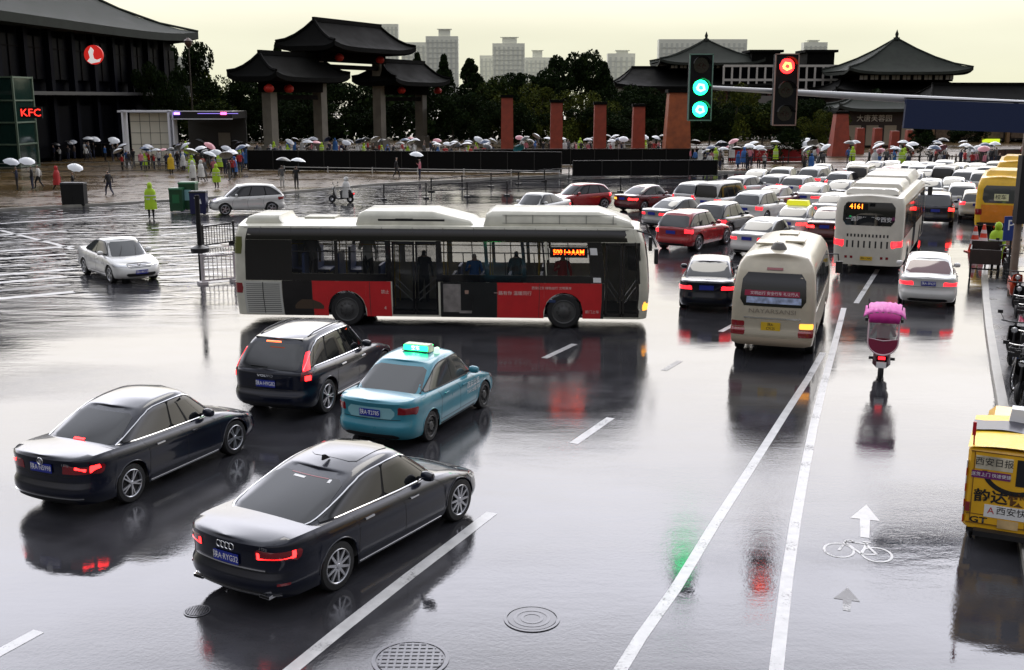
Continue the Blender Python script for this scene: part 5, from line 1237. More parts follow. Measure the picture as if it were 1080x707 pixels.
# far skyline
SKYB = mat('hazy_concrete', (.85, .85, .72), .8, var=.05, vscale=.05); SKYW = mat('hazy_window', (.66, .67, .58), .7)  # distance haze painted into the tower colours as a pale tone
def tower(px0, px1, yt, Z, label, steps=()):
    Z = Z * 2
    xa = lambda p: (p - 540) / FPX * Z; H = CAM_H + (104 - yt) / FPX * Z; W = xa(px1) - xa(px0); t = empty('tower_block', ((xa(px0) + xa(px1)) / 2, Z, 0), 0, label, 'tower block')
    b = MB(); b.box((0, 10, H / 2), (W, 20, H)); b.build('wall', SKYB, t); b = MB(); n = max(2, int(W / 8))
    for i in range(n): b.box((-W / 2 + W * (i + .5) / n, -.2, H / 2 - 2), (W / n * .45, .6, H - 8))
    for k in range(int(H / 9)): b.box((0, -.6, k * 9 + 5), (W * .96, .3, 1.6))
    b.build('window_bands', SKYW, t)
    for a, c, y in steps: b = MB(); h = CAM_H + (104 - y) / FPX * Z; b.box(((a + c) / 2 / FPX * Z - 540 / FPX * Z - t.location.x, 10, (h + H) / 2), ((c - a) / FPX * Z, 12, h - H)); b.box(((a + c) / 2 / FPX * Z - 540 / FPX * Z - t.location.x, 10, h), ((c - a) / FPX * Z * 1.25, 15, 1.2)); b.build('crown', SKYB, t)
tower(427, 452, 48, 1100, 'pale slab block just right of the gate roof', ())
tower(452, 485, 42, 1000, 'pale tower with small rooftop pavilion right of the gate', [(465, 477, 35)])
tower(507, 533, 61, 1100, 'lower pale block left of the stepped tower'); tower(520, 553, 49, 1050, 'stepped pale tower, tallest of the distant skyline', [(530, 545, 43)])
tower(553, 580, 63, 1150, 'pale block with pavilion roof right of the stepped tower', [(561, 571, 56)]); tower(638, 666, 59, 950, 'slender pale tower left of the grey tiled hall', [(647, 659, 56)])
tower(690, 780, 45, 900, 'wide pale slab block rising behind the grey tiled hall'); tower(838, 862, 48, 1000, 'small pale block between the two dark roof blocks', [(843, 853, 46)])
tower(196, 226, 62, 900, 'pale low block beyond the trees right of the dark shopping building'); tower(400, 424, 30, 1200, 'pale block just above the right end of the gate roof'); tower(232, 262, 44, 1300, 'faint block left of the gate roof') if False else None

# ------------------------------------------------------------------ trees
def leafmesh(name, shape, n, seed, sz, m):
    r = random.Random(seed); b = MB(); cl = []
    if shape == 'round': cl = [(r.gauss(0, .27), r.gauss(0, .27), .52 + r.uniform(-.28, .38) * (1), r.uniform(.12, .22)) for _ in range(26)]
    elif shape == 'cone': cl = [(lambda z, a: (math.cos(a) * (1 - z) * .30, math.sin(a) * (1 - z) * .30, .14 + z * .84, .05 + .10 * (1 - z)))(r.random() ** .8, r.uniform(0, 6.28)) for _ in range(46)]
    else: cl = [(r.gauss(0, .15), r.gauss(0, .15), .30 + .62 * r.random(), r.uniform(.08, .16)) for _ in range(30)]
    for i in range(n):
        c = cl[r.randrange(len(cl))]
        while True:
            p = Vector((r.uniform(-1, 1), r.uniform(-1, 1), r.uniform(-1, 1)))
            if p.length <= 1: break
        p = p.normalized() * (p.length ** .45); q = Vector((c[0] + p.x * c[3], c[1] + p.y * c[3], c[2] + p.z * c[3] * .8))
        a = Vector((r.gauss(0, 1), r.gauss(0, 1), r.gauss(0, .6))).normalized(); e = a.orthogonal().normalized(); f = a.cross(e); s = sz * r.uniform(.6, 1.5)
        b.add([q - e * s, q + f * s * .6, q + e * s, q - f * s * .6], [(0, 1, 2, 3)], 0 if r.random() < .65 else 1)
    o = b.build(name, m); me = o.data; bpy.data.objects.remove(o); return me
def fol(n, c): return mat(n, c, .9, var=.35, vscale=.4, spec=.04)
F1, F2, F3, F4 = fol('foliage_dark', (.008, .016, .005)), fol('foliage_mid', (.018, .030, .008)), fol('foliage_olive', (.040, .052, .010)), fol('foliage_yellow', (.085, .095, .015))
CR = {'round': leafmesh('crown', 'round', 10500, 1, .019, [F1, F2]), 'oval': leafmesh('crown', 'oval', 8500, 2, .019, [F2, F3]), 'cone': leafmesh('crown', 'cone', 8500, 3, .017, [F1, F2]), 'light': leafmesh('crown', 'round', 8500, 5, .019, [F3, F4])}
def trunk(seed):
    r = random.Random(seed); b = MB(); b.tube([(0, 0, 0), (.01, .005, .2), (0, .01, .45), (.01, 0, .7)], [.022, .018, .013, .006], 8)
    for i in range(6):
        a = r.uniform(0, 6.28); z = .25 + .07 * i; b.tube([(0, 0, z), (math.cos(a) * .12, math.sin(a) * .12, z + .12), (math.cos(a) * .22, math.sin(a) * .22, z + .2)], [.010, .007, .003], 5)
    o = b.build('trunk', mat('bark', (.05, .04, .03), .8)); me = o.data; bpy.data.objects.remove(o); return me
TR = [trunk(i) for i in range(3)]
def tree(px, yt, Z, kind, wpx, label, i=[0]):
    i[0] += 1; X = (px - 540) / FPX * Z; H = CAM_H + (104 - yt) / FPX * Z; t = empty('pine_tree' if kind == 'cone' else 'tree', (X, Z, .1), i[0] * 1.7, label, 'tree', None)
    W = wpx / FPX * Z
    base = {'round': 1.05, 'oval': .65, 'cone': .66, 'light': 1.05}[kind]
    for me, nm in ((CR[kind], 'crown'), (TR[i[0] % 3], 'trunk')):
        o = bpy.data.objects.new(nm, me); COL.objects.link(o); o.parent = t; s = W / base if nm == 'crown' else H * .9; o.scale = (s, s, H if nm == 'crown' else H)
for a in [
 (188, 46, 158, 'round', 70, 'leafy tree directly at the right end of the big dark eave'), (222, 76, 165, 'light', 60, 'pale olive tree between the dark building and the gate'), (252, 84, 150, 'round', 60, 'dark bushy tree behind the left side of the gate'),
 (226, 105, 140, 'oval', 50, 'low dark tree behind the underpass entrance'), (315, 78, 175, 'round', 80, 'dark tree seen under the left bay of the gate'), (372, 84, 175, 'round', 80, 'dark tree seen through the main bay of the gate'),
 (300, 50, 190, 'cone', 34, 'slim tree showing beside the left gate roof'), (424, 80, 190, 'round', 70, 'round dark tree behind the right gate column'),
 (443, 60, 178, 'cone', 34, 'first dark conifer right of the gate roof'), (470, 62, 178, 'cone', 40, 'second dark conifer right of the gate, below the pavilion tower'), (497, 66, 172, 'cone', 56, 'broad dark conifer left of the slim brick pillars'),
 (520, 82, 160, 'oval', 50, 'mid green tree above the leftmost brick pillar'), (548, 80, 170, 'cone', 40, 'small conifer between the first two brick pillars'), (563, 78, 165, 'round', 60, 'dark tree between first and second brick pillars'),
 (598, 58, 172, 'round', 74, 'tallest round tree above the second brick pillar'), (570, 92, 150, 'light', 66, 'low olive tree behind the second brick pillar'), (634, 69, 170, 'cone', 46, 'pointed tree left of the grey tiled hall'),
 (612, 100, 145, 'light', 60, 'low olive tree behind the third brick pillar'), (655, 92, 160, 'round', 60, 'dark tree in front of the grey hall, left part'), (690, 98, 155, 'round', 60, 'dark tree directly left of the broad tapering pillar'),
 (745, 108, 140, 'round', 60, 'dark tree behind the green signal'), (772, 92, 150, 'light', 52, 'yellow-green tree just right of the green signal'), (800, 110, 150, 'oval', 50, 'olive tree left of the red signal'),
 (850, 104, 150, 'round', 60, 'dark tree just right of the red signal'), (828, 128, 112, 'cone', 44, 'dark conical shrub tree in front of the crowd, below the red signal'), (965, 126, 112, 'cone', 40, 'dark conical shrub tree right of the short red pillars'),
 (866, 118, 140, 'light', 40, 'brownish low tree left of the tall tapering red pillar'), (968, 92, 260, 'oval', 30, 'small pale tree rising right of the pagoda hall'), (1042, 96, 300, 'oval', 22, 'distant little tree above the navy board'), (1010, 130, 150, 'round', 40, 'dark tree before the shop row at the far right'),
 (182, 70, 135, 'round', 46, 'dark tree standing before the right end of the shopping building'), (160, 90, 165, 'round', 60, 'dark tree hidden partly by the dark shopping building'), (478, 100, 150, 'round', 56, 'low dark tree behind the right gate bay'), (400, 110, 150, 'round', 60, 'low dark tree under the main gate bay'), (340, 108, 150, 'round', 60, 'low dark tree between the left and main gate columns'), (280, 104, 165, 'round', 60, 'low dark tree left of the first gate column'),
 (720, 116, 150, 'round', 60, 'low dark tree right behind the broad tapering pillar'), (640, 112, 140, 'round', 60, 'low dark tree between third and fourth brick pillars'), (540, 108, 142, 'round', 60, 'low dark tree right of the leftmost brick pillar')]: tree(*a)

# ------------------------------------------------------------------ signals, mast arm, lamp posts, parking sign
def mast():
    Y = 30.0; a, b_ = AY(741, 93, Y), AY(1165, 113, Y); t = empty('mast_arm', (b_.x, Y, .12), 0, 'long pale signal mast arm reaching in from the right', 'mast'); b = MB()
    b.tube([(a.x - b_.x, 0, a.z - .1), (0, 0, b_.z - .2)], [.05, .16], 14); b.build('arm', mat('galvanised', (.42, .42, .42), .4, metal=.4, var=.1), t, smooth=40)
    b = MB(); b.tube([(0, 0, 0), (0, 0, b_.z + .3)], [.22, .16], 16); b.build('post', mat('galvanised', (1, 1, 1)), t, smooth=40)
    p, q = AY(955, 104, Y - .3), AY(1100, 142, Y - .3); s = empty('sign_board', ((p.x + q.x) / 2, Y - .3, (p.z + q.z) / 2 ), R(0), 'dark navy sign board hanging from the mast arm', 'sign')
    w_ = q.x - p.x; h_ = .76; b = MB(); b.box((0, 0, 0), (w_, .12, h_), M=Matrix.Rotation(R(2.2), 3, 'Y')); b.build('panel', mat('navy_board', (.010, .022, .075), .35), s)
    b = MB()
    for x in (-w_ * .3, 0, w_ * .3): b.box((x, .12, .1), (.08, .16, .5))
    b.box((0, .02, h_ / 2 + .03), (w_, .16, .04), M=Matrix.Rotation(R(2.2), 3, 'Y')); b.build('bracket', RAILM, s)
    GL = mat('green_signal', (.02, .5, .2), .3, emit=(.008, 1, .30), es=11); RL = mat('red_signal', (.6, .02, .01), .3, emit=(1, .012, .012), es=10); CORE = {0: mat('green_core', (.3, .9, .5), .3, emit=(.12, 1, .45), es=9), 1: mat('red_core', (.9, .3, .1), .3, emit=(1, .22, .05), es=7)}; OFFL = mat('dark_lens', (.02, .015, .012), .15, coat=1)
    EDGE = mat('signal_edge', (.16, .28, .22), .4); EDGR = mat('signal_edge_warm', (.34, .22, .18), .4)
    for px, y0, y1, lab, lit, col, ed in ((738, 60, 125, 'green lit three-lamp traffic signal on the mast arm', (1, 2), GL, EDGE), (827.5, 60, 130, 'red lit three-lamp traffic signal on the mast arm', (0,), RL, EDGR)):
        c = AY(px, (y0 + y1) / 2, Y - .45); k = 1150 / (Y * 1.0); h = (y1 - y0) * Y / FPX; wd = .60; s = empty('traffic_signal', tuple(c), 0, lab, 'traffic signal')
        b = MB(); b.box((0, 0, 0), (wd, .25, h)); b.build('housing', BLACKM, s)
        b = MB()
        for d_ in ((0, h / 2, wd, .03), (0, -h / 2, wd, .03)): b.box((0, -.13, d_[1]), (wd + .03, .04, .03))
        for x in (-wd / 2, wd / 2): b.box((x, -.13, 0), (.03, .04, h))
        b.build('housing_rim', ed, s)
        b = MB(); b.box((0, .25, -.1 + .2), (.10, .3, .12)); b.build('bracket', RAILM, s)
        for i in range(3):
            z = h / 2 - h * (i + .5) / 3; on = i in lit
            b = MB(); b.lathe([(.001, -.135), (.20, -.135), (.21, -.12)], 28, 0, 'Y', c=(0, 0, z)); l = b.build('lamp', OFFL, s)
            b = MB(); mtl = col if on else mat('unlit_symbol', (.05, .008, .005), .4)
            # bicycle pictogram on the left-turn or cycle lamps
            if on: b.lathe([(.001, -.145), (.19, -.143), (.195, -.137)], 24, 0, 'Y', c=(0, 0, z)); b.tube([(-.10, -.155, z - .03), (-.04, -.155, z + .08), (.07, -.155, z + .06), (.10, -.155, z - .05), (0, -.155, z - .09), (-.10, -.155, z - .03)], .035, 6, 1)
            else:
                for x in (-.07, .07): b.tube([(x + .045 * math.cos(q), -.14, z - .03 + .045 * math.sin(q)) for q in np.linspace(0, 6.283, 13)], .007, 5)
                b.tube([(-.07, -.14, z - .03), (-.03, -.14, z + .06), (.05, -.14, z + .05), (.07, -.14, z - .03)], .007, 5)
            b.build('lens', [mtl, CORE[0 if col is GL else 1]], l)
            b = MB(); b.lathe([(.225, -.13), (.235, -.40)], 20, 0, 'Y', c=(0, 0, z), a0=R(10), a1=R(170)); b.build('visor', BLACKM, l)
mast()
def street_lamp(px, yb, H, label):
    c = G(px, yb); t = empty('street_lamp', (c.x, c.y, .12), 0, label, 'street lamp'); b = MB(); b.tube([(0, 0, 0), (0, 0, H)], [.11, .06], 10); b.lathe([(.2, 0), (.2, .5), (.1, .7)], 12); b.build('post', mat('brown_post', (.04, .03, .02), .5), t, smooth=40)
    b = MB(); b.lathe([(.001, H - .1), (.25, H), (.42, H + .3), (.40, H + .55), (.5, H + .6), (.2, H + .85), (.001, H + .95)], 14); b.build('lantern', mat('lantern_brown', (.08, .04, .03), .5), t, smooth=40)
street_lamp(206, 166, 12.0, 'tall street lamp with round lantern above the underpass entrance')
t = empty('sign_post', tuple(G(1066, 316)), 0, 'grey-brown pole at the right kerb carrying cameras', 'pole'); t.location.z = .12
b = MB(); b.tube([(0, 0, 0), (0, 0, 6.5)], [.13, .10], 14); b.build('post', mat('pole_tan', (.16, .12, .09), .5, var=.2), t, smooth=40); b = MB(); b.box((0, -.05, 3.5), (.32, .3, 2.2)); b.build('control_box', RAILM, t)
c = G(1062, 303); t = empty('parking_sign', (c.x, c.y, .12), 0, 'blue parking sign with white P beside the yellow bus', 'sign'); b = MB(); b.tube([(0, .05, 0), (0, .05, 2.6)], .035, 8); b.build('post', RAILM, t)
b = MB(); b.box((-.08, 0, 1.95), (.46, .04, .85)); p = b.build('panel', mat('sign_blue', (.015, .04, .20), .4), t); text('P', .52, WTXT, p, (-.08, -.02, 2.05), (1, 0, 0), (0, 0, 1), 'lettering', .006)
c = G(213, 296); t = empty('bollard_post', tuple(c), 0, 'dark post with wide collar standing in the junction left of the bus', 'post'); b = MB(); b.tube([(0, 0, 0), (0, 0, 3.1)], .085, 12); b.build('post', BLACKM, t, smooth=40); b = MB(); b.lathe([(.1, 1.0), (.32, 1.05), (.34, 1.2), (.1, 1.3)], 16); b.build('collar', PLASTIC, t, smooth=40)
# ------------------------------------------------------------------ people
SKIN = mat('skin', (.38, .24, .17), .5); HAIR = mat('black_hair', (.01, .008, .007), .5); SHOE = mat('dark_shoes', (.012, .012, .012), .5)
CLOTH = {n: mat('cloth_' + n.replace(' ', '_'), c, .7, var=.12) for n, c in {'black': (.012, .012, .014), 'white': (.55, .55, .53), 'red': (.40, .02, .02), 'hi-vis yellow': (.38, .58, .02), 'navy': (.015, .02, .05), 'grey': (.10, .10, .10), 'brown': (.06, .035, .02), 'yellow': (.65, .42, .02), 'pink': (.6, .2, .25), 'blue': (.03, .12, .35), 'green': (.03, .14, .05), 'maroon': (.16, .01, .03)}.items()}
def human(name, pose, girth=1.0, sub_=1):
    V, E, Rr = [], [], []
    def v(x, y, z, r, par=None):
        V.append((x, y, z)); Rr.append(r); i = len(V) - 1
        if par is not None: E.append((par, i))
        return i
    sit = pose == 'ride'
    pz = .80 if sit else .93; lean = .06 if sit else (.03 if pose == 'walk' else 0)
    pel = v(0, 0, pz, .125 * girth); sp = v(lean * .4, 0, pz + .22, .12 * girth, pel); ch = v(lean, 0, pz + .42, .145 * girth, sp); nk = v(lean * 1.1, 0, pz + .555, .055, ch)
    hd = v(lean + .015, 0, pz + .66, .095, nk); ht = v(lean + .01, 0, pz + .75, .082, hd); v(lean + .09, 0, pz + .655, .035, hd)
    for s in (1, -1):
        sh_ = v(lean, s * .17, pz + .475, .062 * girth, ch)
        if pose == 'umbrella' and s < 0: el = v(.10, -.24, pz + .24, .045, sh_); wr_ = v(.24, -.12, pz + .38, .032, el); v(.26, -.10, pz + .45, .038, wr_)
        elif sit: el = v(.16, s * .26, pz + .24, .045, sh_); wr_ = v(.40, s * .27, pz + .22, .032, el); v(.46, s * .26, pz + .23, .036, wr_)
        else:
            sw = s * .14 if pose == 'walk' else .02
            el = v(sw * .5 - .02, s * .24, pz + .21, .045, sh_); wr_ = v(sw + .05, s * .25, pz - .03, .031, el); v(sw + .07, s * .25, pz - .10, .036, wr_)
        hp = v(0, s * .085, pz - .05, .10 * girth, pel)
        if sit: kn = v(.42, s * .12, pz - .06, .07, hp); an = v(.36, s * .12, pz - .48, .045, kn); v(.50, s * .12, pz - .52, .04, an)
        elif pose == 'walk': a = .26 * s; kn = v(.10 + a * .5, s * .09, .50, .068, hp); an = v(a - .02, s * .09, .10 + (.05 if s < 0 else 0), .045, kn); v(a + .12, s * .09, .05 + (.02 if s < 0 else 0), .04, an)
        else: kn = v(.02, s * .10, .50, .068, hp); an = v(-.01, s * .10, .09, .045, kn); v(.13, s * .11, .045, .04, an)
    me = bpy.data.meshes.new('person'); me.from_pydata(V, E, []); o = bpy.data.objects.new('person', me); COL.objects.link(o)
    sk = o.modifiers.new('s', 'SKIN'); sk.use_smooth_shade = True
    for i, r in enumerate(Rr): me.skin_vertices[0].data[i].radius = (r, r)
    me.skin_vertices[0].data[0].use_root = True
    if sub_: o.modifiers.new('u', 'SUBSURF').levels = sub_; o.modifiers['u'].render_levels = sub_
    dg = bpy.context.evaluated_depsgraph_get(); dg.update(); m2 = bpy.data.meshes.new_from_object(o.evaluated_get(dg)); bpy.data.objects.remove(o)
    m2.materials.clear()
    for m in (CLOTH['black'], CLOTH['navy'], SKIN, HAIR, SHOE): m2.materials.append(m)
    for p in m2.polygons:
        c = p.center; k = 0
        if c.z > pz + .58: k = 3 if (c.z > pz + .73 or c.x < lean - .01) else 2
        elif c.z > pz + .53: k = 2
        elif (pose == 'umbrella' and c.x > .215 and c.z > pz + .36) or (sit and c.x > .42 and c.z > pz + .1) or (not sit and pose != 'umbrella' and c.z < pz - .05 and abs(c.y) > .2): k = 2
        elif (not sit and c.z < .10) or (sit and c.z < pz - .44): k = 4
        elif c.z < pz + .0 or (sit and c.z < pz + .06): k = 1
        p.material_index = k
    m2.name = 'person'; return m2
HM = {p: human(p, p) for p in ('stand', 'walk', 'umbrella', 'ride')}
def coat_mesh():
    b = MB(); P = []
    for z, rx, ry, x0 in ((.48, .25, .30, 0), (.75, .23, .29, 0), (1.05, .19, .27, .01), (1.30, .18, .27, .02), (1.43, .14, .22, .02), (1.50, .09, .11, .02), (1.56, .125, .115, .01), (1.66, .135, .12, 0), (1.76, .10, .09, -.01), (1.80, .01, .01, -.01)):
        P.append([(x0 + rx * math.cos(t) + (.015 * math.sin(t * 5) if z < 1.2 else 0), ry * math.sin(t), z) for t in np.linspace(0, 2 * math.pi, 24, endpoint=False)])
    b.grid(P, 0, loop=True)
    for z in (.95, 1.12): b.lathe([(.275, z), (.283, z + .01), (.283, z + .05), (.275, z + .06)], 20, 1); 
    n = len(P) * 24
    for i in range(n, len(b.v)): b.v[i] = (b.v[i][0] * .74, b.v[i][1] * 1.0, b.v[i][2])
    o = b.build('raincoat', [CLOTH['hi-vis yellow'], mat('reflective_band', (.6, .6, .6), .3)], smooth=60); me = o.data; bpy.data.objects.remove(o); return me
COATM = coat_mesh()
def person(loc, rz, pose, coat, legs, label, group=None, raincoat=None, s=1.0, helmet=None):
    o = bpy.data.objects.new('person', HM[pose]); COL.objects.link(o); o.location = loc; o.rotation_euler = (0, 0, rz); o.scale = (s, s, s)
    retint(o, 0, CLOTH[coat]); retint(o, 1, CLOTH[legs]); tag(o, label, 'person', group)
    if raincoat:
        c = bpy.data.objects.new('raincoat', COATM); COL.objects.link(c); c.parent = o; retint(c, 0, CLOTH[raincoat])
        if raincoat != 'hi-vis yellow': retint(c, 1, CLOTH[raincoat])
        if pose == 'ride': c.location = (0.03, 0, -.13); c.scale = (1.15, 1.05, 1)
    if helmet:
        b = MB(); b.lathe([(.13, -.04), (.135, .02), (.11, .10), (.05, .14), (.001, .15)], 14); h = b.build('helmet', helmet, o, smooth=50); h.location = (.05, 0, (.80 if pose == 'ride' else .93) + .70)
    return o
def umb_mesh():
    b = MB(); n = 8; P = []
    for t in (0, .25, .5, .75, 1):
        P.append([(.56 * t * math.cos(a) * (1 - .06 * (k % 2) * t), .56 * t * math.sin(a) * (1 - .06 * (k % 2) * t), .24 * (1 - t ** 2) + (.02 * (k % 2) * t)) for k, a in enumerate(np.linspace(0, 2 * math.pi, 16, endpoint=False))])
    b.grid(P, 0, loop=True)
    for k in range(8):
        a = 2 * math.pi * k / 8; b.tube([(0, 0, .20), (.30 * math.cos(a), .30 * math.sin(a), .15), (.555 * math.cos(a), .555 * math.sin(a), -.01)], .004, 4, 1)
    b.tube([(0, 0, .30), (0, 0, -.62), (.03, 0, -.68), (.06, 0, -.66)], .009, 6, 1)
    o = b.build('umbrella', [CLOTH['white'], PLASTIC], smooth=25); me = o.data; bpy.data.objects.remove(o); return me
UMB = umb_mesh()
UC = {'white': mat('umbrella_white', (.62, .64, .66), .35), 'pale grey': mat('umbrella_pale', (.42, .44, .47), .35), 'black': mat('umbrella_black', (.02, .02, .02), .3), 'dark blue': mat('umbrella_blue', (.02, .05, .12), .3), 'pink': mat('umbrella_pink', (.55, .22, .25), .35), 'cyan': mat('umbrella_cyan', (.03, .35, .5), .35)}
def umbrella(loc, rz, col, label, tilt=.1, group=None, s=1.0):
    o = bpy.data.objects.new('umbrella', UMB); COL.objects.link(o); o.location = loc; o.rotation_euler = (tilt, tilt * .6, rz); o.scale = (s, s, s); retint(o, 0, UC[col]); return tag(o, label, 'umbrella', group)
def with_umb(px, py, rz, coat, legs, ucol, plabel, ulabel, tilt=.1, pose='umbrella', s=1.0, z=.12):
    g = G(px, py); g.z = z; person(g, rz, pose, coat, legs, plabel, s=s)
    o = Vector((.26, -.10, 0)); o.rotate(Matrix.Rotation(rz, 3, 'Z')); umbrella(g + o + Vector((0, 0, 2.0 * s)), rz, ucol, ulabel, tilt, s=s)
with_umb(19, 203, R(200), 'navy', 'black', 'pale grey', 'person in navy walking at the far left edge of the wet plaza', 'pale grey umbrella held by the leftmost walker on the plaza', -.35)
with_umb(35, 202, R(190), 'black', 'navy', 'white', 'person in black under a tilted white umbrella, second from the left', 'white umbrella tilted back, second from the left on the plaza', -.4)
g = G(42, 201); g.z = .12; person(g, R(180), 'walk', 'white', 'black', 'person in white top beside the tilted white umbrella')
g = G(61, 204); g.z = .12; person(g, R(0), 'walk', 'red', 'black', 'person in red raincoat behind the two dark bins', raincoat='red')
with_umb(78, 208, R(10), 'black', 'black', 'white', 'person in black half hidden by the two dark bins', 'low white umbrella above the two dark bins', .45, s=.92)
g = G(116, 209); g.z = .12; person(g, R(150), 'walk', 'black', 'navy', 'person in dark clothes walking alone between the bins and the hi-vis officer')
g = G(160, 231); person(Vector((g.x, g.y, 0)), R(-80), 'stand', 'hi-vis yellow', 'black', 'traffic officer in hi-vis yellow raincoat standing by the green bins', raincoat='hi-vis yellow', s=1.12)
g = G(181, 186); g.z = .12; person(g, R(-60), 'stand', 'yellow', 'black', 'person in orange-yellow coat by the underpass entrance', raincoat='yellow')
g = G(204, 196); g.z = .12; person(g, R(-30), 'stand', 'white', 'grey', 'person in white raincoat just above the green bins', raincoat='white')
g = G(213, 195); g.z = .12; person(g, R(170), 'walk', 'white', 'grey', 'second person in white raincoat, right of the first one above the bins', raincoat='white')
g = G(229, 201); g.z = .12; person(g, R(-100), 'stand', 'hi-vis yellow', 'black', 'officer in hi-vis jacket behind the white crossover', raincoat='hi-vis yellow')
with_umb(246, 190, R(-60), 'red', 'black', 'white', 'person in red under umbrella above the white crossover', 'white umbrella over the person in red above the crossover')
with_umb(298, 201, R(90), 'grey', 'white', 'black', 'person with pale trousers under the black umbrella right of the crossover', 'black umbrella right of the white crossover')
with_umb(313, 202, R(80), 'black', 'black', 'white', 'person in black under round white umbrella right of the crossover', 'white umbrella held high right of the black umbrella')
g = G(418, 190); g.z = .12; person(g, R(0), 'walk', 'black', 'black', 'person in black walking along the long black hoarding')
with_umb(443, 192, R(180), 'pink', 'navy', 'white', 'person in pink under umbrella by the right half of the long hoarding', 'white umbrella by the right half of the long hoarding', -.2)
g = G(547, 180); g.z = .12; umbrella(g + Vector((0, 0, 1.9)), 0, 'cyan', 'bright cyan umbrella between the first two brick pillars', -.6); person(g, R(90), 'stand', 'black', 'black', 'person under the bright cyan umbrella by the black screen')
g = G(862, 184); g.z = .12; person(g, R(190), 'walk', 'grey', 'black', 'person in grey walking in front of the long railing'); g = G(730, 183)
g = G(953, 177); g.z = .12; person(g, R(-90), 'stand', 'hi-vis yellow', 'black', 'officer in hi-vis vest behind the railing beside the dark conical shrub', raincoat='hi-vis yellow')
# the crowd beyond the hoardings and the railing
rc_ = random.Random(11)
ZONES = [(150, 262, 'by the underpass entrance', 112, 128), (262, 300, 'below the left bay of the gate', 112, 119), (300, 350, 'between the left gate columns', 108, 128), (350, 410, 'below the main bay of the gate', 108, 130), (410, 470, 'below the right bay of the gate', 108, 130),
         (470, 530, 'behind the hoarding left of the brick pillars', 108, 116), (530, 590, 'between the first two brick pillars', 121, 130), (590, 632, 'between the second and third brick pillars', 121, 130), (632, 672, 'between the third and fourth brick pillars', 121, 130), (672, 705, 'left of the broad brick pillar', 121, 130),
         (725, 815, 'below the green signal beyond the fence', 98, 112), (840, 880, 'left of the tall tapering red pillar', 98, 112), (890, 955, 'in front of the short red pillars', 100, 112), (975, 1075, 'before the shop row at the far right', 98, 115), (20, 130, 'behind the low black wall at far left', 114, 122), (196, 264, 'gathered right of the underpass entrance', 86, 104), (132, 200, 'before the white underpass entrance', 98, 105)]
CN = ['black', 'black', 'navy', 'grey', 'white', 'brown', 'red', 'hi-vis yellow', 'white', 'black', 'blue', 'pink']; UN = ['white', 'white', 'black', 'pale grey', 'white', 'black', 'dark blue', 'pink', 'pale grey', 'black', 'dark blue', 'white']
for x0, x1, zone, za, zb in ZONES:
    for i in range(max(5, int((x1 - x0) / 3.2))):
        px = rc_.uniform(x0, x1); Z = rc_.uniform(za, zb); cn = rc_.choice(CN); un = rc_.choice(UN); ps = rc_.choice(['stand', 'walk', 'umbrella', 'umbrella']); rz = rc_.uniform(0, 6.28); g = Vector(((px - 540) / FPX * Z, Z, .12)); s = rc_.uniform(.84, 1.08)
        lg = rc_.choice(['black', 'navy', 'grey']); has = ps == 'umbrella'
        person(g, rz, ps, cn, lg, f'person in {cn} {"with umbrella up" if has else "without umbrella"}, {zone}', 'people in the crowd beyond the road', raincoat=cn if cn in ('hi-vis yellow',) or (cn in ('white', 'blue') and rc_.random() < .5) else None, s=s)
        if has: o = Vector((.26, -.10, 0)); o.rotate(Matrix.Rotation(rz, 3, 'Z')); umbrella(g + o + Vector((0, 0, 2.0 * s)), rz, un, f'{un} umbrella {zone}', rc_.uniform(-.6, .6), 'umbrellas in the crowd beyond the road', s)

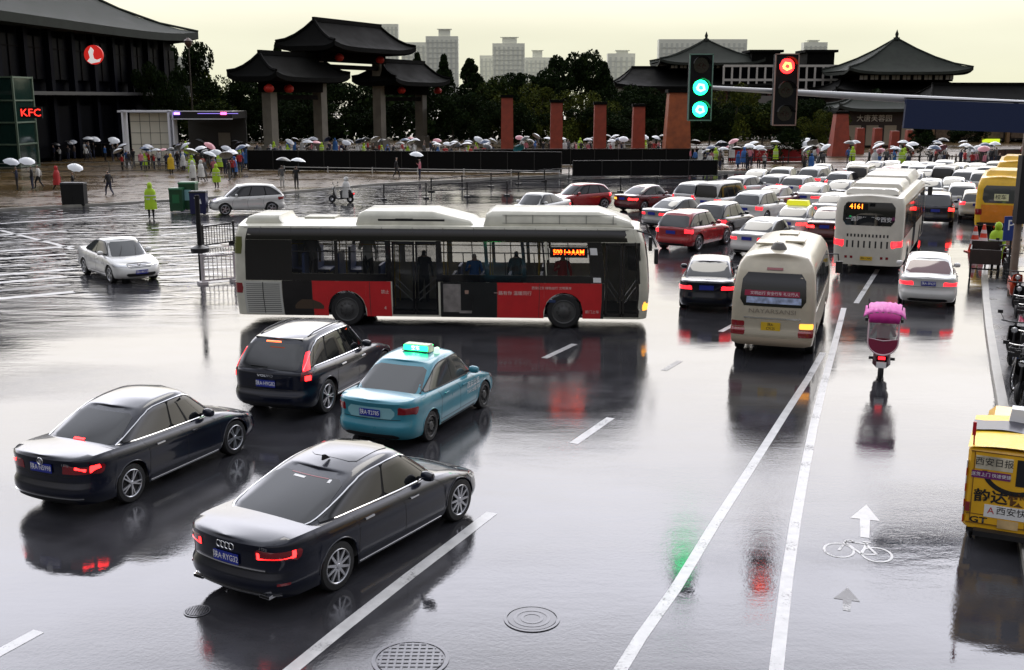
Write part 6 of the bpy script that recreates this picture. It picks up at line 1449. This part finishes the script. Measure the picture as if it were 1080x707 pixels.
# ------------------------------------------------------------------ two-wheelers, tricycles, bins
def cyc_wheel(parent, x, r, t=.03, spokes=14, y=0):
    b = MB(); b.lathe([(r - t * 2, -t * .5), (r - t, -t), (r, -t * .3), (r, t * .3), (r - t, t), (r - t * 2, t * .5), (r - t * 2, -t * .5)], 28, 0, 'Y'); o = b.build('wheel', RUBBER, parent, smooth=40); o.location = (x, y, r)
    b = MB(); b.lathe([(r - t * 2, -t * .6), (r - t * 2.5, 0), (r - t * 2, t * .6)], 28, 0, 'Y'); b.lathe([(.03, -.04), (.03, .04)], 8, 0, 'Y')
    for i in range(spokes): a = 2 * math.pi * i / spokes; b.tube([(0, 0, 0), (math.cos(a) * (r - t * 2), 0, math.sin(a) * (r - t * 2))], .004 if spokes > 8 else .015, 4)
    b.build('rim', ALLOY, o); return o
def scooter(loc, rz, body, label, group=None):
    t = empty('electric_scooter', loc, rz, label, 'scooter', group)
    cyc_wheel(t, -.62, .24, .065, 6); cyc_wheel(t, .62, .24, .065, 6)
    b = MB(); P = []
    for x, z0, z1, w_ in ((-.88, .46, .68, .12), (-.72, .34, .75, .20), (-.40, .28, .76, .21), (-.15, .24, .70, .16), (-.02, .22, .34, .15), (.22, .22, .32, .14), (.34, .24, .55, .16), (.42, .35, .86, .18), (.50, .60, .98, .14)):
        P.append([(x, -w_, (z0 + z1) / 2 - (z1 - z0) * .3), (x, -w_ * .9, z1 - .03), (x, 0, z1), (x, w_ * .9, z1 - .03), (x, w_, (z0 + z1) / 2 - (z1 - z0) * .3), (x, w_ * .6, z0), (x, -w_ * .6, z0)])
    b.grid(P, 0, loop=True); b.build('body', body, t, smooth=50)
    b = MB(); b.box((-.42, 0, .80), (.66, .28, .09), taper=.85); b.build('seat', PLASTIC, t)
    b = MB(); b.tube([(.58, 0, .30), (.50, 0, .75), (.40, 0, 1.02)], .03, 8); b.tube([(.34, -.34, 1.05), (.42, -.12, 1.04), (.42, .12, 1.04), (.34, .34, 1.05)], .018, 6); b.tube([(.62, .07, .23), (.58, .07, .5)], .02, 6); b.tube([(.62, -.07, .23), (.58, -.07, .5)], .02, 6); b.build('handlebar', PLASTIC, t)
    b = MB(); b.box((-.88, 0, .60), (.03, .16, .07)); b.build('tail_light', TLITS, t)
    b = MB(); b.box((-.90, 0, .44), (.02, .22, .14)); b.build('number_plate', WTXT, t)
    for s in (1, -1):
        b = MB(); b.tube([(.36, s * .28, 1.06), (.38, s * .36, 1.22)], .008, 5); b.box((.37, s * .38, 1.26), (.02, .12, .08)); b.build('mirror', PLASTIC, t)
    b = MB(); b.lathe([(.001, .06), (.06, .05), (.08, 0)], 12, 0, 'X', c=(.52, 0, .86)); b.build('headlight', HLAMP, t)
    return t
def bicycle(loc, rz, col, label, group=None):
    t = empty('bicycle', loc, rz, label, 'bicycle', group); cyc_wheel(t, -.52, .33, .018); cyc_wheel(t, .52, .33, .018)
    b = MB(); b.tube([(-.52, 0, .33), (-.08, 0, .30), (.36, 0, .78), (.44, 0, .62), (.52, 0, .33)], .016, 6); b.tube([(-.52, 0, .33), (-.18, 0, .72), (.36, 0, .74)], .014, 6); b.tube([(-.08, 0, .30), (-.20, 0, .88)], .015, 6); b.build('frame', col, t)
    b = MB(); b.tube([(.36, 0, .74), (.33, 0, .98)], .015, 6); b.tube([(.24, -.27, 1.0), (.35, -.1, 1.0), (.35, .1, 1.0), (.24, .27, 1.0)], .013, 6); b.build('handlebar', CHROME, t)
    b = MB(); b.box((-.22, 0, .90), (.26, .14, .05), taper=.7); b.build('saddle', PLASTIC, t)
    b = MB(); b.lathe([(.001, .02), (.09, .02), (.09, .0), (.001, 0)], 14, 0, 'Y', c=(-.08, .04, .30)); b.tube([(-.08, .05, .30), (.02, .09, .16), (.02, .16, .16)], .010, 5); b.tube([(-.08, -.05, .30), (-.18, -.09, .44), (-.18, -.16, .44)], .010, 5); b.build('crank', PLASTIC, t)
    b = MB(); P = [(.55, -.14, .75), (.75, -.14, .78)]; b.box((.56, 0, .80), (.24, .28, .02)); b.box((.68, 0, .89), (.02, .28, .2)); b.box((.56, .14, .89), (.24, .01, .2)); b.box((.56, -.14, .89), (.24, .01, .2)); b.build('basket', PLASTIC, t)
    return t
# scooter under a pink rain hood
def hooded_scooter():
    c = G(928, 404); rz = R(90 - 19); c = c + Vector((math.cos(rz), math.sin(rz), 0)) * .85
    t = scooter(c, rz, mat('maroon_plastic', (.09, .008, .02), .3, coat=.5), 'electric scooter carrying a pink rain hood in the cycle lane')
    PINK = mat('pink_hood', (.72, .13, .46), .6, var=.12, bump=.02, bscale=9); PIPE = mat('pale_piping', (.75, .55, .60), .5)
    b = MB(); P = []
    for x, z, w_ in ((-.93, 1.68, .37), (-.82, 1.73, .36), (-.5, 1.78, .35), (-.1, 1.78, .35), (.15, 1.72, .34), (.28, 1.60, .31)):
        P.append([(x, w_ * k, z - .05 * abs(k) ** 3 - (.025 if abs(k) > 1.05 else 0) + .012 * math.sin(17 * k + x * 7) + .010 * math.sin(41 * k - x * 11)) for k in np.linspace(-1.25, 1.25, 25)])
    b.grid(P, 0); b.grid([[(-.93, .36 * k, 1.675 - .05 * abs(k) ** 3), (-.925 - .01 * math.sin(k * 12), .33 * k, 1.44)] for k in np.linspace(-1, 1, 13)], 1); h = b.build('rain_hood', [PINK, mat('magenta_band', (.62, .03, .30), .45)], t, smooth=60); sd_ = h.modifiers.new('t', 'SOLIDIFY'); sd_.thickness = .012
    def U(w_, z): return (-.92 + .03 * abs(w_), .33 * w_, z)
    pts = [U(-1, 1.52)] + [U(-1, z) for z in (1.3, 1.1)] + [U(-math.cos(a), 1.0 - .32 * math.sin(a)) for a in np.linspace(0, math.pi, 13)] + [U(1, z) for z in (1.1, 1.3, 1.52)]
    b = MB(); b.tube(pts, .022, 8); b.tube([U(-1, 1.06), U(0, 1.02), U(1, 1.06)], .014, 6); b.build('hood_piping', PIPE, t, smooth=60)
    b = MB(); b.prism([(-.32, 1.06), (0, 1.02), (.32, 1.06)] + [(.32 * math.cos(a), 1.0 - .30 * math.sin(a)) for a in np.linspace(0, math.pi, 13)], -.006, .006, T=Matrix.Translation((-.91, 0, 0)) @ Matrix(((0, 0, 1, 0), (1, 0, 0, 0), (0, 1, 0, 0), (0, 0, 0, 1)))); b.build('rear_curtain', mat('maroon_curtain', (.22, .01, .05), .3, coat=.6), t)
    b = MB(); b.prism([(-.32, 1.08), (.32, 1.08), (.32, 1.50), (-.32, 1.50)], -.003, .003, T=Matrix.Translation((-.91, 0, 0)) @ Matrix(((0, 0, 1, 0), (1, 0, 0, 0), (0, 1, 0, 0), (0, 0, 0, 1)))); b.build('clear_window', mat('clear_film', (.5, .5, .5), .08, alpha=.25), t)
    for s in (1, -1): b = MB(); b.tube([(-.7, s * .2, .7), (-.75, s * .34, 1.2), (-.6, s * .38, 1.82)], .012, 6); b.tube([(.45, s * .2, .9), (.5, s * .36, 1.3), (.4, s * .38, 1.78)], .012, 6); b.build('hood_strut', PLASTIC, t)
    for s in (1, -1): b = MB(); b.box((-.80, s * .24, .58), (.06, .10, .06)); b.build('indicator', PLASTIC, t)
    d = Vector((-.42, 0, 0)); d.rotate(Matrix.Rotation(rz, 3, 'Z')); person(c + d + Vector((0, 0, .0)), rz, 'ride', 'maroon', 'black', 'rider in maroon seated under the pink rain hood', s=.98)
hooded_scooter()
# rider in white on a scooter by the crossover
c = G(360, 214); scooter(c, R(165), PLASTIC, 'dark electric scooter ridden by someone in white beyond the bus roof'); person(c + Vector((.40, -.1, 0)), R(165), 'ride', 'white', 'grey', 'rider in white raincoat and pale helmet on the dark scooter beyond the bus roof', raincoat='white', helmet=WTXT)
# parked along the right kerb
specs = [(1069, 322, 'orange-red', mat('orange_red_plastic', (.55, .06, .015), .3, coat=.5), 's', 250), (1078, 352, '', mat('silver_bike', (.3, .3, .32), .3, metal=.6), 'b', 235), (1082, 372, '', mat('pink_plastic', (.55, .08, .15), .35, coat=.4), 's', 250), (1074, 412, '', mat('blue_bike', (.02, .05, .15), .35), 'b', 232), (1090, 438, '', PLASTIC, 's', 238), (1064, 300, '', PLASTIC, 's', 250), (1084, 396, '', mat('silver_bike', (1, 1, 1)), 'b', 238), (1073, 336, '', PLASTIC, 's', 242), (1070, 385, '', PLASTIC, 's', 236), (1078, 362, '', RAILM, 'b', 240), (1078, 425, '', RAILM, 's', 236), (1060, 290, '', DREDP, 's', 248)]
LB = ['orange-red scooter parked by the pole at the right kerb', 'silver bicycle parked just nearer than the orange-red scooter', 'pink scooter parked between the bicycles at the right edge', 'blue-black bicycle leaning over the right kerb, nearest to it', 'black scooter parked above the yellow delivery tricycle', 'black scooter parked farthest away, behind the orange-red one', 'second silver bicycle beside the pink scooter at the right edge', 'black scooter just nearer than the orange-red scooter', 'black scooter between the kerb and the pink scooter', 'dark bicycle squeezed between the silver bicycle and pink scooter', 'dark scooter nearest the yellow tricycle roof by the kerb', 'dark red scooter beyond the parking sign at the right kerb']
for (px, py, _, m_, k, a), lb in zip(specs, LB):
    g = G(px, py); g.z = .12; (scooter if k == 's' else bicycle)(g, R(a), m_, lb, 'two-wheelers parked on the right pavement')
# cargo tricycle and its rider in hi-vis
def cargo_trike():
    c = G(1037, 296); rz = R(90 - 24); t = empty('cargo_tricycle', c, rz, 'dark cargo tricycle seen from behind at the right kerb', 'tricycle')
    BOXM = mat('dark_cargo', (.03, .018, .014), .5, var=.3)
    b = MB(); b.box((.75, 0, .62), (1.5, 1.05, .06)); b.box((.75, .51, .88), (1.5, .04, .5)); b.box((.75, -.51, .88), (1.5, .04, .5)); b.box((0, 0, .88), (.04, 1.05, .5)); b.box((1.5, 0, .95), (.04, 1.05, .65)); b.build('cargo_box', BOXM, t)
    b = MB(); b.tube([(.3, 0, .5), (1.6, 0, .45), (2.3, 0, .6), (2.45, 0, 1.05)], .03, 6); b.tube([(2.35, -.3, 1.08), (2.45, 0, 1.05), (2.35, .3, 1.08)], .02, 6); b.tube([(.45, -.5, .35), (.45, .5, .35)], .03, 6); b.build('frame', PLASTIC, t)
    for y in (-.48, .48): cyc_wheel(t, .45, .34, .03, 10, y)
    cyc_wheel(t, 2.4, .34, .03, 10)
    b = MB(); b.box((1.85, 0, .82), (.4, .3, .1)); b.build('saddle', PLASTIC, t)
    d = Vector((1.75, -.35, 0)); d.rotate(Matrix.Rotation(rz, 3, 'Z')); person(c + d + Vector((0, 0, .10)), rz, 'stand', 'hi-vis yellow', 'black', 'person in hi-vis yellow raincoat and pale helmet beside the cargo tricycle', raincoat='hi-vis yellow', helmet=mat('pale_green_helmet', (.6, .75, .4), .3), s=1.05)
cargo_trike()
def cone(px, py, label):
    g = G(px, py); t = empty('traffic_cone', g, 0, label, 'cone', 'traffic cones behind the cargo tricycle'); b = MB(); b.lathe([(.17, .03), (.035, .75), (.001, .76)], 18); b.box((0, 0, .015), (.42, .42, .03)); b.build('cone_body', mat('cone_red', (.65, .05, .02), .4), t, smooth=40)
    b = MB(); b.lathe([(.132, .24), (.107, .37)], 18); b.lathe([(.085, .50), (.065, .60)], 18); b.build('white_band', mat('cone_band', (.7, .6, .6), .4), t, smooth=40); t.scale = (1.5, 1.5, 1.5)
cone(1027, 266, 'left red traffic cone beyond the cargo tricycle'); cone(1036, 264, 'right red traffic cone beyond the cargo tricycle')

# yellow delivery tricycle, nearest at the right edge
def delivery():
    k = .15 * (568 - 104); rz = R(90 - 26); c0 = G(1011, 574); fw = Vector((math.cos(rz), math.sin(rz), 0)); rt = Vector((fw.y, -fw.x, 0)); Wd, Ld, H0, H1 = 1.22, 1.75, .30, 1.52
    c = c0 + rt * (Wd / 2 + .02) + fw * .45
    t = empty('delivery_tricycle', c, rz, 'yellow enclosed parcel delivery tricycle with black lettering at the right edge', 'tricycle')
    def rb(x0, x1, y0, y1, z0, z1, r_=.04):
        b = MB(); P = []
        for x, s in ((x0, r_), (x0 + r_, 0), (x1 - r_, 0), (x1, r_)): P.append([(x, y0 + s, z0 + r_), (x, y0 + s, z1 - r_ - s * .5), (x, y0 + r_ + s, z1 - s), (x, y1 - r_ - s, z1 - s), (x, y1 - s, z1 - r_ - s * .5), (x, y1 - s, z0 + r_), (x, y1 - r_ - s, z0), (x, y0 + r_ + s, z0)])
        b.grid(P, 0, loop=True); n = len(b.v); b.f += [tuple(range(7, -1, -1)), tuple(range(n - 8, n))]; b.m += [0, 0]; return b
    YB = mat('courier_yellow', (.78, .42, .01), .32, coat=.5, var=.12, vscale=3)
    rb(-.45, Ld - .45, -Wd / 2, Wd / 2, H0, H1).build('cargo_box', YB, t, smooth=35)
    # ribbed yellow cover over the roof with a dark strap
    b = MB(); P = []
    for i, x in enumerate(np.linspace(-.47, Ld - .45, 30)): P.append([(x, y, H1 + .012 + .05 * (1 - (y / .62) ** 2) + .008 * (i % 2)) for y in np.linspace(-.62, .62, 11)])
    b.grid(P, 0); b.build('roof_cover', mat('yellow_sheet', (.85, .55, .02), .35, bump=.01, bscale=14, var=.1), t, smooth=30)
    b = MB(); b.grid([[(x, y, H1 + .075 + .02 * math.sin(y * 7 + x)) for y in np.linspace(-.5, .62, 9)] for x in (.35, .5, .62, .75, .9)], 0); b.build('dark_sheet', mat('navy_sheet', (.02, .02, .035), .3), t, smooth=50)
    b = MB(); b.box((1.05, .0, H1 + .18), (.3, .26, .2), taper=.8); b.box((1.08, -.35, H1 + .2), (.2, .2, .22), 1); b.build('roof_load', [WTXT, PLASTIC], t)
    xr = -.45 - .006
    b = MB(); b.box((xr, 0, .93), (.012, 1.02, 1.08)); dr = b.build('rear_door', mat('courier_yellow', (1, 1, 1)), t)
    b = MB()
    for y in (-.515, .515): b.box((xr - .002, y, .93), (.012, .012, 1.1))
    for z in (.38, .52, 1.475): b.box((xr - .004, 0, z), (.012, 1.14, .012))
    b.build('door_seam', mat('brown_seam', (.2, .09, .01), .5), t)
    def T(s, size, y, z, m=BTXT, sx=1.0, nm='lettering'): return text(s, size, m, dr, (xr - .010, y, z), (0, -1, 0), (0, 0, 1), nm, .002, sx=sx, bold=.025)
    T('韵达', .21, .26, .80, sx=1.1); T('快递', .21, -.20, .80, mat('brown_letters', (.12, .05, .01), .5), sx=1.1)
    def card(y0, y1, z0, z1, m, nm): b = MB(); b.box((xr - .010, (y0 + y1) / 2, (z0 + z1) / 2), (.006, y1 - y0, z1 - z0)); return b.build(nm, m, dr)
    card(.0, .50, 1.22, 1.42, mat('dirty_label', (.55, .5, .38), .5, var=.4), 'label_card'); text('西安日报', .13, BTXT, dr, (xr - .014, .25, 1.33), (0, -1, 0), (0, 0, 1), 'lettering', .003)
    card(.02, .54, 1.08, 1.19, mat('purple_label', (.16, .02, .14), .4), 'label_card'); text('送货上门 快速便捷', .065, WTXT, dr, (xr - .014, .28, 1.135), (0, -1, 0), (0, 0, 1), 'lettering', .003)
    card(-.36, .33, .50, .69, mat('white_label', (.75, .75, .73), .4), 'label_card'); text('西安快递', .13, BTXT, dr, (xr - .014, -.10, .61), (0, -1, 0), (0, 0, 1), 'lettering', .003, sx=1.05)
    text('A', .14, RTXT, dr, (xr - .014, .24, .60), (0, -1, 0), (0, 0, 1), 'lettering', .003)
    b = MB(); P = [[(xr - .012, -.05 + (.42 + q) * math.cos(a), 1.22 + (.32 + q) * math.sin(a)) for q in (-.035, .035)] for a in np.linspace(math.pi * 1.02, math.pi * 1.98, 24)]; b.grid(P, 0); b.build('arc_mark', BTXT, dr)
    card(-.30, -.05, 1.02, 1.42, mat('black_patch', (.01, .01, .012), .4), 'black_patch')
    T('GT', .13, .40, .43, sx=1.4); card(-.14, .14, .35, .48, mat('stained_label', (.6, .42, .2), .5, var=.4), 'label_card'); T('K5', .12, -.30, .43, sx=1.3)
    b = MB(); ys = [(xr + .03, Wd / 2 + .004)]
    for i in range(8): b.box((-.41, Wd / 2 + .002, .42 + i * .12), (.09, .012, .115), i % 2)
    b.build('reflective_strip', [mat('strip_red', (.55, .01, .02), .3), WTXT], t)
    b = MB(); b.tube([(-.40, Wd / 2 - .06, H1), (-.42, Wd / 2 - .05, H1 + .38)], .012, 6); b.box((-.42, Wd / 2 - .05, H1 + .28), (.03, .05, .2)); b.build('red_marker', mat('strip_red', (1, 1, 1)), t)
    b = MB(); b.box((.5, 0, .27), (2.2, .9, .08)); b.box((-.42, 0, .26), (.05, 1.1, .06)); b.build('chassis', PLASTIC, t)
    for y in (-.50, .50): cyc_wheel(t, -.02, .25, .055, 6, y)
    cyc_wheel(t, 2.05, .25, .05, 6)
    b = MB(); rb(1.35, 2.35, -.45, .45, .35, 1.45, .08); q = rb(1.33, 2.3, -.46, .46, .35, 1.5, .1); q.build('cab', YB, t, smooth=35)
    b = MB(); b.box((2.30, 0, 1.1), (.02, .7, .45)); b.build('windshield', GLASS, t)
    for s in (1, -1): b = MB(); b.box((-.465, s * .56, .62), (.03, .06, .14)); b.build('tail_light', TOFF, t)
delivery()
# passengers seen through the bus windows
bus_ = [o for o in COL.objects if o.get('category') == 'bus' and 'red and black' in o['label']][0]
for x, y, ps, cn, lb in ((-4.3, -.55, 'stand', 'grey', 'passenger in grey behind the rearmost window of the red bus'), (-2.7, -.2, 'umbrella', 'white', 'passenger in white behind the second window of the red bus'), (-1.1, .3, 'stand', 'black', 'passenger in black behind the middle door of the red bus'), (.5, -.4, 'umbrella', 'blue', 'passenger in blue right of the middle bus door'),
        (1.7, .2, 'stand', 'brown', 'passenger in brown behind a middle window of the red bus'), (3.1, -.3, 'umbrella', 'red', 'passenger in red below the lit route display of the bus')):
    v_ = Matrix.Rotation(bus_.rotation_euler.z, 3, 'Z') @ Vector((x, y, 0)); zf = .96 if x < -2.4 else .375
    person(bus_.location + v_ + Vector((0, 0, zf)), bus_.rotation_euler.z + R(90 * (-1 if y < 0 else 1)), ps, cn, 'black', lb)
# bins
def bin_(px, py, w_, d_, h_, col, lid, label, group=None, mark=None):
    g = G(px, py); t = empty('waste_bin', (g.x, g.y + d_ / 2, .02), R(2), label, 'bin', group); b = MB(); b.box((0, 0, h_ / 2 + .05), (w_ * .94, d_ * .94, h_), taper=1.04); b.build('body', col, t); b = MB(); b.box((0, 0, h_ + .08), (w_ * 1.04, d_ * 1.04, .10), taper=.94); b.build('lid', lid, t)
    b = MB()
    for sx in (-1, 1): b.lathe([(.001, -.03), (.09, -.03), (.09, .03), (.001, .03)], 12, 0, 'Y', c=(sx * w_ * .35, -d_ * .4, .09))
    b.build('castor', RUBBER, t)
    if mark: b = MB(); b.box((0, -d_ * .49, h_ * .6), (w_ * .5, .02, h_ * .4)); b.build('label_panel', mark, t)
    return t
GRN = mat('bin_green', (.012, .12, .045), .4); 
bin_(186, 224, .8, .7, 1.25, mat('bin_dark_green', (.006, .05, .02), .4), GRN, 'green waste bin, left one of the sorting bins by the hi-vis officer', None, GRN)
bin_(198, 223, 1.0, .8, 1.55, mat('bin_dark_green', (1, 1, 1)), GRN, 'tall dark bin with green lid and pale blue panel', None, mat('bin_pale_blue', (.22, .42, .45), .4))
t = bin_(209, 227, .95, .6, 1.2, mat('bin_blue_black', (.008, .010, .06), .4), PLASTIC, 'dark blue waste bin with a white arrow, right one of the sorting bins')
b = MB(); b.prism([(-.2, .2), (-.12, .28), (.10, .06), (.16, .16), (.22, -.14), (-.08, -.08), (.02, -.02)], -.01, .01, T=Matrix.Translation((0, -.31, .75)) @ Matrix.Rotation(R(90), 4, 'X')); b.build('arrow_mark', WTXT, t)
bin_(71, 218, .72, .7, 1.3, BLACKM, PLASTIC, 'left one of two dark bins on the left plaza'); bin_(83, 218, .72, .7, 1.3, BLACKM, PLASTIC, 'right one of two dark bins on the left plaza')
# clipped hedge and low wood behind the crowd: one mass of leaves
def wood():
    r = random.Random(8); b = MB()
    for i in range(26000):
        px = r.uniform(150, 1110); Z = r.uniform(168, 186); X = (px - 540) / FPX * Z; top = 5.2 + 1.6 * math.sin(px * .05) + 1.0 * math.sin(px * .13 + 2); z = r.uniform(0, 1) ** .8 * top
        a = Vector((r.gauss(0, 1), r.gauss(0, 1), r.gauss(0, .6))).normalized(); e_ = a.orthogonal().normalized(); f = a.cross(e_); s = r.uniform(.25, .55); q = Vector((X, Z, z))
        b.add([q - e_ * s, q + f * s * .7, q + e_ * s, q - f * s * .7], [(0, 1, 2, 3)], r.randrange(2))
    tag(b.build('hedge', [F1, F2]), 'dark leafy hedge running behind the crowd and trees', 'hedge', None, 'stuff')
wood()
